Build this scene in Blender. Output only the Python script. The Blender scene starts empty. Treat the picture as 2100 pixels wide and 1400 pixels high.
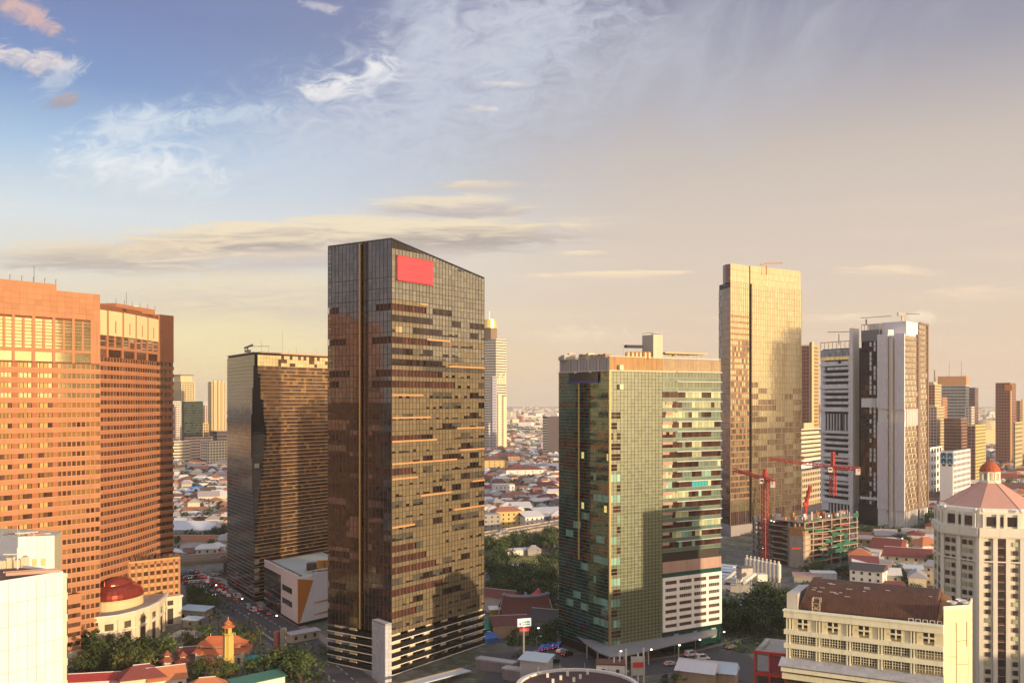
import bpy, math, random
from mathutils import Vector, Matrix
R = random.Random(11)
SC = bpy.context.scene
COL = SC.collection
# ------------------------------------------------------------------ camera
F, CX, HY, CH = 2000.0, 1050.0, 822.0, 90.0      # lens in photo pixels, centre column, horizon row, drone height
cam_d = bpy.data.cameras.new('camera')
cam = bpy.data.objects.new('camera', cam_d); COL.objects.link(cam)
cam.location = (0, 0, CH); cam.rotation_euler = (math.radians(90), 0, 0)
cam_d.sensor_width = 36.0; cam_d.lens = 36.0 * F / 2100.0
cam_d.shift_y = (HY - 700.0) / 2100.0
cam_d.clip_start = 1.0; cam_d.clip_end = 60000.0
SC.camera = cam
# ------------------------------------------------------------------ sun and sky
SUN_AZ = Vector((0.743, -0.669)).normalized()      # low sun, behind the camera to the right
SUN_EL = math.radians(6.0)
sd = Vector((SUN_AZ.x * math.cos(SUN_EL), SUN_AZ.y * math.cos(SUN_EL), math.sin(SUN_EL)))
sun_d = bpy.data.lights.new('sun', 'SUN'); sun_d.energy = 4.3; sun_d.angle = math.radians(0.5)
sun_d.color = (1.0, 0.73, 0.43)
sun = bpy.data.objects.new('sun', sun_d); COL.objects.link(sun)
sun.rotation_euler = sd.to_track_quat('Z', 'Y').to_euler()
SC.view_settings.view_transform = 'Standard'; SC.view_settings.look = 'None'
SC.view_settings.exposure = 0.45; SC.view_settings.gamma = 1.0; SC.view_settings.use_curve_mapping = False
SC.render.engine = 'CYCLES'
cy = SC.cycles
cy.max_bounces = 5; cy.diffuse_bounces = 2; cy.glossy_bounces = 3; cy.transmission_bounces = 2
cy.volume_bounces = 1; cy.transparent_max_bounces = 4; cy.caustics_reflective = False; cy.caustics_refractive = False
cy.use_denoising = True; cy.sample_clamp_indirect = 4.0; cy.use_adaptive_sampling = True; cy.adaptive_threshold = 0.02

world = bpy.data.worlds.new('World'); SC.world = world; world.use_nodes = True
class NT:
    """small helper that writes node chains"""
    def __init__(s, nt): s.t = nt; s.n = nt.nodes; s.l = nt.links
    def new(s, typ, **k):
        n = s.n.new(typ)
        for a, b in k.items(): setattr(n, a, b)
        return n
    def put(s, sock, v):
        if isinstance(v, bpy.types.NodeSocket): s.l.new(v, sock)
        elif isinstance(v, (tuple, list)) and sock.type == 'RGBA' and len(v) == 3: sock.default_value = (*v, 1)
        else: sock.default_value = v
    def m(s, op, a, b=None, c=None, clamp=False):
        n = s.new('ShaderNodeMath', operation=op, use_clamp=clamp)
        s.put(n.inputs[0], a)
        if b is not None: s.put(n.inputs[1], b)
        if c is not None: s.put(n.inputs[2], c)
        return n.outputs[0]
    def smooth(s, x, a, b):
        n = s.new('ShaderNodeMapRange', interpolation_type='SMOOTHSTEP')
        s.put(n.inputs[0], x); n.inputs[1].default_value = a; n.inputs[2].default_value = b
        return n.outputs[0]
    def mix(s, f, a, b, mode='MIX'):
        n = s.new('ShaderNodeMix', data_type='RGBA', blend_type=mode)
        s.put(n.inputs[0], f); s.put(n.inputs[6], a); s.put(n.inputs[7], b)
        return n.outputs[2]
    def ramp(s, x, stops):
        n = s.new('ShaderNodeValToRGB'); s.put(n.inputs[0], x)
        e = n.color_ramp.elements
        while len(e) > 1: e.remove(e[-1])
        e[0].position = stops[0][0]; e[0].color = (*stops[0][1], 1)
        for p, c in stops[1:]:
            q = e.new(p); q.color = (*c, 1)
        return n.outputs[0]
    def xyz(s, x, y, z=0.0):
        n = s.new('ShaderNodeCombineXYZ')
        for i, v in enumerate((x, y, z)): s.put(n.inputs[i], v)
        return n.outputs[0]
    def noise(s, vec, scale, detail=4, rough=0.55, dist=0.0):
        n = s.new('ShaderNodeTexNoise')
        if vec is not None: s.put(n.inputs['Vector'], vec)
        n.inputs['Scale'].default_value = scale; n.inputs['Detail'].default_value = detail
        n.inputs['Roughness'].default_value = rough; n.inputs['Distortion'].default_value = dist
        return n.outputs[0]
W = NT(world.node_tree)
W.n.clear()
tc = W.new('ShaderNodeTexCoord'); sp = W.new('ShaderNodeSeparateXYZ'); W.l.new(tc.outputs['Generated'], sp.inputs[0])
wx, wy, wz = sp.outputs
sky = W.new('ShaderNodeTexSky', sky_type='NISHITA'); sky.sun_disc = False
sky.sun_elevation = SUN_EL; sky.sun_rotation = math.atan2(SUN_AZ.x, SUN_AZ.y); sky.air_density = 1.2; sky.dust_density = 2.0
toward = W.m('ADD', W.m('MULTIPLY', wx, SUN_AZ.x), W.m('MULTIPLY', wy, SUN_AZ.y))
zc = W.m('MAXIMUM', wz, 0.0)
away_sky = W.ramp(zc, [(0, (.76, .58, .31)), (.035, (.75, .59, .32)), (.10, (.65, .585, .47)), (.175, (.58, .63, .66)), (.235, (.34, .47, .64)), (.29, (.175, .27, .485)), (.35, (.145, .20, .395)), (.42, (.15, .185, .38)), (.62, (.42, .46, .57)), (1, (.66, .70, .80))])
near_sky = W.ramp(zc, [(0, (.66, .49, .34)), (.05, (.66, .51, .375)), (.12, (.61, .50, .415)), (.18, (.56, .475, .415)), (.24, (.50, .43, .385)), (.29, (.38, .35, .37)), (.33, (.28, .275, .34)), (.38, (.22, .225, .32)), (.62, (.44, .46, .54)), (1, (.66, .70, .80))])
f_t = W.smooth(toward, -0.90, -0.52)
base = W.mix(f_t, away_sky, near_sky)
dot3 = W.m('MAXIMUM', W.m('ADD', W.m('ADD', W.m('MULTIPLY', wx, sd.x), W.m('MULTIPLY', wy, sd.y)), W.m('MULTIPLY', wz, sd.z)), 0.0)
# clouds: written in direction space over the part of the sky ahead, all cut out of three shared noises
yy = W.m('MAXIMUM', wy, 0.08)
su = W.m('DIVIDE', wx, yy); sv = W.m('DIVIDE', wz, yy)
ahead = W.smooth(wy, 0.1, 0.4)
n_puff = W.noise(W.xyz(W.m('ADD', W.m('MULTIPLY', su, 26.0), W.m('MULTIPLY', sv, 12.0)), W.m('SUBTRACT', W.m('MULTIPLY', sv, 50.0), W.m('MULTIPLY', su, 10.0)), 3.3), 1.0, 10, .66, 1.3)
n_long = W.noise(W.xyz(W.m('MULTIPLY', su, 13.0), W.m('MULTIPLY', sv, 105.0), 7.7), 1.0, 9, .66, .9)
n_cirr = W.noise(W.xyz(W.m('ADD', W.m('MULTIPLY', su, 16.0), W.m('MULTIPLY', sv, 10.0)), W.m('SUBTRACT', W.m('MULTIPLY', sv, 24.0), W.m('MULTIPLY', su, 26.0)), 1.7), .55, 7, .60, .8)
acc = base
def lay(col_lo, col_hi, px, py, rx, ry, slope, N, amt, lo=.72, hi=1.02):
    global acc
    col_lo = tuple(c * .74 for c in col_lo); col_hi = tuple(c * .74 for c in col_hi)
    u0, v0 = (px - CX) / F, (HY - py) / F
    du = W.m('SUBTRACT', su, u0)
    dv = W.m('SUBTRACT', W.m('SUBTRACT', sv, v0), W.m('MULTIPLY', du, slope))
    a = W.m('DIVIDE', du, rx / F); b = W.m('DIVIDE', dv, ry / F)
    g = W.m('POWER', 2.718, W.m('MULTIPLY', W.m('ADD', W.m('MULTIPLY', a, a), W.m('MULTIPLY', b, b)), -0.8))
    d = W.m('MULTIPLY', W.smooth(W.m('ADD', W.m('MULTIPLY', N, .95), W.m('MULTIPLY', g, .55)), lo, hi), W.smooth(g, .04, .42))
    c = W.mix(W.smooth(W.m('ADD', b, W.m('MULTIPLY', W.m('SUBTRACT', N, .5), 3.0)), -0.7, 0.8), col_lo, col_hi)
    acc = W.mix(W.m('MULTIPLY', W.m('MULTIPLY', d, amt), ahead), acc, c)
LILAC = (.50, .42, .40)
# wisps and puffs in the blue part
lay((.70, .76, .86), (.76, .80, .88), 620, 330, 420, 170, .25, n_puff, .5, .55, 1.12)
lay((.62, .66, .78), (.70, .72, .82), 1000, 130, 330, 190, .35, n_puff, .7, .55, 1.08)
lay((.56, .58, .66), (.64, .64, .70), 1450, 170, 420, 150, .4, n_cirr, .4, .4, 1.2)
lay((.80, .86, .90), (.98, 1.0, 1.02), 270, 350, 200, 60, -.10, n_puff, .85, .62, 1.05)
lay((.74, .82, .92), (.78, .86, .95), 285, 262, 130, 52, .12, n_puff, .85, .64, 1.05)
lay((.66, .76, .90), (.72, .82, .94), 470, 238, 130, 20, .08, n_puff, .55, .66, 1.1)
lay((.62, .68, .80), (.70, .76, .86), 880, 85, 90, 190, .0, n_cirr, .6, .60, 1.1)
lay((.60, .66, .78), (.66, .70, .80), 1060, 90, 170, 120, .4, n_puff, .62, .60, 1.15)
lay((.50, .54, .66), (.58, .60, .70), 1330, 160, 330, 110, .4, n_cirr, .45, .55, 1.2)
lay((.70, .72, .80), (1.0, .97, .97), 672, 188, 62, 30, .1, n_puff, .92)
lay((.66, .70, .80), (1.0, .97, .97), 768, 160, 66, 54, .2, n_puff, .9)
lay((.60, .58, .66), (1.0, .86, .80), 62, 125, 115, 36, -.12, n_puff, .95)
lay((.62, .68, .80), (.70, .74, .84), 120, 165, 60, 40, .6, n_puff, .6)
lay((.42, .37, .42), (.50, .43, .46), 128, 208, 48, 20, .2, n_puff, .9)
lay((.70, .48, .48), (.86, .56, .48), 50, 26, 95, 34, -.5, n_puff, .85)
lay((.70, .68, .72), (.95, .84, .80), 1035, 174, 70, 9, -.05, n_puff, .7)
lay((.72, .70, .72), (.94, .86, .82), 978, 224, 44, 9, 0, n_puff, .65)
lay((.70, .68, .74), (.90, .80, .78), 660, 15, 60, 14, -.2, n_puff, .6)
# the long low cloud bank and the small ones round it
lay(LILAC, (1.0, .84, .60), 690, 488, 420, 36, .03, n_long, .97, .54, .78)
lay((.56, .48, .46), (.95, .78, .56), 250, 526, 260, 34, .0, n_long, .92, .58, .88)
lay((.64, .56, .55), (.92, .78, .62), 620, 530, 320, 30, .05, n_long, .8, .58, .95)
lay((.58, .51, .52), (.96, .82, .62), 930, 424, 150, 22, .0, n_long, .92, .58, .86)
lay((.72, .63, .58), (1.0, .82, .58), 990, 380, 110, 11, .0, n_long, .8, .6, .9)
lay((.95, .78, .58), (1.05, .88, .60), 1190, 519, 70, 7, .0, n_long, .85)
lay((.98, .76, .55), (1.1, .90, .62), 1270, 562, 200, 8, .02, n_long, .9, .66, .95)
lay((.86, .68, .54), (1.06, .84, .60), 1840, 558, 120, 14, -.02, n_long, .9, .66, .98)
lay((.88, .68, .54), (1.05, .82, .60), 1980, 602, 170, 22, .0, n_long, .75)
lay((.90, .70, .56), (1.08, .88, .64), 1180, 690, 160, 28, .0, n_puff, .7)
lay((.90, .70, .56), (1.05, .86, .62), 1680, 655, 300, 16, .0, n_long, .75)
lay((.88, .74, .58), (1.1, .92, .68), 1890, 655, 38, 20, .0, n_puff, .8)
lay((.76, .65, .54), (.92, .80, .60), 520, 615, 360, 60, .0, n_long, .85, .54, .98)
lay((1.05, .92, .50), (1.1, .96, .52), 430, 690, 260, 60, .0, n_long, .6, .5, 1.1)
# streaky thin stratus everywhere low down (continues all round)
st = W.noise(W.xyz(W.m('MULTIPLY', wx, 3.0), W.m('MULTIPLY', wy, 3.0), W.m('MULTIPLY', wz, 34.0)), 1.6, 5, 0.6, 0.4)
stm = W.m('MULTIPLY', W.smooth(st, .50, .74), W.m('MULTIPLY', W.smooth(wz, .0, .04), W.m('SUBTRACT', 1.0, W.smooth(wz, .12, .22))))
acc = W.mix(W.m('MULTIPLY', stm, .5), acc, (.70, .57, .44))
glow = W.m('POWER', dot3, 10.0)
wide = W.m('MULTIPLY', W.m('POWER', dot3, 2.6), W.m('SUBTRACT', 1.0, W.smooth(wz, .05, .6)))
acc = W.mix(1.0, acc, W.mix(glow, (0, 0, 0), (1.6, .95, .36)), 'ADD')
acc = W.mix(1.0, acc, W.mix(wide, (0, 0, 0), (1.05, .70, .27)), 'ADD')
scaled = W.mix(1.0, acc, (9.4, 9.4, 9.4), 'MULTIPLY')
both = W.mix(0.92, sky.outputs[0], scaled)
bg = W.new('ShaderNodeBackground'); W.l.new(both, bg.inputs[0]); bg.inputs[1].default_value = 0.1
wo = W.new('ShaderNodeOutputWorld'); W.l.new(bg.outputs[0], wo.inputs[0])
for nn in W.n:
    if nn.type == 'MIX': nn.clamp_result = False; nn.clamp_factor = True

# ------------------------------------------------------------------ placing
def P(px, py, d): return Vector(((px - CX) / F * d, d, CH - (py - HY) / F * d))
def G(px, py):
    d = CH * F / (py - HY); return Vector(((px - CX) / F * d, d, 0))
def XY(px, d): return Vector(((px - CX) / F * d, d))
def Zat(py, d): return CH - (py - HY) / F * d
def proj(v): return (CX + v[0] / v[1] * F, HY + (CH - v[2]) / v[1] * F)
def hit(p, u, px):
    """distance along direction u from p (2D) at which the image column px is reached"""
    k = (px - CX) / F
    return (k * p.y - p.x) / (u.x - k * u.y)

# ------------------------------------------------------------------ materials
MATS = {}
def mat(name, col, rough=.8, metal=0.0, var=.12, scale=.25, streak=0.0, spec=.4, emit=None, piece=0.0, col2=None, bump=0.0, ior=1.5):
    """principled surface; var = patchy dirt, streak = vertical weathering, piece = change from pane to pane"""
    if name in MATS: return MATS[name]
    m = bpy.data.materials.new(name); m.use_nodes = True
    T = NT(m.node_tree); b = T.n['Principled BSDF']
    geo = T.new('ShaderNodeNewGeometry')
    c = (*col, 1)
    out = None
    if piece > 0:
        oi = T.new('ShaderNodeObjectInfo')
        r = T.m('FRACT', T.m('ADD', T.m('MULTIPLY', oi.outputs['Random'], 7.31), T.m('MULTIPLY', geo.outputs['Random Per Island'], 3.77)))
        lo = tuple(v * (1 - piece) for v in col); hi = col2 or tuple(min(1, v * (1 + piece)) for v in col)
        out = T.mix(r, lo, hi)
        rr = T.m('ADD', T.m('MULTIPLY', r, .06), rough)
        T.put(b.inputs['Roughness'], rr)
    else:
        b.inputs['Roughness'].default_value = rough
    if var > 0:
        n = T.noise(geo.outputs['Position'], scale, 5, .6)
        f = T.m('ADD', T.m('MULTIPLY', n, 2 * var), 1 - var)
        out = T.mix(1.0, out if out is not None else col, T.xyz(f, f, f), 'MULTIPLY')
    if streak > 0:
        mp = T.new('ShaderNodeMapping'); T.l.new(geo.outputs['Position'], mp.inputs[0]); mp.inputs['Scale'].default_value = (.9, .9, .05)
        n = T.noise(mp.outputs[0], 1.0, 6, .65)
        f = T.m('SUBTRACT', 1.0, T.m('MULTIPLY', T.smooth(n, .48, .75), streak))
        out = T.mix(1.0, out if out is not None else col, T.xyz(f, f, f), 'MULTIPLY')
    if out is None: b.inputs['Base Color'].default_value = c
    else: T.put(b.inputs['Base Color'], out)
    b.inputs['Metallic'].default_value = metal
    b.inputs['Specular IOR Level'].default_value = spec
    b.inputs['IOR'].default_value = ior
    if bump > 0:
        bp = T.new('ShaderNodeBump'); bp.inputs['Strength'].default_value = bump; bp.inputs['Distance'].default_value = .3
        T.l.new(T.noise(geo.outputs['Position'], .35, 2, .5), bp.inputs['Height']); T.l.new(bp.outputs[0], b.inputs['Normal'])
    if emit:
        b.inputs['Emission Color'].default_value = (*emit[:3], 1); b.inputs['Emission Strength'].default_value = emit[3]
    for nn in T.n:
        if nn.type == 'MIX': nn.clamp_result = False
    MATS[name] = m
    return m
def glass(name, col, metal=.75, rough=.04, piece=.25, spec=.8, bump=.012):
    return mat(name, col, rough, metal, var=.06, scale=.08, spec=spec, piece=piece, bump=bump)

# ------------------------------------------------------------------ mesh building
class MB:
    def __init__(s): s.v = []; s.f = []; s.m = []
    def poly(s, pts, m=0):
        k = len(s.v); s.v += [tuple(p) for p in pts]; s.f.append(tuple(range(k, k + len(pts)))); s.m.append(m); return s
    def hexa(s, b, t, m=0):
        """eight corners: four of the bottom (counter-clockwise from above), four of the top"""
        k = len(s.v); s.v += [tuple(p) for p in b] + [tuple(p) for p in t]
        for q in ((3, 2, 1, 0), (4, 5, 6, 7), (0, 1, 5, 4), (1, 2, 6, 5), (2, 3, 7, 6), (3, 0, 4, 7)):
            s.f.append(tuple(k + i for i in q)); s.m.append(m)
        return s
    def box(s, c, size, rot=0.0, m=0):
        """c = centre of the bottom face"""
        ca, sa = math.cos(rot), math.sin(rot); hx, hy = size[0] / 2, size[1] / 2
        q = [(c[0] + x * ca - y * sa, c[1] + x * sa + y * ca) for x, y in ((-hx, -hy), (hx, -hy), (hx, hy), (-hx, hy))]
        return s.hexa([(x, y, c[2]) for x, y in q], [(x, y, c[2] + size[2]) for x, y in q], m)
    def ubox(s, p, u, l, z0, z1, out=.1, back=.1, m=0):
        """bar that runs l metres from p (2D) along u, standing out of the wall by out and into it by back"""
        n = Vector((u.y, -u.x)); a = p + n * out; b = a + u * l; c = b - n * (out + back); d = a - n * (out + back)
        return s.hexa([(q.x, q.y, z0) for q in (a, b, c, d)], [(q.x, q.y, z1) for q in (a, b, c, d)], m)
    def prism(s, pts, z0, z1, m=0, mt=None, zt=None):
        """pts counter-clockwise seen from above; zt = own top height per corner"""
        n = len(pts); k = len(s.v)
        s.v += [(p[0], p[1], z0) for p in pts] + [(p[0], p[1], (zt[i] if zt else z1)) for i, p in enumerate(pts)]
        for i in range(n):
            j = (i + 1) % n; s.f.append((k + i, k + j, k + n + j, k + n + i)); s.m.append(m)
        s.f.append(tuple(k + n + i for i in range(n))); s.m.append(m if mt is None else mt)
        s.f.append(tuple(k + n - 1 - i for i in range(n))); s.m.append(m)
        return s
    def tube(s, a, b, r, n=6, m=0, r2=None):
        a, b = Vector(a), Vector(b); w = (b - a).normalized(); x = w.orthogonal().normalized(); y = w.cross(x)
        r2 = r if r2 is None else r2; k = len(s.v)
        for q, rr in ((a, r), (b, r2)):
            for i in range(n):
                t = 2 * math.pi * i / n; s.v.append(tuple(q + (x * math.cos(t) + y * math.sin(t)) * rr))
        for i in range(n):
            j = (i + 1) % n; s.f.append((k + i, k + j, k + n + j, k + n + i)); s.m.append(m)
        s.f.append(tuple(k + n - 1 - i for i in range(n))); s.m.append(m); s.f.append(tuple(k + n + i for i in range(n))); s.m.append(m)
        return s
    def rings(s, rr, m=0, cap=True):
        """loft through equally long rings of points"""
        n = len(rr[0]); k = len(s.v)
        for r in rr: s.v += [tuple(p) for p in r]
        for a in range(len(rr) - 1):
            for i in range(n):
                j = (i + 1) % n
                s.f.append((k + a * n + i, k + a * n + j, k + (a + 1) * n + j, k + (a + 1) * n + i)); s.m.append(m)
        if cap:
            s.f.append(tuple(k + n - 1 - i for i in range(n))); s.m.append(m)
            e = k + (len(rr) - 1) * n; s.f.append(tuple(e + i for i in range(n))); s.m.append(m)
        return s
    def lathe(s, c, prof, n=12, m=0, rot=0.0, sx=1.0, sy=1.0, yaw=0.0):
        ca, sa = math.cos(yaw), math.sin(yaw); rr = []
        for r, z in prof:
            q = []
            for i in range(n):
                t = rot + 2 * math.pi * i / n; x, y = math.cos(t) * r * sx, math.sin(t) * r * sy
                q.append((c[0] + x * ca - y * sa, c[1] + x * sa + y * ca, c[2] + z))
            rr.append(q)
        return s.rings(rr, m)
    def mesh(s, name, mats, off=(0, 0, 0)):
        me = bpy.data.meshes.new(name)
        me.from_pydata([(v[0] - off[0], v[1] - off[1], v[2] - off[2]) for v in s.v], [], s.f)
        for q in mats: me.materials.append(q)
        if len(mats) > 1: me.polygons.foreach_set('material_index', [min(i, len(mats) - 1) for i in s.m])
        me.update()
        return me
def link(name, me, parent=None, **props):
    o = bpy.data.objects.new(name, me); COL.objects.link(o)
    if parent is not None: o.parent = parent
    for k, v in props.items():
        if v: o[k] = v
    return o
def structure(name, mb, mats, kind='structure'):
    return link(name, mb.mesh(name, mats), kind=kind)
USED = set()
PIECE_MESH = {}
def lst(m): return m if isinstance(m, (list, tuple)) else [m]
class Thing:
    def __init__(s, name, label, cat, base, group=None):
        s.base = Vector((base[0], base[1], base[2] if len(base) > 2 else 0.0)); s.q = {}
        s.e = link(name, None, label=label, category=cat, group=group); s.e.location = s.base
        s.e.empty_display_size = 1.0
        USED.add(label)
    def part(s, name, mb, mats, parent=None, label=None, kind=None):
        return link(name, mb.mesh(name, lst(mats), s.base), parent or s.e, label=label, kind=kind)
    def piece(s, name, p, u, z, w, h, t, m, off=0.0, tilt=.0025):
        """one pane or panel: p = 2D centre on the wall line, z = its centre height, off = how far the centre stands out of the line"""
        n = Vector((u.y, -u.x)); c = Vector((p.x + n.x * off, p.y + n.y * off, z))
        s.q.setdefault(name, []).append((c, u, w, h, t, m, tilt, n))
    def done(s, least=8.0, cap=300):
        for name, lp in s.q.items():
            big = []
            for i, (c, u, w, h, t, m, tilt, n) in enumerate(lp):
                if c.y < 20: continue
                x, y = proj(c)
                if not (-15 < x < 2115 and -15 < y < 1410): continue
                if n.x * -c.x + n.y * -c.y <= 0: continue
                a = proj((c.x - u.x * w / 2, c.y - u.y * w / 2, c.z)); b = proj((c.x + u.x * w / 2, c.y + u.y * w / 2, c.z))
                ww = abs(a[0] - b[0]); hh = h * F / c.y
                if math.sqrt(max(ww, .01) * hh) >= least or (max(ww, hh) > 24 and min(ww, hh) > 1.2): big.append((ww * hh, i))
            big = {i for _, i in sorted(big, reverse=True)[:cap]}
            rest = MB(); rm = []
            for i, (c, u, w, h, t, m, tilt, n) in enumerate(lp):
                ang = math.atan2(u.y, u.x)
                rot = Matrix.Rotation(ang + R.gauss(0, tilt), 4, 'Z') @ Matrix.Rotation(R.gauss(0, tilt), 4, 'X')
                if i in big:
                    key = (name, round(w, 2), round(h, 2), round(t, 2), m.name)
                    me = PIECE_MESH.get(key)
                    if me is None:
                        me = PIECE_MESH[key] = MB().box((0, 0, -h / 2), (w, t, h)).mesh(name, [m])
                    o = link(name, me, s.e); o.matrix_local = Matrix.Translation(c - s.base) @ rot
                else:
                    if m not in rm: rm.append(m)
                    k = rm.index(m); mt = Matrix.Translation(c) @ rot
                    q = [mt @ Vector((x, y, z)) for z in (-h / 2, h / 2) for x, y in ((-w / 2, -t / 2), (w / 2, -t / 2), (w / 2, t / 2), (-w / 2, t / 2))]
                    rest.hexa(q[:4], q[4:], k)
            if rest.f: s.part(name, rest, rm, kind='stuff')
        s.q = {}
def one(name, label, cat, mb, mats, group=None, base=None):
    """a thing that is a single mesh"""
    USED.add(label)
    if base is None: base = (0, 0, 0)
    o = link(name, mb.mesh(name, lst(mats), base), label=label, category=cat, group=group); o.location = base
    return o
def along(p, u, t): return p + u * t
def wall_dir(a, b):
    d = b - a; return d.normalized(), d.length
# ------------------------------------------------------------------ shared materials
M_dark = mat('dark_core', (.035, .028, .026), .6, var=.1)
M_black = mat('black_glass', (.03, .026, .026), .12, .3, var=.1, spec=.7)
M_white = mat('white_paint', (.72, .69, .64), .7, var=.08, scale=.4, streak=.15)
M_cream = mat('cream_paint', (.70, .60, .44), .75, var=.08, scale=.3, streak=.14)
M_conc = mat('concrete', (.34, .31, .28), .85, var=.2, scale=.3, streak=.25)
M_grey = mat('grey_panel', (.40, .38, .40), .6, var=.08, scale=.3, streak=.08)
M_roofgrey = mat('roof_felt', (.16, .14, .13), .9, var=.25, scale=.3)
M_metal = mat('grey_metal', (.33, .32, .31), .4, .7, var=.1)
M_red = mat('red_paint', (.60, .05, .035), .6, var=.1, scale=.5)
M_win = glass('window_glass', (.075, .062, .060), .25, .08, .4, .7, 0)
M_dirtyw = mat('old_white', (.52, .49, .45), .85, var=.2, scale=.5, streak=.3)
M_asph = mat('asphalt', (.075, .070, .076), .9, var=.25, scale=.25)
M_tile = [mat('tile_' + k, c, .85, var=.22, scale=.8, streak=0) for k, c in (('rust', (.34, .14, .08)), ('brown', (.16, .075, .055)), ('grey', (.34, .31, .31)), ('pale', (.62, .59, .58)), ('maroon', (.20, .055, .05)), ('orange', (.48, .18, .085)), ('charcoal', (.085, .075, .08)))]
ROOFW = ['rust-red', 'brown', 'grey', 'pale', 'maroon', 'orange', 'charcoal']
M_wall = [mat('plaster_' + k, c, .85, var=.12, scale=.6, streak=.2) for k, c in (('cream', (.72, .63, .48)), ('white', (.76, .73, .70)), ('pink', (.50, .33, .28)), ('grey', (.36, .34, .33)), ('tan', (.42, .30, .20)), ('yellow', (.62, .46, .20)))]
WALLW = ['cream', 'white', 'pink', 'grey', 'tan', 'yellow']

# ------------------------------------------------------------------ ground, roads, water of the city floor
gm = MB().poly([(-9000, -2500, 0), (9000, -2500, 0), (9000, 15000, 0), (-9000, 15000, 0)])
m = bpy.data.materials.new('city_ground'); m.use_nodes = True
T = NT(m.node_tree); bs = T.n['Principled BSDF']; geo = T.new('ShaderNodeNewGeometry')
n1 = T.noise(geo.outputs['Position'], .02, 6, .65); n2 = T.noise(geo.outputs['Position'], .22, 5, .6)
c = T.mix(T.smooth(n1, .42, .58), (.13, .115, .108), (.065, .075, .042))
c = T.mix(T.smooth(n2, .45, .7), c, (.21, .185, .165))
T.put(bs.inputs['Base Color'], c); bs.inputs['Roughness'].default_value = .95
structure('ground', gm, [m])

def strip(name, pts, wd, z, m, kind='structure'):
    """a road or path of width wd along ground points"""
    mb = MB(); k = len(pts)
    for i in range(k - 1):
        a, b = pts[i], pts[i + 1]
        u = (b - a).normalized(); nrm = Vector((u.y, -u.x, 0)) * wd / 2
        if i == 0: l0, r0 = a - nrm, a + nrm
        if i < k - 2:
            u2 = (pts[i + 2] - b).normalized(); nn = Vector((u.y + u2.y, -u.x - u2.x, 0)).normalized() * wd / 2
        else: nn = nrm
        l1, r1 = b - nn, b + nn
        mb.poly([(r0.x, r0.y, z), (r1.x, r1.y, z), (l1.x, l1.y, z), (l0.x, l0.y, z)]); l0, r0 = l1, r1
    return structure(name, mb, [m], kind)
M_paint = mat('road_paint', (.70, .68, .64), .7, var=.2)
M_pave = mat('pavement', (.28, .22, .20), .85, var=.2, scale=.5)
M_plaza = mat('plaza_stone', (.42, .35, .35), .7, var=.15, scale=.3)
road_w = [G(380, 1172), G(440, 1215), G(520, 1262), G(600, 1312), G(680, 1372), G(740, 1425)]
strip('road', road_w, 17, .05, M_asph)
strip('pavement', [p + Vector((10.6, 3, 0)) for p in road_w], 3.6, .12, M_pave)
for off in (-2.6, 3.0):
    for i in range(len(road_w) - 1):
        pass
lanes = MB()
for off in (-3.0, 3.0):
    for i in range(len(road_w) - 1):
        a, b = road_w[i], road_w[i + 1]; L = (b - a).length; u = (b - a).normalized(); nrm = Vector((u.y, -u.x, 0))
        s = 0.0
        while s < L - 3:
            p = a + u * s + nrm * off
            q = p + u * 2.6
            lanes.poly([(p.x + nrm.x * .12, p.y + nrm.y * .12, .07), (q.x + nrm.x * .12, q.y + nrm.y * .12, .07), (q.x - nrm.x * .12, q.y - nrm.y * .12, .07), (p.x - nrm.x * .12, p.y - nrm.y * .12, .07)]); s += 6
structure('lane_markings', lanes, [M_paint])
road_s = [G(960, 1375), G(1040, 1395), G(1130, 1440)]
road_e = [G(1060, 1362), G(1160, 1340), G(1260, 1372), G(1390, 1358), G(1530, 1318), G(1600, 1262)]
strip('road.001', [G(1000, 1352), G(1105, 1342), G(1168, 1350), G(1235, 1385), G(1390, 1362), G(1545, 1322), G(1640, 1300)], 15, .05, M_asph)
strip('road.002', [G(1500, 1340), G(1550, 1395), G(1600, 1480)], 11, .09, M_asph)
strip('road.003', [G(1190, 1325), G(1110, 1325), G(1060, 1345), G(1010, 1400)], 9, .13, M_asph)
strip('kerb_strip', [G(1235, 1366), G(1390, 1344), G(1545, 1304)], 2.2, .16, M_pave)
strip('yard', [G(1490, 1195), G(1545, 1215), G(1600, 1232)], 26, .04, mat('pale_dust', (.36, .33, .32), .9, var=.2))
strip('yard.001', [G(1690, 1205), G(1840, 1225)], 26, .06, mat('rubble_ground', (.36, .33, .28), .9, var=.4, scale=.4))
strip('plaza', [G(355, 1298), G(430, 1300)], 12, .06, M_plaza)
dash = MB()
def zebra(a, b, k, l, w):
    a, b = G(*a), G(*b); u = (b - a).normalized(); nrm = Vector((u.y, -u.x, 0))
    for i in range(k):
        p = a + (b - a) * ((i + .25) / k); q = p + u * ((b - a).length / k * .5)
        dash.poly([(x.x, x.y, .19) for x in (p + nrm * l, q + nrm * l, q - nrm * l, p - nrm * l)])
zebra((1072, 1345), (1105, 1334), 9, 1.2, 0); zebra((1008, 1370), (1024, 1374), 6, 1.2, 0); zebra((530, 1292), (568, 1318), 16, .5, 0); zebra((598, 1342), (622, 1354), 8, 1.3, 0)
structure('crossing_stripes', dash, [M_paint])
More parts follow.
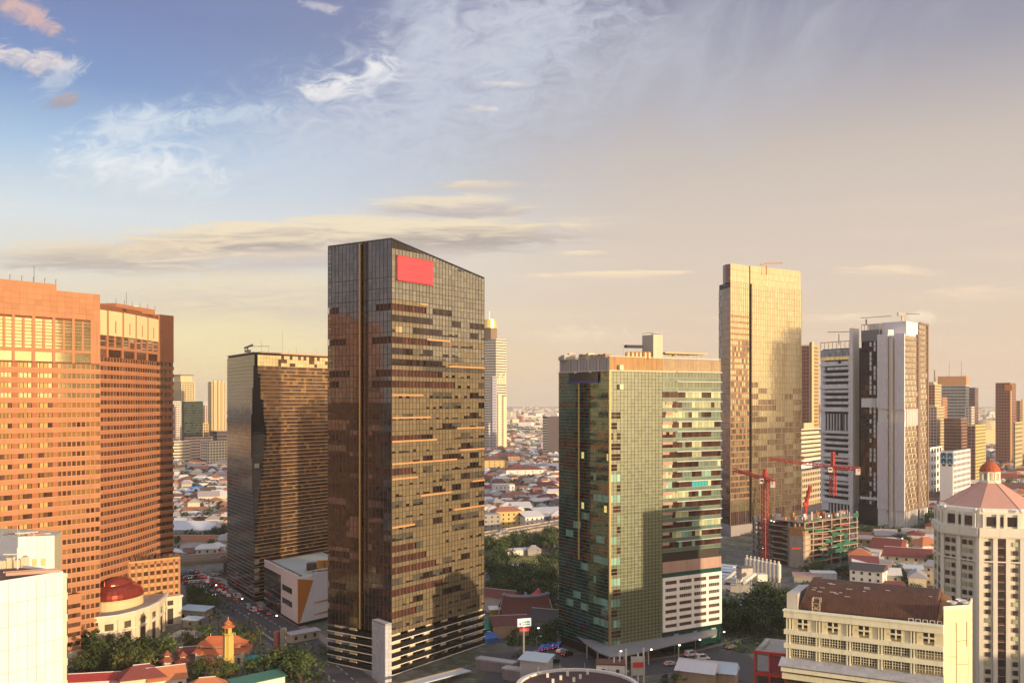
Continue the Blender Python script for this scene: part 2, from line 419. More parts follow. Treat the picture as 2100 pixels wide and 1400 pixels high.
# the lawn in the park and its dry patch
M_grass = mat('grass_blades', (.10, .125, .035), .95, var=.35, scale=.5)
M_dry = mat('dry_grass', (.27, .23, .085), .95, var=.3, scale=.4)
lawn = MB()
lp = [G(x, y) for x, y in ((1040, 1140), (1075, 1134), (1110, 1138), (1146, 1150), (1150, 1175), (1130, 1186), (1108, 1182), (1070, 1165))]
lawn.poly([(p.x, p.y, .05) for p in lp][::-1])
lawn_o = structure('lawn', lawn, [M_dry])
gr = MB()
for _ in range(2600):
    x, y = R.uniform(1035, 1150), R.uniform(1133, 1190); p = G(x, y)
    h = R.uniform(.15, .4); a = R.uniform(0, math.pi); w = R.uniform(.2, .5)
    gr.poly([(p.x - math.cos(a) * w, p.y - math.sin(a) * w, .05), (p.x + math.cos(a) * w, p.y + math.sin(a) * w, .05), (p.x + R.uniform(-.2, .2), p.y, .05 + h)])
structure('grass', gr, [M_grass], 'stuff')

# ------------------------------------------------------------------ the dark glass tower in the middle
u = Vector((.573, .8195)); v = Vector((-.8195, .573))     # street grid of the left half of the town
C = XY(803, 320); Rr = C + u * 50.9; Lf = C + v * 29.2; Bk = Lf + u * 50.9
ZT, ZR, ZB = 143.0, 135.3, 13.4
t = Thing('glass_tower', 'tall dark glass tower with slanted top and blank red sign board', 'tower', (C.x, C.y))
ins = .7
core = [C + u * ins + v * ins, Rr - u * ins + v * ins, Bk - u * ins - v * ins, Lf + u * ins - v * ins]
t.part('wall', MB().prism(core, ZB, ZT, zt=[ZT - .1, ZR - .1, ZR - .1, ZT - .1]), M_dark)
t.part('car_park_core', MB().prism([C + u * 5 + v * 5, Rr - u * 5 + v * 5, Bk - u * 5 - v * 5, Lf + u * 5 - v * 5], 0, ZB), M_dark)
g_gold = glass('tower_bronze_glass', (.37, .345, .28), .78, .05, .14, bump=.010)
g_span = mat('gold_spandrel', (.25, .20, .125), .3, .35, var=.06, piece=.12, spec=.6)
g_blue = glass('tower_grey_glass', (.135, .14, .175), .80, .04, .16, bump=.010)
g_dark = glass('tower_dark_glass', (.035, .022, .02), .25, .06, .6)
g_ter = mat('terrace_shade', (.085, .032, .026), .6, var=.15, piece=.4)  # dark panel colour stands for shade inside open terraces and notches
g_refl_dark = glass('tower_dark_reflection_glass', (.030, .028, .030), .40, .05, .45)  # darker copy for lower left floors; a dark reflection put into the colour
g_blind = mat('pale_blind', (.44, .33, .17), .5, var=.1, piece=.35)
FH = 3.62; NF = 33
# dark terraces that wrap the near corner: photo row of the floor and how far they run along each face
def floor_at(py, d): return int((Zat(py, d) - ZB) / FH)
terr = {floor_at(638, 322): (18, 7), floor_at(700, 322): (20, 8), floor_at(770, 322): (24, 7), floor_at(795, 322): (33, 8), floor_at(912, 322): (16, 8), floor_at(965, 322): (10, 7),
        floor_at(1122, 322): (12, 8), floor_at(1150, 322): (17, 6), floor_at(1180, 322): (22, 7), floor_at(1215, 322): (27, 5), floor_at(1270, 322): (13, 5)}
notch = {floor_at(636, 335): 3, floor_at(703, 335): 5, floor_at(772, 335): 6, floor_at(796, 335): 3, floor_at(910, 335): 3, floor_at(955, 335): 7, floor_at(1140, 335): 6, floor_at(1165, 335): 6, floor_at(1205, 335): 5, floor_at(1255, 335): 7}
ncr, cwr = 29, 50.9 / 29
for i in range(ncr):
    tt = (i + .5) * cwr; p = C + u * tt; top = ZT + (ZR - ZT) * (tt + cwr / 2) / 50.9
    for j in range(NF + 2):
        z0 = ZB + j * FH
        if z0 + 1.0 > top: break
        hs = min(1.5, top - z0)
        t.piece('spandrel_panel', p, u, z0 + hs / 2, cwr - .10, hs - .06, .06, g_span if j < 31 and (tt < 15 or j < 24) else g_gold, .03, .0015)
        hv = min(FH, top - z0) - 1.5
        if hv < .5: continue
        if j in terr and tt < terr[j][0]:
            t.piece('shade_panel', p, u, z0 + 1.5 + hv / 2, cwr - .05, hv, .05, g_ter, -.45)
            continue
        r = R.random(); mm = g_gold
        dark_mirror_zone = j > 23 and i < 15  # dark panes in this corner imitate a dark mass mirrored in the glass
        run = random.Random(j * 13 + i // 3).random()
        if dark_mirror_zone and run < .8: mm = g_dark
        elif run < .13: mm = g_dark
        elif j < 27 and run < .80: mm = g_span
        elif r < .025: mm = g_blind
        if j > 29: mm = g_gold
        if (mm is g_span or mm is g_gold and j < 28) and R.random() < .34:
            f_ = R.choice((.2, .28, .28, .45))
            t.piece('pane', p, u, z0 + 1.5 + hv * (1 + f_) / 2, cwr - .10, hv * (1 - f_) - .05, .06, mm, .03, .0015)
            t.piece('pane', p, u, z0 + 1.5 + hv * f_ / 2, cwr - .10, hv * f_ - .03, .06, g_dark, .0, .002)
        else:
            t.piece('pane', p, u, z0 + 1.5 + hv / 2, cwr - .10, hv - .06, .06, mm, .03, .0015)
ncl, cwl = 17, 29.2 / 17; lu = -v
for i in range(ncl):
    s = (i + .5) * cwl; p = Lf + lu * s                 # s runs from the far left edge to the near corner
    slot = 15.1 < s < 18.6
    for j in range(NF + 3):
        z0 = ZB + j * FH
        if z0 + 1.0 > ZT: break
        hv = min(FH, ZT - z0) - 1.5
        off = -.55 if slot else .03
        t.piece('spandrel_panel', p, lu, z0 + .75, cwl - .08, 1.44, .06, g_dark if slot else (g_blue if j > 20 or random.Random(j * 3 + i // 6).random() < .2 else g_refl_dark), off, .0015)
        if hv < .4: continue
        mm = (g_blue if R.random() > .015 else g_blind) if j > 20 or random.Random(j * 11 + i // 5).random() < .15 else g_refl_dark
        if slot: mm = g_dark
        if j in notch and i < notch[j]:
            t.piece('shade_panel', p, lu, z0 + 1.5 + hv / 2, cwl - .05, hv, .05, g_ter, -.45); continue
        if j in terr and s > 29.2 - terr[j][1]:
            t.piece('shade_panel', p, lu, z0 + 1.5 + hv / 2, cwl - .05, hv, .05, g_ter, -.45); continue
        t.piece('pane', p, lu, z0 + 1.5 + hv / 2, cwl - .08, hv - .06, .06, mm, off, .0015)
M_cop = mat('copper_ledge', (.62, .33, .16), .5, .2, var=.1)
for i in range(ncr + 1):
    tt = i * cwr; t.piece('mullion', C + u * tt, u, (ZB + ZT + (ZR - ZT) * tt / 50.9) / 2, .17, ZT + (ZR - ZT) * tt / 50.9 - ZB - .1, .14, M_dark, .05, 0)
for i in range(ncl + 1):
    t.piece('mullion', Lf + lu * (i * cwl), lu, (ZB + ZT) / 2, .17, ZT - ZB - .1, .14, M_dark, .05, 0)
for j in range(NF):
    z_ = ZB + j * FH
    t.piece('floor_line', C + u * 25.4, u, z_ + 1.5, 50.7, .17, .10, M_dark, .035, 0); t.piece('floor_line', Lf + lu * 14.6, lu, z_ + 1.5, 29.0, .17, .10, M_dark, .035, 0)
    t.piece('floor_line', C + u * 25.4, u, z_, 50.7, .12, .10, M_dark, .035, 0)
t.part('gold_fin', MB().ubox(Lf + lu * 14.9, lu, .32, ZB, ZT - .05, .38, .1), mat('gold_fin_metal', (.42, .25, .08), .35, .6, var=.1))
for y, x0, x1 in ((810, 803, 867), (856, 803, 882), (877, 936, 993), (903, 803, 895), (921, 942, 993), (946, 803, 936), (980, 803, 856), (985, 968, 993), (1012, 862, 925), (753, 920, 993), (698, 875, 922), (624, 860, 876), (1040, 930, 993), (1078, 803, 850)):
    t0, t1 = max(0, hit(C, u, x0)), min(50.9, hit(C, u, x1)); z = Zat(y, (C + u * (t0 + t1) / 2).y)
    t.piece('ledge', C + u * (t0 + t1) / 2, u, z, t1 - t0, .55, .27, M_cop, .2, 0)
# slanted coping round the top
cp = MB()
for a, b, za, zb in ((C, Rr, ZT, ZR), (Rr, Bk, ZR, ZR), (Bk, Lf, ZR, ZT), (Lf, C, ZT, ZT)):
    d = (b - a).normalized(); n = Vector((d.y, -d.x)) * .16; q = [a + n, b + n, b - n * 4, a - n * 4]
    cp.hexa([(q[0].x, q[0].y, za), (q[1].x, q[1].y, zb), (q[2].x, q[2].y, zb), (q[3].x, q[3].y, za)], [(q[0].x, q[0].y, za + .5), (q[1].x, q[1].y, zb + .5), (q[2].x, q[2].y, zb + .5), (q[3].x, q[3].y, za + .5)])
t.part('coping', cp, M_black)
# the red board
a, b = hit(C, u, 813), hit(C, u, 885)
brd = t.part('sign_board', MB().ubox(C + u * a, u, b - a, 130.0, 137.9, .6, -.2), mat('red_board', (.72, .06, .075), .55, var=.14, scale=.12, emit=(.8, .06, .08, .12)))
m_bf = mat('board_frame_red', (.42, .04, .045), .6)
for z in (129.75, 137.9): t.part('board_frame', MB().ubox(C + u * (a - .25), u, b - a + .5, z, z + .25, .7, -.1), m_bf, parent=brd)
lines = MB()
for z, q0, q1 in ((135.2, .35, .85), (134.0, .25, .8), (132.4, .3, .8), (131.4, .35, .7)):
    lines.ubox(C + u * (a + (b - a) * q0), u, (b - a) * (q1 - q0), z, z + .12, .63, -.55)
t.part('board_seam', lines, mat('red_seam', (.45, .04, .05), .6), parent=brd)
# car park floors under the offices
for j in range(5):
    z0 = j * 2.72
    t.part('slab', MB().prism([C - u * .3 - v * .3, Rr + u * .3 - v * .3, Bk + u * .3 + v * .3, Lf - u * .3 + v * .3], z0 + .0, z0 + .26), M_white)
    for (p, d, L) in ((C, u, 50.9), (Lf, lu, 29.2)):
        n = max(2, int(L / 2.4)); w = L / n
        for i in range(n): t.piece('parapet_panel', p + d * ((i + .5) * w), d, z0 + 1.02, w - .06, 1.45, .12, M_black, .18, 0)
    for sx in range(2, 50, 9):
        t.piece('column', C + u * (sx + R.uniform(-1, 1)), u, z0 + 1.49, R.choice((1.2, 2.6, 3.4)), 2.4, .6, M_cream, -1.2, 0)
    t.piece('column', C + u * 2.6, u, z0 + 2.1, 4.6, 1.2, .3, M_cream, -.6, 0)
    t.piece('column', Rr - u * 1.6, u, z0 + 1.9, 2.4, 1.6, .3, M_cream, -.6, 0)
    for sx in (4, 11): t.piece('column', Lf + lu * sx, lu, z0 + 1.9, R.choice((2, 3.2)), 1.5, .5, M_cream, -.9, 0)
t.done()
# pale tiled stair block by the near corner and the low canopy roof
cc = XY(790, 311.5); ul = (XY(763, 318) - cc).normalized(); ur = Vector((-ul.y, ul.x)); ur = ur if ur.y > 0 else -ur
lenl, lenr = hit(cc, ul, 763), hit(cc, ur, 803)
sb = Thing('stair_block', 'pale grey tiled stair block at the foot of the dark tower', 'stair block', (cc.x, cc.y))
q = [cc, cc + ur * lenr, cc + ur * lenr + ul * lenl, cc + ul * lenl]
sb.part('wall', MB().prism(q, 0, 18.6), mat('tile_joint', (.20, .21, .24), .8))
M_bt = mat('pale_blue_tile', (.46, .47, .52), .6, var=.08, piece=.12)
for p0, d, L in ((cc + ul * lenl, -ul, lenl), (cc, ur, lenr)):
    n = max(2, round(L / .95))
    for i in range(n):
        for j in range(14): sb.piece('tile', p0 + d * ((i + .5) * L / n), d, .7 + j * 1.31, L / n - .05, 1.25, .06, M_bt, .04)
sb.part('roof', MB().prism([cc + (cc - q[2]).normalized() * .2, q[1], q[2], q[3]], 18.6, 18.9), M_grey)
sb.done(least=6)
cn = Thing('entrance_canopy', 'long white sloped canopy at the foot of the dark tower', 'canopy', (C.x + 8, C.y - 3))
a, b = G(800, 1480), G(952, 1384); a.z = 3.5; b.z = 5.0
a = P(800, 1408, 296); b = P(945, 1371, 322); w_ = Vector((.72, -.55, 0)) * 5.0
cn.part('roof', MB().hexa([a, a + w_, b + w_, b], [a + Vector((0, 0, .35)), a + w_ + Vector((0, 0, .35)), b + w_ + Vector((0, 0, .35)), b + Vector((0, 0, .35))]), mat('canopy_white', (.50, .55, .62), .5, var=.1))
for k in (.1, .4, .7, .95):
    q = a + (b - a) * k + w_ * .5; cn.part('post', MB().tube((q.x, q.y, 0), (q.x, q.y, q.z), .18), M_metal)
q = a + (b - a) * .55
cn.part('gutter', MB().hexa([a + Vector((0, 0, .36)), a + w_ * .2 + Vector((0, 0, .36)), b + w_ * .2 + Vector((0, 0, .36)), b + Vector((0, 0, .36))], [p + Vector((0, 0, .55)) for p in (a, a + w_ * .2, b + w_ * .2, b)]), mat('tan_gutter', (.36, .28, .18), .8))

# ------------------------------------------------------------------ green glass office block
C = XY(1250, 336); u = Vector((.852, .5235)); v = Vector((-.5235, .852)); ZT = 100.6
LR = hit(C, u, 1478); LL = hit(C, v, 1146); Tm = hit(C, u, 1358)
Rr = C + u * LR; Lf = C + v * LL; Bk = Lf + u * LR; FH = 3.6
t = Thing('green_office_block', 'green glass office block with gold reflections and pale mechanical floor on top', 'office block', (C.x, C.y))
g1 = mat('green_glass', (.075, .105, .045), .32, .0, var=.08, scale=.08, spec=.6, piece=.14, ior=1.9)
g_sp = mat('green_spandrel', (.04, .105, .075), .32, .0, var=.08, piece=.12, spec=.6, ior=1.9)
g2 = glass('green_glass_deep', (.020, .080, .070), .34, .06, .4)
g_dk = glass('brown_room_glass', (.075, .04, .03), .3, .08, .5)
g_tl = mat('teal_blind', (.20, .42, .36), .35, var=.1, piece=.3, spec=.6)
g_cy = mat('cyan_banner', (.02, .36, .42), .5)
g_bl = mat('sage_blind', (.42, .46, .29), .4, var=.1, piece=.3)
g_lit = mat('lit_room', (.8, .68, .2), .5, emit=(1.0, .80, .25, .45), piece=.3)
M_pk = mat('pink_panel', (.46, .28, .23), .8, var=.15, streak=.2)
M_tr = mat('pale_transom', (.36, .34, .25), .4, .35, var=.05)
ch = 1.6
M_tr2 = mat('shade_side_transom', (.26, .27, .26), .4, .35, var=.05)  # darker copy of the transom colour for the face turned from the sun
core = [C + u * .5 + v * .5, C + u * (Tm - .2) + v * .5, C + u * (Tm - .2) + v * .55, Rr - u * .5 + v * .55, Bk - u * .5 - v * .5, Lf + u * .5 - v * .5]
t.part('wall', MB().prism(core, 0, ZT), M_dark)
lu = -v
nfl = 27; Z0 = ZT - nfl * FH
ncl = 20; cw = LL / ncl
for j in range(nfl):
    z0 = Z0 + j * FH
    for i in range(ncl):
        s = (i + .5) * cw; p = Lf + lu * s; rec = .28 * LL < s < .42 * LL
        bar = -.35 if (.43 * LL < s < .66 * LL and 8 < j) else .0
        t.piece('spandrel_panel', p, lu, z0 + .62, cw - .06, 1.12, .06, g2, bar)
        k = i // 3; R2 = random.Random(j * 31 + k * 7 + 5)
        r = R2.random(); mm = g2
        if r < .30: mm = g_dk
        if bar and r < .5: mm = g_dk
        if r > .86 and j < 20: mm = g_tl
        if s > .72 * LL and j < 18 and R2.random() < .62 and j % 2 == 0: mm = g_tl
        if (s > .74 * LL or .42 * LL < s < .5 * LL) and j in (7, 8, 13, 15, 18, 19) and R.random() < .13: mm = g_lit
        t.piece('pane', p, lu, z0 + 2.4, cw - .06, 2.3, .06, mm, bar)
    for e in (0.0, 1.2, 2.4):
        t.piece('transom', Lf + lu * (LL / 2), lu, z0 + e, LL, .08, .18, M_tr2, .08, 0)
t.part('light_rib', MB().ubox(Lf + lu * hit(Lf, lu, 1187), lu, .55, 33, ZT - 2.5, .35, .05), mat('gold_rib', (.72, .52, .2), .35, .4))
n1 = 15; cw = Tm / n1
for j in range(nfl):
    z0 = Z0 + j * FH
    for i in range(n1):
        p = C + u * ((i + .5) * cw)
        if i < 3 and j < 24:
            mm = g_dk if (j % 2 or j > 17) else g_tl
            if R.random() < .25: mm = g1
            t.piece('spandrel_panel', p, u, z0 + .62, cw - .05, 1.12, .06, g1, 0)
            t.piece('pane', p, u, z0 + 2.4, cw - .05, 2.3, .06, mm, 0)
        else:
            for e in range(3):
                t.piece('pane', p, u, z0 + .6 + e * 1.2, cw - .14, 1.14, .06, g1, 0, .002)
    for e in (0.0, 1.2, 2.4):
        t.piece('transom', C + u * (Tm / 2), u, z0 + e, Tm, .10, .18, M_tr, .08, 0)
for i in range(n1 + 1): t.piece('mullion', C + u * (i * cw), u, (Z0 + ZT) / 2, .09, ZT - Z0, .10, M_black, .05, 0)
t.part('corner_column', MB().prism([C - u * .25 - v * .25, C + u * .55 - v * .25, C + u * .55 + v * .4, C - u * .25 + v * .4], Z0, ZT), mat('gold_column', (.34, .29, .15), .4, .5, var=.1))
# right wing: ribbon windows above, parking deck grid below
W2 = LR - Tm; n2 = 18; cw = W2 / n2; zP, zQ, zG = 33.0, 26.8, 7.6
jj = 0
for j in range(nfl):
    z0 = Z0 + j * FH
    if z0 < zP - .5: continue
    jj += 1
    seed = random.Random(j * 17 + 3)
    for i in range(n2):
        p = C + u * (Tm + (i + .5) * cw)
        t.piece('spandrel_panel', p, u, z0 + .68, cw - .02, 1.3, .08, g_sp, .08)
        if i < 3 and R.random() < .8 and j < 24:
            t.piece('pink_panel', p, u, z0 + 3.05, cw - .02, .9, .2, M_pk, .15)
        if i % 3 == 0 or seed.random() < .18: r = seed.random()
        mm = g_dk if r < .5 else (g_sp if r < .64 else (g_bl if r < .84 else (g_tl if z0 < 62 else g_bl)))
        if j > 24: mm = g1
        if j == 15 and 8 < i < 14: mm = g_cy
        t.piece('pane', p, u, z0 + 2.45, cw - .1, 2.2, .06, mm, -.1)
    t.piece('sun_shade', C + u * (Tm + W2 * .5 + 3.2), u, z0 + 3.58, W2 - 6.4, .22, .9, M_white, .4, 0)
    t.piece('transom', C + u * (Tm + W2 / 2), u, z0 + .02, W2, .10, .25, M_tr, .1, 0); t.piece('transom', C + u * (Tm + W2 / 2), u, z0 + 1.36, W2, .10, .25, M_tr, .1, 0)
t.part('pink_band', MB().ubox(C + u * Tm, u, W2, zQ + 1.6, zP - .6, .30, .1), mat('pink_louvre', (.44, .29, .24), .8, var=.1, streak=.3))
t.part('green_band', MB().ubox(C + u * Tm, u, W2, zQ, zQ + 1.55, .22, .1), g2)
bays = 4; bw = W2 / bays; rows = 7; rh = (zQ - zG - 1.2) / rows
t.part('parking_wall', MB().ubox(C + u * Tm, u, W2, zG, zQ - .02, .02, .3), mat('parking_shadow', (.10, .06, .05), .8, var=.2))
for r_ in range(rows + 1):
    z = zG + r_ * rh
    for b_ in range(bays):
        t.piece('deck_panel', C + u * (Tm + (b_ + .5) * bw), u, z + (.55 if r_ < rows else .6), bw - .02, 1.3 if r_ < rows else 1.25, .5, mat('deck_cream', (.86, .82, .75), .8, var=.08, streak=.25), .3, 0)
for b_ in range(bays + 1):
    t.piece('deck_pier', C + u * (Tm + max(.5, min(W2 - .5, b_ * bw))), u, (zG + zQ) / 2, 1.15, zQ - zG - .04, .44, MATS['deck_cream'], .28, 0)
for r_ in range(rows):
    for b_ in range(bays):
        if r_ in (4, 5):
            for k in range(6): t.piece('louvre_post', C + u * (Tm + b_ * bw + 1.0 + k * (bw - 1.2) / 6), u, zG + r_ * rh + 1.9, .14, 1.5, .2, M_grey, .1, 0)
t.part('base_glazing', MB().ubox(C + u * Tm, u, W2, 0.1, zG - .02, .15, .1), g2)
for k in range(6):
    t.piece('shop_pane', C + u * (Tm + 2 + k * 4.5), u, 4.4, 2.2, 3.6, .1, g_tl if k % 2 else M_win, .2, 0)
# roof: mechanical screen, lift tower, canopy, tanks
M_scr = mat('tan_screen', (.40, .24, .11), .8, var=.2, scale=.5, streak=.35)
M_scr2 = mat('pale_screen', (.38, .28, .18), .8, var=.25, scale=.8, streak=.45)
for i in range(10): t.piece('screen_panel', C + u * ((i + .5) * Tm / 10), u, ZT + 2.45, Tm / 10 - .03, 4.7, .2, M_scr, -.2, 0)
for i in range(14): t.piece('screen_panel', C + u * (Tm + (i + .5) * W2 / 14), u, ZT + 2.2, W2 / 14 - .03, 4.2, .2, M_scr2, -.1, 0)
for i in range(16): t.piece('screen_panel', Lf + lu * ((i + .5) * LL / 16), lu, ZT + 2.3, LL / 16 - (.6 if i % 3 == 0 else .1), 4.4, .15, M_grey if i % 3 else M_dirtyw, -.2, 0)
for p0, d, L in ((C, u, LR), (Lf, lu, LL)):
    t.part('roof_rail', MB().ubox(p0, d, L, ZT - .25, ZT + .1, .3, .3), M_cream); t.part('roof_rail', MB().ubox(p0, d, L, ZT + 4.72, ZT + 4.95, .1, .3), M_cream)
t.part('roof_deck', MB().prism([p.lerp((C + Bk) / 2, .03) for p in (C, Rr, Bk, Lf)], ZT + .05, ZT + 4.4), M_roofgrey)
dl = 346.0; a = XY(1340, dl); a2 = hit(a, u, 1359); a3 = hit(a, v, 1317)
t.part('lift_tower', MB().prism([a, a + u * a2, a + u * a2 + v * a3, a + v * a3], ZT + 4.5, Zat(686, dl)), mat('lift_tower_paint', (.58, .52, .40), .8, var=.06, streak=.1))
for k in range(4): q = [a, a + u * a2, a + u * a2 + v * a3, a + v * a3]; t.part('lift_tower_rail', MB().ubox(q[k], (q[(k + 1) % 4] - q[k]).normalized(), (q[(k + 1) % 4] - q[k]).length, Zat(686, dl) + .6, Zat(686, dl) + .75, .02, .08), M_metal)
a, b = P(1361, 722, 352), P(1448, 723, 362)
d2 = Vector((b.x - a.x, b.y - a.y)).normalized(); L2 = Vector((b.x - a.x, b.y - a.y)).length
t.part('roof_canopy', MB().prism([Vector((a.x, a.y)) - v * 1, Vector((b.x, b.y)) - v * 1, Vector((b.x, b.y)) - d2 * 3 + v * 7, Vector((a.x, a.y)) + d2 * 3 + v * 7], a.z - .5, a.z + .1), M_cop)
for k in (.04, .2, .33, .38, .52, .66, .82, .95): q = Vector((a.x, a.y)) + d2 * (L2 * k) + v * (1 if k != .38 else 4); t.part('canopy_post', MB().box((q.x, q.y, ZT + 4.4), (.6 if k in (.33, .38) else .25, .4, a.z - ZT - 4.9)), M_cream)
for px, py, d, w, h, m_ in ((1165, 735, 360, 4.5, 2.2, M_dirtyw), (1172, 731, 362, 2.4, 1.4, M_cream), (1198, 733, 356, 3.2, 2.6, M_scr2), (1211, 731, 352, 2.6, 3.0, M_cream), (1222, 734, 350, 3.4, 2.2, M_scr2), (1234, 733, 347, 2.2, 2.6, M_scr), (1245, 732, 344, 2.4, 2.4, M_scr2), (1258, 737, 344, 3.0, 1.4, M_cream), (1150, 738, 362, 1.4, 1.6, M_dirtyw), (1190, 738, 357, 1.2, 2.2, M_grey), (1228, 738, 351, 1.2, 1.8, M_dirtyw)):
    q = XY(px, d); tk = MB().box((q.x, q.y, ZT + 4.4), (w, w * .7, Zat(py, d) - ZT - 4.4 + 1.2), .4); t.part('air_handler', tk, m_)
for px in (1287, 1296, 1304, 1312, 1322, 1330): q = XY(px, 345); t.part('water_tank', MB().lathe((q.x, q.y, ZT + 4.4), [(.9, 0), (.9, 2.0), (.5, 2.4)], 8), M_cop)
q = XY(1300, 346); t.part('tank_cover', MB().box((q.x, q.y, ZT + 8.2), (6.5, 2.2, 1.0), .3), mat('navy_sheet', (.03, .03, .06), .7))
q = XY(1278, 345); t.part('antenna', MB().tube((q.x, q.y, ZT + 4), (q.x, q.y, ZT + 10), .06, 4).tube((q.x - .8, q.y, ZT + 9), (q.x + 1.4, q.y, ZT + 9.4), .05, 4), M_metal)
# framed blue sign at the top of the shaded side and the white box lamps
a, b = hit(Lf, lu, 1169), hit(Lf, lu, 1229)
sgn = t.part('sign_board', MB().ubox(Lf + lu * a, lu, b - a, Zat(785, 350), Zat(764, 350), .5, -.2), mat('dark_sign', (.02, .02, .035), .3))
t.part('sign_frame', MB().ubox(Lf + lu * a, lu, b - a, Zat(785, 350) - .15, Zat(785, 350) + .5, .62, -.2, ).ubox(Lf + lu * (b - .35), lu, .35, Zat(785, 350), Zat(763, 350), .6, -.2), mat('sign_blue', (.05, .06, .30), .4), parent=sgn)
for k in (.2, .72): t.part('sign_lamp', MB().ubox(Lf + lu * (a + (b - a) * k), lu, 1.0, Zat(765, 350), Zat(761, 350), .7, -.2), M_white, parent=sgn)
for y in (752, 792): t.part('camera_box', MB().ubox(C + u * hit(C, u, 1267), u, 1.6, Zat(y + 6, 337), Zat(y - 4, 337), 1.2, .0), M_cream)
# big curved canopy at its foot
cv = MB(); z1 = 6.2
path = [P(1188, 1338, 352), P(1204, 1342, 341), P(1226, 1351, 331), P(1250, 1352, 325), P(1280, 1348, 326), P(1330, 1340, 333), P(1392, 1328, 343), P(1470, 1316, 355)]
ring = []
inner = [Lf + lu * (LL * .35), Lf + lu * (LL * .7), C + v * 2, C + u * 1, C + u * 8, C + u * 20, C + u * 33, C + u * 50]
for i in range(len(path) - 1):
    a, b = path[i], path[i + 1]; c_, d_ = inner[i + 1], inner[i]
    cv.hexa([(d_.x, d_.y, 5.2), (a.x, a.y, 4.6), (b.x, b.y, 4.6), (c_.x, c_.y, 5.2)], [(d_.x, d_.y, 5.7), (a.x, a.y, 5.0), (b.x, b.y, 5.0), (c_.x, c_.y, 5.7)])
t.part('entrance_canopy', cv, mat('canopy_grey', (.30, .29, .31), .5, .2, var=.15))
for p in path[1:-1]: t.part('canopy_post', MB().tube((p.x, p.y + .6, 0), (p.x, p.y + .6, 4.7), .25), M_dirtyw)
t.done()
# ------------------------------------------------------------------ brick slab tower and its curved twin, far left
M_brick = mat('orange_brick', (.43, .205, .11), .85, var=.14, scale=.15, streak=.16)
M_brick2 = mat('red_brick', (.36, .135, .065), .85, var=.12, scale=.4, streak=.08)
M_brickj = mat('brick_joint', (.20, .08, .04), .9)
g_amb = glass('amber_glass', (.92, .78, .46), .88, .05, .12)
g_org = glass('orange_window', (.52, .30, .12), .55, .1, .2)
g_brn = glass('brown_window', (.17, .09, .06), .45, .08, .5)
u = Vector((.5866, .8099)); v = Vector((-.8099, .5866))
E = XY(205, 346); FHA = 3.36; ZA = Zat(604, 346)
A0 = E - u * 68
t = Thing('brick_slab_tower', 'broad orange brick office tower with tall mirrored windows under a blank top', 'tower', (E.x, E.y))
t.part('wall', MB().prism([A0 - u * .0 + v * .35, E - u * .3 + v * .35, E - u * .3 + v * 22, A0 + v * 22], 0, ZA - .4), M_brickj)
t.part('end_wall', MB().prism([E - u * .28, E, E + v * 22, E - u * .28 + v * 22], 0, ZA), M_brick2)
# blank top of separate brick panels
zt0 = Zat(658, 346)
npan = 26; w = 68.0 / npan
for i in range(npan):
    for j in range(5): t.piece('brick_panel', A0 + u * ((i + .5) * w), u, zt0 + (j + .5) * (ZA - zt0) / 5, w - .035, (ZA - zt0) / 5 - .035, .3, mat('brick_panels', (.43, .205, .11), .85, var=.12, scale=.4, piece=.10), .0 if R.random() > .06 else -.04, 0)
def back(px): return hit(A0, u, px)
# bays: pixel columns of the brick piers between the tall mirrored strips
zl0, zl1 = Zat(719, 342), Zat(660, 342)
bays = [(-8, 24), (30, 65), (72, 107), (113, 147), (153, 185)]
tb = [(back(a), back(b)) for a, b in bays]
edges = [0.0]
for a, b in tb: edges += [a, b]
edges += [68.0]
for k in range(0, len(edges), 2):
    a, b = edges[k], edges[k + 1]
    t.piece('brick_pier', A0 + u * ((a + b) / 2), u, (Zat(745, 340) + zt0) / 2, b - a, zt0 - Zat(745, 340), .35, M_brick, .0, 0)
zb0, zb1 = Zat(744, 342), Zat(725, 342)
for a, b in tb:
    mid = (a + b) / 2
    for c0, c1 in ((a, mid - .45), (mid + .45, b)):
        n = 9
        for k in range(n): t.piece('pane', A0 + u * ((c0 + c1) / 2), u, zl0 + (k + .5) * (zl1 - zl0) / n, c1 - c0 - .06, (zl1 - zl0) / n - .22, .08, g_amb, .0)
    t.piece('brick_pier', A0 + u * mid, u, (zl0 + zl1) / 2, .88, zl1 - zl0, .3, M_brick, .0, 0)
    t.piece('pane', A0 + u * mid, u, (zb0 + zb1) / 2, b - a - .1, zb1 - zb0 - .1, .08, g_amb, .0)
    t.piece('spandrel', A0 + u * mid, u, (zb1 + zl0) / 2, b - a, zl0 - zb1, .3, M_brick, .0, 0)
top_off = Zat(747, 342)
nf = int(top_off / FHA)
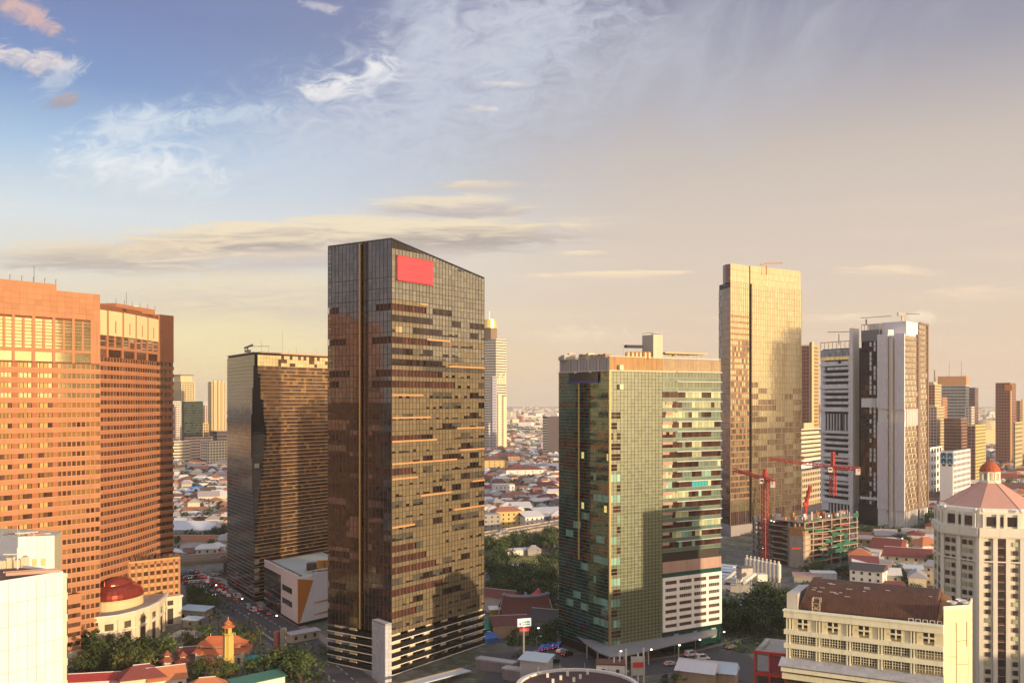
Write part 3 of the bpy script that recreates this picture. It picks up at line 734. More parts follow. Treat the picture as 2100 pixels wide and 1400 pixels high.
for j in range(nf):
    z0 = top_off - (j + 1) * FHA
    base = z0 < 6
    t.piece('spandrel', A0 + u * 34, u, z0 + .85, 68.0, 1.72, .5, M_cream if base else M_brick, .02, 0)
    t.piece('string_course', A0 + u * 34, u, z0 + 1.62, 68.0, .16, .62, mat('pale_course', (.56, .32, .17), .7, var=.05), .06, 0)
    if base: t.piece('spandrel', A0 + u * 34, u, z0 + 2.6, 68.0, 1.6, .46, M_cream, .0, 0); continue
    tr = back(115)
    n = 9; w = (68 - tr - .6) / n
    for k in range(n):
        t.piece('pane', A0 + u * (tr + .3 + (k + .5) * w), u, z0 + 2.53, w - .42, 1.5, .08, g_amb if j < 4 else (g_brn if random.Random(j * 9 + k // 3).random() < .12 + j * .03 else g_org), -.02)
        t.piece('brick_pier', A0 + u * (tr + .3 + k * w), u, z0 + 2.53, .42, 1.58, .4, M_brick, -.06, 0)
    x0 = 0.0; half = (j % 2 == 0)
    for a, b in tb[:3] + [(back(-45), back(-16)), (back(-90), back(-55))]:
        t.piece('brick_pier', A0 + u * (b + 1.0), u, z0 + 2.5, 2.0, 1.8, .42, M_brick2, -.02, 0)
        w2 = (b - a) / 4
        for k in range(4):
            wide = k in (0, 3)
            lit = half and not wide
            t.piece('pane' if not lit else 'ochre_panel', A0 + u * (a + (k + .5) * w2), u, z0 + 2.53, w2 - .25, 1.5, .1, (g_amb if j < 4 else (g_brn if random.Random(j * 5 + k // 2).random() < .1 + j * .02 else g_org)) if not lit else mat('ochre_panel', (.52, .33, .12), .7, var=.1), -.02)
ph = hit(E - u * 0 + v * 8, u, 116)
q = E + v * 8 + u * ph
zp = Zat(583, q.y)
t.part('penthouse', MB().prism([q - u * 45, q, q + v * 10, q - u * 45 + v * 10], ZA - .5, zp), M_brick)
for k in range(9):
    s_ = q - u * (.3 + k * 4.0); t.part('lamp_post', MB().tube((s_.x, s_.y, zp), (s_.x, s_.y, zp + 1.7), .07, 4).tube((s_.x, s_.y, zp + 1.5), (s_.x + .5, s_.y, zp + 1.7), .06, 4), M_dark)
s_ = q - u * 8; t.part('antenna', MB().tube((s_.x, s_.y, zp), (s_.x, s_.y, zp + 5.5), .07, 4), M_dark)
t.done()
# low stepped brick annex at its foot (between the white box and the cream base)
an = Thing('brick_annex', 'low stepped brick annex at the foot of the broad brick tower', 'annex', (E.x - 12, E.y - 10))
p0 = XY(134, 330); p1 = p0 + u * hit(p0, u, 166)
an.part('wall', MB().prism([p0 - u * 12, p1 - u * .2 + v * .3, p1 - u * .2 + v * 6, p0 - u * 12 + v * 6], 0, Zat(1222, 335)), M_brickj)
zt = Zat(1215, 335)
for j in range(6):
    z0 = zt - 1.5 - (j + 1) * 3.2
    if z0 < 2: break
    an.part('spandrel', MB().ubox(p0 - u * 12, u, 12 + hit(p0, u, 166), z0 + 1.45, z0 + 3.2, .1, .4), M_brick)
    for k in range(7): an.piece('pane', p1 - u * (.9 + k * 1.5), u, z0 + .72, 1.3, 1.4, .08, g_brn, -.1)
an.part('parapet', MB().ubox(p0 - u * 12, u, 12 + hit(p0, u, 166), zt - 1.5, zt, .15, .4), M_brick)
an.part('base', MB().ubox(p0 - u * 12, u, 14 + hit(p0, u, 166), 0, 5.0, .9, .4), M_cream)
an.part('parapet_side', MB().ubox(p1, v, 6, 0, zt, .02, .3), M_brick2)
an.done()

M_brickc = mat('copper_brick', (.39, .165, .085), .85, var=.14, scale=.15, streak=.16)
# curved tower
pts = [Vector(p) for p in ((-157.0, 362.0), (-154.6, 371.4), (-152.6, 381.0), (-151.4, 391.0), (-150.8, 402.0), (-150.4, 413.5))]
pts = [Vector((p.x + .3, p.y)) for p in pts]
end = pts[-1] + Vector((3.6, 8.4)); ZB2 = Zat(632, 362); ZBE = Zat(646, 418)
t = Thing('brick_curved_tower', 'orange brick tower with a curved front of ribbon windows beside the broad brick tower', 'tower', (pts[2].x, pts[2].y))
foot = pts + [end, end + Vector((-26, 14)), pts[0] + Vector((-26, 14))]
t.part('wall', MB().prism([p + Vector((-.35, .1)) for p in foot], 0, ZBE - .3), M_brickj)
ztop = Zat(735, 380)
zc0 = Zat(690, 378)
segs = [(pts[i], pts[i + 1]) for i in range(len(pts) - 1)]
M_crp = mat('cream_top_panel', (.64, .52, .30), .8, var=.06, streak=.06)
for i, (a, b) in enumerate(segs):
    d = (b - a).normalized(); L = (b - a).length; mid = (a + b) / 2
    t.piece('cream_panel', mid, d, (zc0 + ZB2) / 2, L - 1.3, ZB2 - zc0, .5, M_crp, .25, 0)
    t.piece('slit_window', mid, d, zc0 + 3.4, .7, 4.6, .5, M_brick2, .28, 0)
    t.piece('brick_pier', b, d, (ztop + ZB2) / 2, 1.1, ZB2 - ztop, .55, M_brickc, .1, 0)
    n = 2
    for k in range(n):
        c = a + d * (L * (.27 + .46 * k))
        for e in range(8): t.piece('pane', c, d, ztop + 3.9 + (e + .5) * (zc0 - ztop - 4.2) / 8, L * .36, (zc0 - ztop - 4.2) / 8 - .2, .08, R.choice((g_amb, g_brn, g_brn)), .02)
    t.piece('brick_pier', mid, d, (ztop + 3.9 + zc0) / 2, L * .12, zc0 - ztop - 4.0, .4, M_brickc, .05, 0)
    t.piece('pane', mid, d, ztop + 1.7, L * .75, 2.7, .08, g_brn, .02)
    t.piece('spandrel', mid, d, ztop + 3.6, L, 1.0, .4, M_brickc, .02, 0)
    nn = 5
    for j in range(40):
        z0 = ztop - (j + 1) * 3.24
        if z0 < 14: break
        t.piece('spandrel', mid, d, z0 + .75, L + .05, 1.5, .5, M_brickc, .08, 0)
        t.piece('string_course', mid, d, z0 + 1.48, L + .1, .15, .62, MATS['pale_course'], .12, 0)
        for k in range(nn):
            t.piece('pane', a + d * (L * (k + .5) / nn), d, z0 + 2.38, L / nn - .3, 1.55, .08, g_brn, .0)
            t.piece('post', a + d * (L * k / nn), d, z0 + 2.38, .26, 1.64, .3, M_brickc, .02, 0)
d = (end - pts[-1]).normalized(); L = (end - pts[-1]).length
for j in range(40):
    z0 = ztop - (j + 1) * 3.24
    if z0 < 14: break
    t.piece('spandrel', (pts[-1] + end) / 2, d, z0 + .75, L, 1.5, .5, M_brickc, .08, 0)
    t.piece('string_course', (pts[-1] + end) / 2, d, z0 + 1.48, L + .1, .15, .62, MATS['pale_course'], .12, 0)
    for k in range(4): t.piece('pane', pts[-1] + d * (L * (k + .5) / 4), d, z0 + 2.38, L / 4 - .5, 1.55, .08, g_brn, .0)
for j in range(6):
    for k in range(3): t.piece('brick_panel', pts[-1] + d * (L * (k + .5) / 3), d, ztop + (j + .5) * (ZBE - ztop) / 6, L / 3 - .04, (ZBE - ztop) / 6 - .04, .4, M_brickc, .0, 0)
n_ = pts[1] + Vector((-5, 2)); zp = Zat(624, 385)
a = XY(238, 380); b = XY(318, 408)
d = (b - a).normalized(); n = Vector((-d.y, d.x)) * 8
t.part('penthouse', MB().prism([a, b, b + n, a + n], ZBE - 1, zp), M_brickc)
for k in range(6):
    s_ = a.lerp(b, k / 5); t.part('lamp_post', MB().tube((s_.x, s_.y, zp), (s_.x, s_.y, zp + 1.8), .07, 4), M_dark)
s_ = a.lerp(b, .25); t.part('antenna', MB().tube((s_.x, s_.y, zp), (s_.x, s_.y, zp + 5), .07, 4), M_dark)
s_ = XY(277, 378); t.part('satellite_dish', MB().lathe((s_.x, s_.y, zp - 2.0), [(.1, 0), (1.0, .2), (1.3, .6), (1.3, .7)], 10), M_white)
t.done()

# brick wing with small square windows on a cream portal
a, b = XY(252, 384), XY(369, 399)
t = Thing('brick_wing', 'low brick wing with square windows above a tall cream portal', 'wing', (b.x, b.y))
d = (b - a).normalized(); L = (b - a).length; n = Vector((-d.y, d.x)); zt = Zat(1146, 397)
t.part('wall', MB().prism([a + n * .3, b + n * .3, b + n * 12, a + n * 12], 0, zt - .6), M_brickj)
t.part('roof', MB().prism([a + n * .6, b + n * .6, b + n * 11.6, a + n * 11.6], zt - .6, zt - .5), M_roofgrey)
nb = 9
zs = [10.2 + k * 3.15 for k in range(6)]
for k in range(nb + 1): t.piece('brick_pier', a + d * max(.4, min(L - .4, L * k / nb)), d, (9 + zt) / 2, .85, zt - 9, .5, M_brick, .05, 0)
for z in zs:
    t.piece('spandrel', a + d * (L / 2), d, z - .2, L, 1.5, .46, mat('ochre_brick', (.48, .29, .11), .8, var=.1), .02, 0)
    for k in range(nb): t.piece('pane', a + d * (L * (k + .5) / nb), d, z + 1.35, L / nb - .9, 1.55, .1, g_brn, .0)
t.part('parapet', MB().ubox(a, d, L, zt - 1.1, zt + .1, .3, .3), M_brick)
pa, pb = XY(338, 391), XY(373, 396)
dd = (pb - pa).normalized(); LP = (pb - pa).length; nn = Vector((-dd.y, dd.x)); zz = Zat(1225, 394)
t.part('portal', MB().prism([pa, pb, pb + nn * 9, pa + nn * 9], 0, zz), M_cream)
t.part('portal_cornice', MB().prism([pa - dd * .4 - nn * .4, pb + dd * .4 - nn * .4, pb + dd * .4 + nn * 9, pa - dd * .4 + nn * 9], zz, zz + .8), M_cream)
t.part('portal_opening', MB().ubox(pa + dd * (LP * .15), dd, LP * .34, .3, zz * .62, .04, .1), M_dark); t.part('portal_window', MB().ubox(pa + dd * (LP * .15), dd, LP * .34, zz * .74, zz * .92, .04, .1), M_win)
for z in (1.5, 3.5, 5.5, 7.5): t.part('stone_band', MB().ubox(pa + dd * (LP * .58), dd, LP * .4, z, z + .12, .05, .1), M_white)
t.done()

# cream building with the curved front and the red ribbed dome
t = Thing('domed_hall', 'cream hall with curved colonnaded front and red ribbed dome', 'hall', (-150, 368))
arc = [Vector(p) for p in ((-152, 341), (-146.7, 345.5), (-141.3, 349), (-137.6, 356), (-135.6, 364), (-135.2, 372), (-136.3, 382), (-138.6, 391))]
inn = [Vector(p) for p in ((-160, 395), (-165, 350))]
Zt = 12.6
t.part('wall', MB().prism(arc + inn, 0, Zt), M_cream)
t.part('terrace_floor', MB().prism([p + (Vector((-150, 368)) - p) * .06 for p in arc + inn], Zt, Zt + .06), mat('terrace_tiles', (.42, .34, .30), .8, var=.15))
for a, b in zip(arc, arc[1:]):
    d = (b - a).normalized(); L = (b - a).length
    t.part('cornice', MB().ubox(a - d * .2, d, L + .4, Zt - .9, Zt + .9, .55, .3), M_cream); t.part('cornice_lip', MB().ubox(a - d * .2, d, L + .4, Zt + .7, Zt + 1.1, .75, .3), M_white)
    for k in (.58,):
        t.part('door_opening', MB().ubox(a + d * (L * k - 1.4), d, 2.8, .3, 6.8, .03, .2), mat('shaded_opening', (.09, .05, .04), .5)); t.part('window', MB().ubox(a + d * (L * k - 1.5), d, 3.0, 8.2, 10.6, .05, .2), g_amb)
    t.part('pilaster', MB().ubox(a + d * .05, d, 1.1, 0, Zt - .9, .35, .2), M_cream)
    t.part('stone_band', MB().ubox(a, d, L, 7.3, 7.6, .42, .2), M_white)
yaw = math.atan2(14, 5); c0 = P(247, 1232, 366); c0 = Vector((c0.x - 1.6, c0.y + 2, Zt))
drum = t.part('drum', MB().lathe(c0, [(9.4, 0), (9.2, 3.2), (9.6, 3.4), (9.6, 3.7)], 28, sx=1.15, sy=.78, yaw=yaw), mat('dome_drum', (.62, .52, .30), .7, var=.05))
M_dome = mat('dome_copper', (.32, .055, .035), .32, .55, var=.12, scale=.6)
dome = t.part('dome', MB().lathe((c0.x, c0.y, c0.z + 3.7), [(9.3, 0), (9.35, .9), (9.0, 2.0), (8.1, 3.3), (6.6, 4.2), (5.4, 4.6)], 28, sx=1.15, sy=.78, yaw=yaw), M_dome)
rib = MB()
for k in range(28):
    th = 2 * math.pi * k / 28
    pr = [(9.3, 0), (9.35, .9), (9.0, 2.0), (8.1, 3.3), (6.6, 4.2), (5.4, 4.6)]
    for (r0, z0), (r1, z1) in zip(pr, pr[1:]):
        def w_(r, z):
            x, y = math.cos(th) * r * 1.15, math.sin(th) * r * .78
            return (c0.x + x * math.cos(yaw) - y * math.sin(yaw), c0.y + x * math.sin(yaw) + y * math.cos(yaw), c0.z + 3.7 + z)
        rib.tube(w_(r0, z0), w_(r1, z1), .10, 4)
t.part('dome_rib', rib, M_dome, parent=dome, kind='stuff')
t.part('upper_dome', MB().lathe((c0.x - .6, c0.y + 1.5, c0.z + 8.1), [(5.4, 0), (5.3, .6), (4.6, 1.5), (3.2, 2.2), (.6, 2.5)], 24, sx=1.25, sy=.7, yaw=yaw), M_dome, parent=dome)
t.part('finial', MB().lathe((c0.x - 3.2, c0.y - 5, c0.z + 7.2), [(1.2, 0), (1.0, .8), (.35, 1.4), (.3, 2.4), (.02, 3.4)], 10), M_dome, parent=dome)
t.done()

# white panelled block with plant on its roof, near left edge
u = Vector((.54, .8417)); v = Vector((-.8417, .54))
E = XY(128, 200); Z1 = 55.0; A0 = E - u * 40
t = Thing('white_panel_block', 'white panelled box building with plant on its roof', 'building', (E.x, E.y))
t.part('wall', MB().prism([A0 + v * .1, E - u * .1 + v * .1, E - u * .1 + v * 16, A0 + v * 16], 0, Z1 - .5), mat('panel_joint', (.46, .42, .30), .8))
M_wp = mat('white_cladding', (.74, .76, .77), .45, var=.05, scale=.15, piece=.05)
for i in range(21):
    for j in range(14):
        t.piece('cladding_panel', E - u * ((i + .5) * 1.9), u, Z1 - .02 - (j + .5) * 4.5, 1.82, 4.42, .12, M_wp, .06, .0008)
t.part('end_fin', MB().prism([E, E + Vector((.9, .35)), E + Vector((.9, .35)) + v * 16, E + v * 16], 0, Z1 - .3), mat('side_cladding', (.55, .58, .50), .6, var=.1))
for j in range(14): t.part('side_pane', MB().ubox(E + Vector((.9, .35)), v, 1.6, Z1 - 4.2 - j * 4.5, Z1 - 1.2 - j * 4.5, .04, .1), M_win)
t.part('roof', MB().prism([A0 + v * .3, E - u * .3 + v * .3, E - u * .3 + v * 15.6, A0 + v * 15.6], Z1 - .5, Z1 - .4), mat('brown_roof_felt', (.15, .085, .06), .9, var=.3, scale=.5))
t.part('parapet', MB().ubox(A0, u, 40, Z1 - .5, Z1 + .15, .14, .25).ubox(E, v, 15.6, Z1 - .5, Z1 + .15, .14, .25), M_wp)
t.part('roof_duct', MB().ubox(E - u * 9 + v * 5, Vector((.9, .43)), 10, Z1 + .1, Z1 + .7, .4, .4).ubox(E - u * 9 + v * 6, Vector((.9, .43)), 10, Z1 + .5, Z1 + .8, .1, .1), mat('pink_duct', (.5, .3, .24), .7))
t.done()
K = XY(38, 214); q1 = XY(112, 216); Z2 = Zat(1097, 216)
t = Thing('white_plant_tower', 'white panelled plant tower with red pipework behind the white box roof', 'plant tower', (K.x, K.y))
d = (q1 - K).normalized(); L = (q1 - K).length; q0 = XY(-40, 226); n = Vector((-d.y, d.x))
t.part('wall', MB().prism([K + n * .1, q1 + n * .1, q1 + n * 9, q0 + n * 6, q0 + n * .1], Z1 - 8, Z2 - .3), MATS['panel_joint'])
for i in range(4):
    for j in range(3): t.piece('cladding_panel', K + d * ((i + .5) * L / 4), d, Z2 - (j + .5) * 2.9, L / 4 - .04, 2.86, .12, M_wp, .04, 0)
d2 = (K - q0).normalized(); L2 = (K - q0).length
for i in range(6):
    for j in range(3): t.piece('cladding_panel', q0 + d2 * ((i + .5) * L2 / 6), d2, Z2 - (j + .5) * 2.9, L2 / 6 - .04, 2.86, .12, M_wp, .04, 0)
for x in (66, 84): t.part('vent', MB().ubox(K + d * hit(K, d, x), d, .9, Z2 - 6.6, Z2 - 5.0, .15, .1), mat('vent_yellow', (.6, .55, .25), .7))
M_pipe = mat('pink_pipe', (.62, .36, .28), .6, var=.2)
for k in range(7):
    p = K + d * (k * 1.1) - n * -2 - d * 4 + n * R.uniform(0, 3); t.part('pipe', MB().tube((p.x, p.y, Z2), (p.x + R.uniform(2, 4), p.y + R.uniform(-.5, .5), Z2 + R.uniform(.1, .4)), .14, 6).tube((p.x, p.y, Z2 - .4), (p.x, p.y, Z2 + .6), .10, 5), R.choice((M_pipe, M_red, M_metal, M_white)))
p = K - d * .6 + n * 2; t.part('mast', MB().tube((p.x, p.y, Z2 - .3), (p.x, p.y, Z2 + 2.4), .07, 5), M_pipe)
p = XY(64, 214); t.part('roof_beam', MB().tube((p.x - 4, p.y + 1, Z2 + .5), (p.x + 1, p.y + 1, Z2 + .9), .16, 6), M_white)
t.done(least=6)
pl = Thing('rooftop_machine', 'cream air conditioning machine on the white box roof', 'machine', (K.x - 6, K.y - 6, Z1 - .4))
p = XY(8, 207)
for k in range(4):
    pl.part('unit', MB().box((p.x + k * 1.3, p.y + k * .4, Z1 - .4), (1.1, 1.6, 1.6 + .6 * (k % 2))), M_cream); pl.part('fan', MB().tube((p.x + k * 1.3, p.y + k * .4, Z1 + 1.2 + .6 * (k % 2)), (p.x + k * 1.3, p.y + k * .4, Z1 + 1.45 + .6 * (k % 2)), .4, 8), M_metal)
p = XY(36, 205); pl.part('pipe', MB().tube((p.x, p.y, Z1 - .4), (p.x, p.y, Z1 + 4.2), .16, 6).tube((p.x, p.y, Z1 + 2.8), (p.x - 3, p.y, Z1 + 2.8), .14, 6), M_white)

# ------------------------------------------------------------------ bronze fin tower with the dark diamond on its corner
C = XY(522, 436); u = Vector((.5816, .8134)); LT, BT = XY(466, 476), XY(466, 480); Rr = C + u * 58
lv = (LT - C).normalized(); LL = (LT - C).length; lu = -lv; ZT = Zat(722, 436)
t = Thing('bronze_finned_tower', 'brown glass tower ringed by bright horizontal fins with a black diamond on its corner', 'tower', (C.x, C.y))
inward = (u + lv).normalized()
D0 = 17.0; zD = Zat(890, 440); cutR, cutL = 6.2, 6.0
g_br = glass('bronze_glass', (.16, .09, .05), .72, .06, .3); g_bro = glass('ochre_glass', (.30, .17, .065), .66, .06, .35); g_gy = glass('bronze_grey_glass', (.15, .12, .10), .75, .06, .25)
def cut(z):
    k = (1 - (z - zD) / (ZT - zD)) if z > zD else (z - 30) / (zD - 30)
    return max(0.0, min(1.0, k))
# body follows the diamond in slices
zz = [0, 30, (30 + zD) / 2, zD, (zD + ZT) / 2, ZT]
prev = None
body = MB()
rings = []
for z in zz:
    k = cut(z); a = C + lv * (cutL * k + .5); b = C + u * (cutR * k + .5)
    rings.append([(p.x, p.y, z) for p in (a + u * .5, b + lv * .5, Rr + lv * .5 - u * .5, Rr + lv * 50, LT + u * 20, LT + u * .5 - lv * .3)])
body.rings(rings, 0); t.part('wall', body, M_dark)
dm = MB(); up = lambda p, z: (p.x, p.y, z)
e_ = Vector((-inward.x, -inward.y)) * 0.0
dm.poly([up(C + lv * cutL, zD), up(C, 30), up(C + u * cutR, zD)]).poly([up(C + lv * cutL, zD), up(C + u * cutR, zD), up(C, ZT)])
t.part('black_diamond', dm, M_black)
RL = 58.0; ncol = 34; w = RL / ncol; rh = 1.665; nr = int((ZT - 1) / rh)
M_fin = mat('bright_fin', (.74, .52, .33), .3, .5, var=.05)
for j in range(nr):
    z = ZT - 1 - (j + .5) * rh; s0 = cutR * cut(z)
    for i in range(ncol):
        s = (i + .5) * w
        if s - w / 2 < s0: continue
        px, py = proj((C.x + u.x * s, C.y + u.y * s, z))
        mm = g_br if R.random() < .82 else g_bro
        if R.random() < .10: mm = g_gy
        if j < 3: mm = g_amb if R.random() < .7 else g_br
        t.piece('pane', C + u * s, u, z, w - .08, rh - .06, .06, mm, .0, .004)
    if j > 2: t.piece('fin', C + u * ((RL + s0) / 2), u, z + rh / 2, RL - s0, .18, .55, M_fin, .25, 0)
    sl = cutL * cut(z); nl = 26; wl = LL / nl
    for i in range(nl):
        s = (i + .5) * wl
        if s > LL - sl: continue
        t.piece('pane', LT + lu * s, lu, z, wl - .06, rh - .06, .06, g_gy, .0, .004)
    if j > 2: t.piece('fin', LT + lu * ((LL - sl) / 2), lu, z + rh / 2, LL - sl, .10, .3, mat('dull_fin', (.30, .22, .18), .4, .5), .14, 0)
    if j > 18 and j % 3 == 0: t.piece('fin', C + u * (s0 / 2 - .1) + lv * (s0 * .25), u, z + rh / 2, max(.3, s0), .1, .3, MATS['dull_fin'], .2, 0)
for k, y in enumerate((952, 1150, 1167, 1182, 1206)): t.part('lit_grille', MB().ubox(C - u * .2, u, 2.6, Zat(y, 436) - 1.6, Zat(y, 436) + .4, .35, .0), mat('pale_grille', (.40, .38, .28), .6, var=.2))
t.part('roof', MB().prism([C + lv * 2 + u * 2, Rr - u * 2 + lv * 2, Rr + lv * 45, LT + u * 4], ZT, ZT + .3), mat('pale_roof', (.45, .48, .55), .7, var=.1))
t.part('roof_edge', MB().ubox(C + u * 3, u, RL - 3, ZT - .3, ZT + .25, .5, .2).ubox(LT, lu, LL, ZT - .1, ZT + .2, .3, .1), M_cop)
p = XY(508, 444); t.part('gondola_crane', MB().box((p.x, p.y, ZT + .3), (2.6, 1.6, 1.2)).tube((p.x - 1.6, p.y, ZT + 2.2), (p.x + 2.4, p.y, ZT + 3.8), .5, 6).tube((p.x + 1, p.y, ZT + 3), (p.x + 9, p.y + 3, ZT + 3.3), .12, 5).tube((p.x, p.y, ZT + .8), (p.x, p.y, ZT + 2.6), .4, 6), M_metal)
for px, h in ((536, 6), (579, 11), (551, 3), (608, 3), (592, 2), (650, 2)): p = XY(px, 450); t.part('antenna', MB().tube((p.x, p.y, ZT), (p.x, p.y, ZT + h), .06, 4), M_metal)
t.done()
# low white building with the orange wedge in front of it
C = XY(611, 388); u = Vector((.60, .80)); LT = XY(542, 428); lu = (C - LT).normalized(); LL = (C - LT).length; ZT = Zat(1186, 388)
t = Thing('white_orange_podium', 'low white building with an orange wedge and stripes in front of the finned tower', 'building', (C.x, C.y))
Rr = C + u * 34
t.part('wall', MB().prism([C, Rr, Rr - lu * LL, LT], 1.5, ZT), mat('pale_lilac_render', (.84, .79, .83), .8, var=.07, streak=.05))
t.part('base', MB().prism([C + u * 1 - lu * 1, Rr, Rr - lu * (LL - 2), LT + u * 1], 0, 1.5), M_dark)
n = Vector((u.y, -u.x))
wdg = MB().hexa([(*(C + n * .0).xy, 1.4), (*(C + u * .8).xy, 1.4), (*(C + u * .8 + n * .1).xy, 1.4), (*(C + n * .1).xy, 1.4)], [(*(C - u * .2).xy, ZT - .1), (*(C + u * 7.5).xy, ZT - 1.6), (*(C + u * 7.5 + n * .6).xy, ZT - 1.6), (*(C - u * .2 + n * .6).xy, ZT - .1)])
M_or = mat('orange_panel', (.62, .22, .03), .6, var=.05)
t.part('orange_wedge', wdg, M_or)
for y in (1235, 1259):
    z = Zat(y, 396); a = C + u * 8.5
    t.part('orange_stripe', MB().hexa([(*a.xy, z), (*(Rr).xy, z - .5), (*(Rr + n * .15).xy, z - .5), (*(a + n * .15).xy, z)], [(*a.xy, z + .3), (*(Rr).xy, z + 1.6), (*(Rr + n * .15).xy, z + 1.6), (*(a + n * .15).xy, z + .3)]), M_or)
nl = 9; wl = LL * .52 / nl
for i in range(nl):
    for j in range(6): t.piece('pane', LT + lu * ((i + .5) * wl), lu, 2.6 + j * 2.7, wl - .1, 2.6, .06, g_gy, .04)
for z in (7.6, 13.0):
    for k in range(5): t.piece('pane', LT + lu * (LL * .56 + (k + .5) * 2.6), lu, z, 2.4, 2.3, .06, M_win, .05)
q_ = [C + u * .6 - lu * .6, Rr, Rr - lu * LL, LT + u * .6]
t.part('roof', MB().prism([q_[0], q_[1], q_[2], q_[3]], ZT, ZT + .08), mat('pale_green_roof', (.40, .43, .40), .8, var=.1))
t.part('parapet', MB().ubox(LT, lu, LL, ZT, ZT + 1.2, .1, .3).ubox(C + u * 7.2, u, 27, ZT, ZT + 1.0, .1, .3), mat('pale_lilac_render', (0, 0, 0)))
gr_ = MB()
for k in range(14): gr_.ubox(LT + lu * (LL * k / 14) + u * 2.2, lu, .4, ZT + .3, ZT + .8, .9, .9)
t.part('roof_grating', gr_, M_metal, kind='stuff')
p = P(643, 1160, 408); t.part('drum_tank', MB().lathe((p.x, p.y, ZT), [(3.0, 0), (3.0, 2.6), (2.8, 2.9)], 16), mat('dark_tank', (.06, .05, .05), .6))
t.part('roof_unit', MB().box((p.x + 2.2, p.y - 1, ZT + 2), (1.0, 1.0, 2.2)), M_white)
p = XY(662, 404)
for k in range(3): t.part('cooling_tower', MB().box((p.x + k * 2.6 - 1, p.y + k, ZT + 1.5), (2.3, 2.3, 3.2), .6), mat('rust_cladding', (.55, .26, .08), .7, var=.2))
for k in range(5): t.part('roof_pipe', MB().tube((p.x - 6 + k, p.y - 4 - k * .4, ZT + .6 + .25 * k), (p.x + 3 + k, p.y - 1, ZT + .9 + .25 * k), .28, 6).tube((p.x - 6 + k, p.y - 4 - k * .4, ZT), (p.x - 6 + k, p.y - 4 - k * .4, ZT + .8 + .25 * k), .2, 6), R.choice((M_white, M_cream, M_metal)))
p = G(540, 1242); t.part('glass_canopy', MB().hexa([(p.x - 1, p.y, 3.6), (p.x + 9, p.y - 14, 3.6), (p.x + 14, p.y - 10, 4.2), (p.x + 4, p.y + 5, 4.2)], [(p.x - 1, p.y, 3.8), (p.x + 9, p.y - 14, 3.8), (p.x + 14, p.y - 10, 4.4), (p.x + 4, p.y + 5, 4.4)]), g_gy)
t.done()
# ------------------------------------------------------------------ helper for plain two-faced towers
def block(name, label, cat, pxl, pxc, pxr, ytop, d, mw, mp, fh=3.4, cw=3.2, style='grid', ang=.615, roof=None, zb=0.0, mw2=None, mp2=None, group=None, extra=None, wr=.55, deep=None, done=True):
    u = Vector((ang, math.sqrt(1 - ang * ang))); v = Vector((-u.y, u.x))
    C = XY(pxc, d); LR = hit(C, u, pxr) if pxr > pxc else (deep or 14.0); LL = hit(C, v, pxl) if pxl < pxc else (deep or 14.0)
    if LR < 0 or LR > 120: LR = 30
    if LL < 0 or LL > 120: LL = 30
    zt = Zat(ytop, d); t = Thing(name, label, cat, (C.x, C.y), group)
    Rr, Lf = C + u * LR, C + v * LL
    t.part('wall', MB().prism([C + u * .25 + v * .25, Rr - u * .25 + v * .25, Rr + v * (LL - .25) - u * .25, Lf + u * .25 - v * .25], zb, zt - .3), mw)
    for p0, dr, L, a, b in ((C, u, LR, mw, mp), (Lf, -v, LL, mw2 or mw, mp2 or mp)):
        n = max(1, round(L / cw)); w = L / n; nf = max(1, int((zt - zb - 1.0) / fh))
        for j in range(nf):
            z0 = zt - 1.0 - (j + 1) * fh
            h = fh * wr
            if style in ('grid', 'bands'):
                t.piece('spandrel', p0 + dr * (L / 2), dr, z0 + (fh - h) / 2, L, fh - h, .3, a, .14, 0)
            for i in range(n):
                if style == 'curtain':
                    t.piece('pane', p0 + dr * ((i + .5) * w), dr, z0 + fh / 2, w - .12, fh - .14, .08, b, .28, .004)
                else:
                    t.piece('window', p0 + dr * ((i + .5) * w), dr, z0 + fh - h / 2, w * (.94 if style == 'bands' else .66), h - .06, .08, b, .27, .003)
        if style == 'grid':
            for i in range(n + 1): t.piece('pier', p0 + dr * min(max(i * w, .3), L - .3), dr, (zb + zt - 1.0) / 2, w * .34, zt - 1.0 - zb, .36, a, .16, 0)
    t.part('parapet', MB().ubox(C, u, LR, zt - 1.0, zt + .4, .32, .3).ubox(Lf, -v, LL, zt - 1.0, zt + .4, .3, .3), mw)
    t.part('roof', MB().prism([C + u * .6 + v * .6, Rr - u * .6 + v * .6, Rr + v * (LL - .6) - u * .6, Lf + u * .6 - v * .6], zt - .3, zt), roof or M_roofgrey)
    if extra: extra(t, C, u, v, LR, LL, zt)
    if done: t.done()
    return t, C, u, v, LR, LL, zt
def crown(w0, w1, h, m, d0=.2, d1=.8):
    def f(t, C, u, v, LR, LL, zt):
        t.part('penthouse', MB().prism([C + u * (LR * a) + v * (LL * b) for a, b in ((w0, d0), (w1, d0), (w1, d1), (w0, d1))], zt, zt + h), m)
    return f

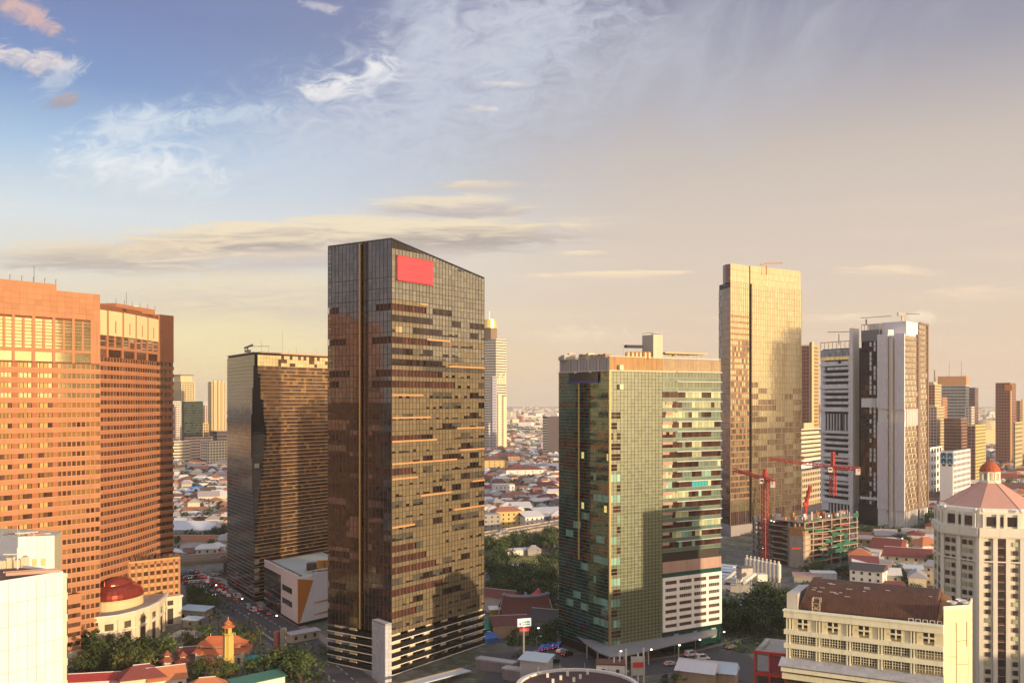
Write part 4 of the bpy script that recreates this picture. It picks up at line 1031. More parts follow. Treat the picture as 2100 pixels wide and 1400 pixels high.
# ------------------------------------------------------------------ golden mirrored tower
C = XY(1498, 650); u = Vector((.775, .632)); v = Vector((-.632, .775)); LR = hit(C, u, 1643)
Rr = C + u * LR; Lf = XY(1474, 671); LM = XY(1480, 666)
zc = Zat(540, 650); zr = Zat(560, Rr.y); zs = Zat(581, 660); slot = hit(C, u, 1540); zcrR = Zat(556, Rr.y)
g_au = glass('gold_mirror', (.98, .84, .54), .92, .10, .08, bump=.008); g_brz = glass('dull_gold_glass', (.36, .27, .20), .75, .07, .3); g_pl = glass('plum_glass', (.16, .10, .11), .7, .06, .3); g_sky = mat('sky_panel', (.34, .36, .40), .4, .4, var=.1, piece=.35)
t = Thing('gold_mirror_tower', 'tall gold mirrored glass tower with a raised crown and an emblem on its edge', 'tower', (C.x, C.y))
nb = v * 26
t.part('wall', MB().prism([C + u * .5 + v * .5, C + u * (slot - 1) + v * .5, C + u * (slot - 1) + v * 3, C + u * slot + v * 3, C + u * (slot + .5) + v * .5, Rr - u * .5 + v * .5, Rr + nb, Lf + Vector((6, 26)), Lf + Vector((.4, .3)), LM + Vector((.3, .3))], 0, zs), M_dark)
t.part('crown_wall', MB().prism([C + u * .5 + v * .5, Rr - u * 2 + v * .8, Rr - u * 2 + v * 5, C + u * .5 + v * 5], zs - 1, zc, zt=[zc - .2, zcrR - .2, zcrR - .2, zc - .2]), M_dark)
rh = 3.95; nr = int(zs / rh); w = 2.0
nc = int(LR / w); w = LR / nc
for i in range(nc):
    s = (i + .5) * w; p = C + u * s; right = s > slot + .5
    if slot - 1.2 < s < slot + .3: continue
    for j in range(nr + 4):
        z0 = j * rh; ztop = zs if right else zc + (zcrR - zc) * s / LR
        if z0 + 1 > ztop: break
        h = min(rh, ztop - z0)
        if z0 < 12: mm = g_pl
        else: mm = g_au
        hs = min(h, 1.2)
        if not right and 20 < z0 < 150:
            t.piece('spandrel_panel', p, u, z0 + hs / 2, w - .10, hs - .1, .06, mat('rose_spandrel', (.46, .26, .16), .35, .45, var=.06, piece=.15), .03, .003)
            if h > 1.4: t.piece('pane', p, u, z0 + hs + (h - hs) / 2, w - .5, h - hs - .08, .06, g_brz if R.random() < .45 and z0 < 130 else g_au, .0, .004)
            continue
        if right and z0 < 100 and random.Random(j * 5 + i // 5).random() < .95 - z0 / 130:  # duller window rows lower down also stand in for the mirrored city
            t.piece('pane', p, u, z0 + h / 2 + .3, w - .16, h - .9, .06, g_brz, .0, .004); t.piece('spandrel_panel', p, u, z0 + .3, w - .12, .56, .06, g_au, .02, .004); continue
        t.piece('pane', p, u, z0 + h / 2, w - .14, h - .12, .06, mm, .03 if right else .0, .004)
for i in range(nc):
    s = (i + .5) * w
    if s < slot: continue
    zz_ = zc + (zcrR - zc) * s / LR
    n = 3
    for k in range(n): t.piece('crown_panel', C + u * s + v * .8, u, zs + (k + .5) * (zz_ - zs) / n, w - .12, (zz_ - zs) / n - .1, .08, g_au if R.random() < .75 else mat('pale_gold_frit', (.62, .52, .30), .45, .4, var=.1), .28, .004)
for i in range(0, nc + 1):
    s = i * w
    t.piece('mullion', C + u * s, u, zs / 2, .10 if i % 4 else .32, zs, .22, mat('champagne_metal', (.46, .34, .20), .4, .6, var=.05), .06, 0)
t.part('slot_edge', MB().ubox(C + u * (slot + .2), u, .5, 0, zs + .3, .3, .3), M_black)
for p0, p1, mm in ((LM, C, g_pl), (Lf, LM, g_sky)):
    d = (p1 - p0).normalized(); L = (p1 - p0).length; n = 4 if mm is g_sky else 6
    top = zs if mm is g_pl else Zat(581, 668)
    for i in range(n):
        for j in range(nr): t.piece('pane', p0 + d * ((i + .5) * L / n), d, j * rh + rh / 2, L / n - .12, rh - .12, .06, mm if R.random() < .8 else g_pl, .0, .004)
d = (C - LM).normalized(); cx_ = C - d * 5.2
t.part('crown_side', MB().prism([cx_, C - d * .05, C - d * .05 + v * 4, cx_ + v * 4], zs - .5, zc - .4), g_pl)
em = MB(); nrm = Vector((d.y, -d.x)); o_ = C - d * 2.6 + nrm * .35
pts = [(-1.2, 10.5), (.2, 11.6), (1.3, 10.2), (.9, 8.0), (-.4, 5.8), (-1.5, 3.2), (-1.0, 1.6), (.6, 1.2), (1.7, 2.4)]
for (a, b), (c_, e) in zip(pts, pts[1:]): em.tube((o_.x + d.x * a, o_.y + d.y * a, zs + b), (o_.x + d.x * c_, o_.y + d.y * c_, zs + e), .42, 6)
pts = [(-.2, 9.4), (.5, 7.6), (-.1, 6.4), (-1.9, 4.4)]
for (a, b), (c_, e) in zip(pts, pts[1:]): em.tube((o_.x + d.x * a, o_.y + d.y * a, zs + b), (o_.x + d.x * c_, o_.y + d.y * c_, zs + e), .3, 6)
t.part('emblem', em, M_white)
p = P(1572, 552, 672); t.part('gondola_crane', MB().tube((p.x, p.y, p.z - 4), (p.x, p.y, p.z + 2.6), .5, 6).tube((p.x - 2.5, p.y, p.z + 4.0), (p.x + 11, p.y, p.z + 4.3), .35, 5).box((p.x - 3, p.y, p.z + 2.8), (2, 1.2, 1.2)), M_cop)
t.part('base', MB().prism([C - u * 1.5 - v * 1.5, Rr + u * 1.5 - v * 1.5, Rr + u * 1.5 + v * 8, LM + Vector((-1, -1))], 0, 7), mat('podium_grey', (.30, .27, .28), .6, var=.1))
t.done(least=9)

# ------------------------------------------------------------------ striped white tower far down the gap
M_st = mat('stripe_white', (.68, .62, .50), .7, var=.05); M_sg = mat('stripe_glass', (.12, .10, .10), .3, .3, var=.1, spec=.6)
def crown_far(t, C, u, v, LR, LL, zt):
    t.part('penthouse', MB().prism([C + u * (LR * a) + v * (LL * b) for a, b in ((-.05, .3), (.55, .3), (.55, 1), (-.05, 1))], zt, zt + 20), mat('drum_brown', (.26, .18, .12), .6, .3))
    c_ = C + u * (LR * .25) + v * (LL * .6)
    t.part('lantern', MB().lathe((c_.x, c_.y, zt + 20), [(13, 0), (13, 11), (11, 12), (11, 15)], 14), mat('lantern_gold', (.75, .58, .24), .4, .4)); t.part('antenna', MB().tube((c_.x, c_.y, zt + 34), (c_.x, c_.y, zt + 50), .5, 5), M_metal)
    for k in range(6): t.part('roof_letter', MB().ubox(C + u * (LR * (.1 + .15 * k)), u, LR * .07, zt - 78, zt - 68 + (k % 3) * 5, 1.2, .1), mat('bright_letter', (.8, .74, .5), .5))
    for x, y0, y1 in ((1019, 808, 905), (1030, 812, 905)):
        q = C + u * hit(C, u, x)
        t.part('lift_shaft', MB().ubox(q, u, 9, 0, Zat(y0, 1700), 3, .5), mat('shaft_cream', (.72, .62, .44), .7, var=.05))
block('white_striped_tower', 'white tower with dark balcony stripes and a gold lit top between two glass blocks', 'tower', 986, 1017, 1038, 695, 1700, M_st, M_sg, fh=4.6, cw=9, style='bands', extra=crown_far, wr=.42)
block('striped_annex', 'shorter white block standing against the striped tower, right of the dark glass tower', 'block', 988, 1001, 1006, 868, 1660, M_st, M_sg, fh=4.6, cw=7, style='bands', wr=.35)
block('lilac_shaft_block', 'slim lilac grey shaft in front of the white striped tower', 'block', 1006, 1010, 1018, 772, 1640, mat('lilac_shaft', (.42, .42, .52), .7, var=.06), M_sg, fh=4.6, cw=4, style='grid')
block('dark_office_slab', 'dark office slab with white striped ends, left of the green glass block', 'office', 1113, 1122, 1148, 854, 1500, mat('dark_slab', (.10, .085, .10), .5, .2), M_sg, fh=4, cw=6, style='bands', mw2=M_st)

# ------------------------------------------------------------------ towers between the brick and bronze ones
M_cw = mat('sunlit_cream', (.60, .48, .28), .75, var=.06, streak=.05); M_cr = mat('pale_rose', (.56, .44, .38), .75, var=.06)
def hat(t, C, u, v, LR, LL, zt):
    t.part('roof_frame', MB().prism([C + u * (LR * a) + v * (LL * b) for a, b in ((.0, .1), (.85, .1), (.85, .9), (.0, .9))], zt + .5, zt + 10), M_cw)
    t.part('roof_slab', MB().prism([C + u * (LR * a) + v * (LL * b) for a, b in ((-.05, .0), (.95, .0), (.95, 1), (-.05, 1))], zt + 10, zt + 11.2), M_tile[1])
block('cream_apartment_tower', 'cream apartment tower with a dark flat cap, right of the curved brick tower', 'apartment tower', 355, 372, 399, 782, 1600, M_cw, M_win, fh=3.5, cw=5, style='grid', extra=hat)
block('white_apartment_slab', 'white apartment slab with small square windows, lower front of the cream tower', 'apartment block', 340, 351, 371, 823, 1450, mat('slab_white', (.66, .58, .52), .75, var=.05), M_win, fh=3.4, cw=3.4, style='grid')
block('dark_green_office', 'dark green glass office with leafy stains in front of the cream tower', 'office', 373, 377, 416, 823, 1380, mat('dark_green_wall', (.05, .06, .05), .5, .2), glass('dark_green_glass', (.05, .075, .06), .5, .08, .6), fh=3.6, cw=3.2, style='bands')
def ribs(t, C, u, v, LR, LL, zt):
    for k in (.12, .42, .7): t.part('rib', MB().ubox(C + u * (LR * k), u, LR * .1, 0, zt + 3, 2.2, .2), M_cw)
block('ribbed_cream_tower', 'slim golden cream tower with deep vertical ribs, left of the bronze tower', 'apartment tower', 427, 434, 463, 783, 1500, M_cw, M_win, fh=3.4, cw=4.4, style='grid', extra=ribs)
block('pale_shaft_block', 'narrow grey shaft block between the green office and the ribbed tower', 'block', 413, 416, 426, 831, 1560, M_cr, M_win, fh=3.4, cw=4, style='grid')
block('white_hotel_block', 'white stepped hotel block below the dark green office', 'hotel', 350, 352, 390, 905, 1330, mat('hotel_cream', (.66, .58, .44), .75, var=.06), M_win, fh=4.2, cw=9, style='bands', wr=.4)
block('pink_grey_hotel', 'grey pink office with a flat roof below the ribbed tower', 'office', 377, 381, 436, 897, 1370, M_cr, M_win, fh=4.0, cw=8, style='bands', wr=.4)
block('cream_hotel', 'cream hotel with a dark stair slot, left foot of the bronze tower', 'hotel', 412, 430, 466, 905, 1300, mat('hotel_cream', (0, 0, 0)), M_win, fh=3.8, cw=4.4, style='grid')
block('small_ochre_block', 'small ochre block at the foot of the ribbed cream tower', 'block', 412, 416, 427, 868, 1420, mat('ochre_block', (.60, .40, .18), .8), M_win, fh=4, cw=5, style='grid')
block('dark_hall', 'dark low hall left of the bronze tower', 'hall', 430, 445, 466, 884, 1400, mat('dark_hall_wall', (.12, .09, .11), .8), M_win, fh=5, cw=7, style='bands')

# ------------------------------------------------------------------ white twin towers on the right
M_wp2 = mat('lilac_cladding', (.84, .79, .83), .65, var=.06, scale=.4, piece=.05); M_wcon = mat('white_render', (.86, .84, .82), .75, var=.06, streak=.06); M_brf = mat('bronze_frame', (.30, .22, .19), .5, .3)
g_bal = mat('white_balcony', (.80, .78, .77), .5, var=.06, piece=.15); g_rust = glass('rust_mirror', (.42, .17, .07), .7, .08, .6); g_yel = glass('honey_glass', (.72, .56, .32), .75, .08, .25)
K = XY(1856, 684); u = Vector((.615, .7885)); v = Vector((-.6, .8)); lu = -v
def sv_(px): return hit(K, v, px)
t = Thing('white_twin_tower', 'white clad residential tower with lilac panels, a tall fin and honey glass sides', 'apartment tower', (K.x, K.y))
zA = Zat(683, 686); zT = Zat(661, 705); zG = 17.0
sA, sB, sC, sD = sv_(1836), sv_(1822), sv_(1800), sv_(1762)
t.part('wall', MB().prism([K + u * 1 + v * 1, K + u * 26, K + u * 26 + v * 20, K + v * sC + u * 8, K + v * sC + u * .5], 0, zA - 1), M_wcon)
t.part('back_wall', MB().prism([K + u * 12 + v * 2, K + u * 57, K + u * 57 + v * 26, K + u * 14 + v * 34], 0, zT), M_wcon)
# lilac panel fields either side of the round stair shaft, in two tiers
for s0, s1, tiers in ((0, sA, ((Zat(1048, 684), Zat(865, 684)), (Zat(840, 684), zA))), (sB, sC, ((Zat(1046, 690), Zat(866, 692)), (Zat(838, 692), zA)))):
    L = s1 - s0; p0 = K + v * s1
    for a, b in tiers:
        n = max(3, int(L / 1.3)); m_ = int((b - a) / 4.0); hh = (b - a) / m_
        for i in range(n):
            for j in range(m_): t.piece('cladding_panel', p0 + lu * ((i + .5) * L / n), lu, a + (j + .5) * hh, L / n - .06, hh - .06, .5, M_wp2, .5, 0)
    t.part('white_wall', MB().ubox(p0 + lu * .2, lu, L - .4, 0, zA - 1, .12, .5), M_wcon)
c = K + v * ((sA + sB) / 2)
t.part('stair_shaft', MB().prism([c - v * 1.5 - u * 2.2, c - v * .0 - u * 2.6, c + v * 1.5 - u * 2.2, c + v * 2.0 + u * 1][::-1], 0, Zat(688, 684)), mat('shaft_white', (.70, .64, .58), .7, var=.04))
for k in range(22): t.piece('shaft_window', K + v * (sB - .1), lu, 12 + k * 5.6, 1.2, 3.4, .2, mat('shaft_orange', (.55, .30, .14), .6), .4, 0)
# dark recessed glass between the panels and the tall fin
R0 = K + v * sD + u * 5; L = sD - sC
t.part('recess_wall', MB().prism([R0 + lu * L, R0 + lu * L + u * 6, R0 + u * 6, R0], 0, zA + 4), M_dark)
n = 9; fh = 3.5
for j in range(int(zA / fh)):
    z = 14 + j * fh
    if z > zA - 3: break
    for i in range(n):
        tall = zA - 14
        mm = g_rust if (abs(z - 50) < 16 or (78 < z < 100 and R.random() < .5)) and R.random() < .8 else g_pl
        if i in (4, 6) and R.random() < .75: mm = g_bal
        t.piece('pane', R0 + lu * ((i + .5) * L / n), lu, z + fh / 2, L / n - .15, fh - .5, .1, mm, .1)
for zz_ in (Zat(697, 700),): t.part('top_glazing', MB().ubox(R0, lu, L, zz_, zA + 4, .4, .1), g_sky)
t.part('white_wall', MB().ubox(R0 + lu * .3, lu, L * .58, Zat(835, 700), Zat(816, 700), .6, .1), M_wcon)
for k in range(4): t.part('white_post', MB().ubox(R0 + lu * (L * (.62 + .1 * k)), lu, .9, Zat(835, 700), Zat(816, 700), .6, .1), M_wcon)
for y in (1022,): t.part('balcony_slab', MB().ubox(R0 - lu * .5, lu, L + 1, Zat(y + 5, 700), Zat(y, 700), 1.2, .1), M_wcon)
t.part('lower_hall', MB().ubox(R0 - lu * 1, lu, L + 2, 0, Zat(1036, 700), 2.5, .1), M_black)
# roof pergola
for k in range(7): q = R0 + lu * (k * L / 6); t.part('roof_post', MB().tube((q.x, q.y, zA + 4), (q.x, q.y, zA + 8), .18, 5), M_cop)
t.part('roof_beam', MB().ubox(R0, lu, L, zA + 7.8, zA + 8.3, .2, .2), M_cop)
q = R0 + lu * 4; t.part('gondola_crane', MB().tube((q.x, q.y, zA + 8), (q.x, q.y, zA + 12), .6, 6).tube((q.x - 4, q.y, zA + 13), (q.x + 18, q.y, zA + 14.5), .3, 5), M_metal)
t.part('upper_block', MB().prism([K + v * (sC) + u * 9, K + u * 9 + v * 2, K + u * 9 + v * 2 + u * 16, K + v * sC + u * 20], zA - 2, zT), M_wp2)
q = K + u * 10 + v * 5; t.part('gondola_crane', MB().box((q.x, q.y, zT), (1.4, 1.4, 4)).box((q.x - 1, q.y, zT + 4), (5, 2, 2.4)).tube((q.x, q.y, zT + 5.5), (q.x + 12, q.y, zT + 5.2), .25, 5), M_metal)
q = K + v * (sB - 1); t.part('roof_unit', MB().box((q.x + 1, q.y + 2, zA - 1), (4, 3, 4)), M_wcon)
# honey glass sides
t1 = hit(K, u, 1881); t2 = hit(K, u, 1885); t3 = 57.0
for a, b, top, bot in ((.4, t1, Zat(687, 690), Zat(1046, 694)), (t2, t3 - 3, Zat(667, 722), Zat(1040, 722))):
    L = b - a; n = max(3, int(L / 2.1)); fh = 3.9; nf = int((top - bot) / fh); fh = (top - bot) / nf
    gap = Zat(852, 690)
    for j in range(nf):
        z0 = bot + j * fh
        if abs(z0 + 2 - gap) < 6 and a < 1:
            for k in range(8): t.piece('white_fin', K + u * (a + (k + .5) * L / 8), u, z0 + fh / 2, .8, fh, 1.0, M_wcon, .4, 0)
            continue
        t.piece('spandrel', K + u * (a + L / 2), u, z0 + .6, L, 1.1, .3, M_brf, .1, 0)
        for i in range(n):
            t.piece('pane', K + u * (a + (i + .5) * L / n), u, z0 + 2.5, L / n - .15, 2.6, .1, g_yel if (i + j) % 4 or z0 > 108 else mat('cream_blind', (.56, .50, .38), .5, piece=.2), .1, .004)
    n2 = 9 if a < 1 else 6
    for k in range(n2): t.piece('white_fin', K + u * (a + (k + .3) * L / n2), u, bot / 2, .9, bot, 1.0, M_wcon, .3, 0)
    t.part('base_glass', MB().ubox(K + u * a, u, L, 0, bot, .0, .1), M_black)
t.part('tall_frame', MB().ubox(K + u * (t1 - .2), u, t2 - t1 + .4, Zat(1048, 700), Zat(684, 700), .9, .2).ubox(K + u * (t3 - 3), u, 3, Zat(1040, 725), Zat(663, 725), .9, .2).ubox(K + u * t2, u, t3 - t2, Zat(667, 722), Zat(663, 722), .9, .2), M_brf)
t.done(least=7)
# the tall fin and the left tower
Q = XY(1749, 722); fu = Vector((.615, .7885)); fv = Vector((-.7885, .615)); z = Zat(672, 720)
t = Thing('tall_fin_wall', 'tall blank cream and lilac fin wall rising between the two white towers', 'fin wall', (Q.x, Q.y))
a_, b_ = hit(Q, fv, 1742), hit(Q, fu, 1762)
t.part('wall', MB().prism([Q, Q + fu * b_, Q + fu * b_ + fv * a_, Q + fv * a_], 0, z), mat('fin_cream', (.78, .70, .60), .75, var=.06, streak=.05))
n = 30
for j in range(n): t.piece('cladding_panel', Q + fv * (a_ / 2), -fv, (j + .5) * z / n, a_ - .1, z / n - .08, .12, M_wp2, .06, 0)
t.done()
t = Thing('balcony_tower', 'lower white tower with rows of white balconies behind the red crane', 'apartment tower', (XY(1700, 740).x, 740))
L0 = XY(1683, 758); L1 = XY(1743, 731); d = (L1 - L0).normalized(); L = (L1 - L0).length; n = Vector((-d.y, d.x)); zt = Zat(706, 742)
t.part('wall', MB().prism([L0 + n * 2, L1 + n * 2, L1 + n * 22, L0 + n * 22], 0, zt - 3), M_dark)
t.part('left_pier', MB().prism([L0, L0 + d * 4.2, L0 + d * 4.2 + n * 22, L0 + n * 22], 12, zt - 10), M_wp2)
t.part('right_pier', MB().ubox(L1 - d * 1.4, d, 1.6, 12, zt - 8, .3, .4), M_wcon)
fh = 4.35; j = 0
zmid = Zat(868, 742)
z = zt - 14.5
while z > 12:
    if abs(z - zmid) < 8:
        if abs(z - zmid) < 2.4:
            for k in range(9): t.piece('white_post', L0 + d * (4.5 + k * (L - 4.5) / 8.6), d, zmid + 1, 1.0, 12.5, .6, M_wcon, -.4, 0)
            t.piece('balcony_slab', L0 + d * (L / 2), d, zmid - 6.5, L + 1, 2.2, 1.4, M_wcon, .5, 0)
    else:
        t.piece('balcony_slab', L0 + d * (L * .54), d, z - 1.05, L * .92, .35, 2.0, M_wcon if j % 4 == 0 else M_dark, -.6, 0)
        for k in range(9):
            if R.random() < .93: t.piece('balcony_front', L0 + d * (4.4 + (k + .5) * (L - 4.6) / 9), d, z + .55, (L - 4.6) / 9 - .15, 2.1, .14, g_bal, .2, .001)
        if j % 4 == 0: t.piece('balcony_slab', L0 + d * (L / 2), d, z - 1.0, L + .6, 1.5, .4, M_wcon, .6, 0)
    z -= fh; j += 1
for i in range(16):
    for e in range(3): t.piece('pane', L0 + d * ((i + .5) * L / 16), d, zt - 10.5 + e * 2.7, L / 16 - .1, 2.6, .1, g_sky if e else g_yel, .3)
for k in range(8): q = L0 + d * (k * L / 7.2); t.part('roof_post', MB().tube((q.x, q.y, zt - 3), (q.x, q.y, zt + 2), .2, 5), M_cop)
t.part('roof_beam', MB().ubox(L0, d, L, zt + 1.8, zt + 2.3, .3, .2), M_cop)
q = L0 + d * 16 + n * 3; t.part('gondola_crane', MB().tube((q.x, q.y, zt), (q.x, q.y, zt + 8), .35, 5).tube((q.x - 9, q.y, zt + 9.5), (q.x + 8, q.y, zt + 9.9), .28, 5), M_metal)
for k in range(6): t.part('foot_column', MB().ubox(L0 + d * (10 + k * 3.4), d, .9, 0, 13, .3, .4), M_wcon)
t.part('foot_wall', MB().ubox(L0 + d * 1.5, d, 7, 6, 13, .3, .4), M_wcon)
t.done(least=7)

# ------------------------------------------------------------------ other towers on the right side
def slitx(t, C, u, v, LR, LL, zt):
    t.part('dark_slit', MB().ubox(C + u * (LR * .0), u, LR * .12, 0, zt + 3, .8, .1), M_dark); t.part('bright_pier', MB().ubox(C + u * (LR * .14), u, LR * .22, 0, zt + 4, 1.4, .1), M_cw)
block('brown_cream_tower', 'tower with golden sunlit side and brown shaded side, tucked right behind the gold mirrored tower', 'tower', 1640, 1660, 1678, 708, 1000, mat('sunlit_side_ochre', (.52, .36, .16), .8, var=.06), M_win, fh=3.8, cw=3.4, style='grid', mw2=mat('shaded_side_brown', (.28, .12, .08), .8, var=.06), extra=slitx)  # sun and shade put into the wall colours, ochre right and brown left
block('lit_white_hotel', 'wide cream stepped block with a lit front behind the gold mirrored tower', 'hotel', 1635, 1640, 1688, 880, 960, mat('hotel_cream', (0, 0, 0)), M_win, fh=4.4, cw=9, style='bands', wr=.35, extra=crown(.2, .6, 6, M_cw))
block('white_low_office', 'white low office behind the red luffing crane', 'office', 1638, 1642, 1690, 945, 860, M_wcon, M_win, fh=6, cw=9, style='bands', wr=.25)
block('column_fronted_block', 'cream block with tall columns beside the foot of the balcony tower', 'block', 1640, 1644, 1690, 968, 830, mat('column_cream', (.58, .46, .32), .8), M_win, fh=5, cw=4, style='grid')
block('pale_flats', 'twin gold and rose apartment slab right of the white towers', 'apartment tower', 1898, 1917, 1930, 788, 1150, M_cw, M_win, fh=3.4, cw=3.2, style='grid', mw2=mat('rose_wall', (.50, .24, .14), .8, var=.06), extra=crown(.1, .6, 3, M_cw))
block('pale_flats.001', 'gold cream apartment slab, lower front of the gold and rose slab', 'apartment tower', 1896, 1921, 1936, 834, 1080, M_cw, M_win, fh=3.4, cw=3.2, style='grid', mw2=mat('pale_rose', (0, 0, 0)), extra=crown(.1, .6, 2, M_cw))
def sail(t, C, u, v, LR, LL, zt):
    a, b = C + v * LL, C + u * 2
    t.part('roof_sail', MB().hexa([(*a.xy, zt), (*(a + u * 3).xy, zt), (*(a + u * 3 + v * 2).xy, zt), (*(a + v * 2).xy, zt)], [(*a.xy, zt + 22), (*(a + u * .5).xy, zt + 21), (*(a + u * .5 + v * 2).xy, zt + 21), (*(a + v * 2).xy, zt + 22)]), M_cw)
    t.part('roof_plant', MB().prism([C + v * (LL * .92), C + u * (LR * .2), C + u * LR * .9, C + v * LL * .9 + u * LR * .8], zt, zt + 13), M_cop)
    for k in (.55, .15): q = C + v * (LL * k) + u * 3; t.part('antenna', MB().tube((q.x, q.y, zt + 12), (q.x, q.y, zt + 34), .35, 5), M_metal)
block('white_banded_office', 'white banded glass office with twin antennas and a brown roof', 'office', 1918, 1980, 1987, 790, 1350, mat('band_white', (.58, .60, .58), .5, var=.05), g_gy, fh=4.4, cw=5, style='bands', extra=sail)
block('red_sided_slab', 'sloping red brown slab leaning left of the white banded office', 'slab', 1916, 1932, 1942, 815, 1250, mat('rose_wall', (0, 0, 0)), M_win, fh=3.6, cw=4, style='grid')
block('dark_brown_office', 'dark brown office tower right of the white banded office', 'office', 1986, 1999, 2006, 795, 1500, mat('plum_wall', (.22, .12, .11), .7), M_win, fh=4, cw=4, style='bands')
block('brown_glass_flats', 'brown glass apartment block in front of the white banded office', 'apartment block', 1936, 1970, 1983, 858, 1050, mat('flat_brown', (.30, .17, .12), .7, var=.08), glass('flat_brown_glass', (.16, .09, .07), .5, .1, .5), fh=3.4, cw=3, style='bands')
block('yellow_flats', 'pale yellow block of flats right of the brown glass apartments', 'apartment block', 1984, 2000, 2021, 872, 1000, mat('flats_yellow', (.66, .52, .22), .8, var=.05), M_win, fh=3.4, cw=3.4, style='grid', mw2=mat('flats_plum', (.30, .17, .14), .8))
block('pale_stub', 'small pale block between the brown office and the yellow flats', 'block', 1980, 1992, 1998, 834, 1300, mat('slab_white', (0, 0, 0)), M_win, fh=3.6, cw=4, style='grid')
def cap(t, C, u, v, LR, LL, zt):
    t.part('sign_disc', MB().ubox(C - u * 0 + v * (LL * .35), -v, 9, zt - 10, zt - 2, .8, .1), mat('orange_panel', (0, 0, 0))); t.part('corner_rib', MB().ubox(C + u * .4, u, 5, 0, zt + 1, 1.0, .1), mat('rib_gold', (.70, .45, .16), .5, .3))
block('brown_round_tower', 'red brown office tower alone at the right with a bright vertical edge', 'tower', 2042, 2071, 2083, 785, 1300, mat('tower_redbrown', (.30, .14, .10), .75, var=.06), M_win, fh=3.9, cw=3.4, style='grid', extra=cap)
block('tan_tower', 'tan tower with pale ribs cut by the right edge of the photo', 'tower', 2078, 2092, 2110, 822, 1500, mat('tan_tower_wall', (.46, .30, .18), .8, var=.06), M_win, fh=4, cw=4, style='grid', extra=ribs)
block('cream_foot_block', 'cream block at the foot of the red brown tower, right side', 'block', 2078, 2082, 2096, 866, 1150, M_cw, M_win, fh=5, cw=6, style='grid')
def blueside(t, C, u, v, LR, LL, zt):
    for j in range(2):
        for k in range(4): t.piece('blue_window', C + v * (LL * (k + .5) / 4), -v, zt - 3.2 - j * 4.6, LL / 4 - .8, 3.8, .2, mat('blue_glass', (.04, .20, .36), .2, .3, spec=.8), .5, 0)
    t.part('arcade', MB().ubox(C - u * .0 + v * LL, -v, LL, 0, zt - 12, 1.5, .2), M_wcon)
block('blue_windowed_office', 'white low office with blue glazed corner, right of the white twin tower', 'office', 1929, 1955, 1989, 926, 800, M_wcon, M_win, fh=4.6, cw=4.2, style='grid', extra=blueside)
block('white_stub_block', 'plain white block left of the blue windowed office', 'block', 1900, 1908, 1931, 918, 850, M_wcon, M_win, fh=7, cw=9, style='grid')
# a gold dome far off on the right
c = P(2021, 862, 1900); t = Thing('pale_dome_hall', 'pale domed hall far off between the yellow flats and the red brown tower', 'hall', (c.x, c.y))
t.part('dome', MB().lathe((c.x, c.y, 34), [(26, 0), (24, 8), (18, 15), (9, 19), (1, 20.5)], 16), M_cw); t.part('wall', MB().box((c.x + 6, c.y, 0), (80, 44, 34), .3), M_cw)
for k in range(9): t.part('window', MB().box((c.x - 28 + k * 8, c.y - 30 + k * 2, 14), (4.5, 1.5, 10), .3), M_win)

# ------------------------------------------------------------------ concrete frame under construction
t = Thing('unfinished_building', 'unfinished concrete building frame with green safety nets behind the white silos', 'building', (XY(1640, 525).x, 525))
C = XY(1640, 527); La = XY(1541, 578); Rb = XY(1761, 556)
M_net = mat('green_net', (.025, .13, .09), .85, var=.3, scale=.6); M_raw = mat('raw_concrete', (.36, .29, .23), .9, var=.25, scale=.4, streak=.3); M_slab = mat('raw_slab', (.42, .31, .24), .9, var=.2)
M_form = mat('formwork', (.30, .12, .06), .9, var=.4, scale=.8)
c0, c1 = XY(1618, 531), XY(1648, 525)
d = (c1 - c0).normalized(); n = Vector((-d.y, d.x))
t.part('core', MB().prism([c0, c1, c1 + n * 9, c0 + n * 9], 0, Zat(1097, 528)), mat('core_concrete', (.48, .40, .31), .9, var=.2, scale=.4, streak=.35))
t.part('core_formwork', MB().ubox(c0 + d * .3, d, (c1 - c0).length - .6, Zat(1097, 528), Zat(1082, 528), .2, 6), mat('formwork_ochre', (.50, .25, .09), .85, var=.3, scale=.8))
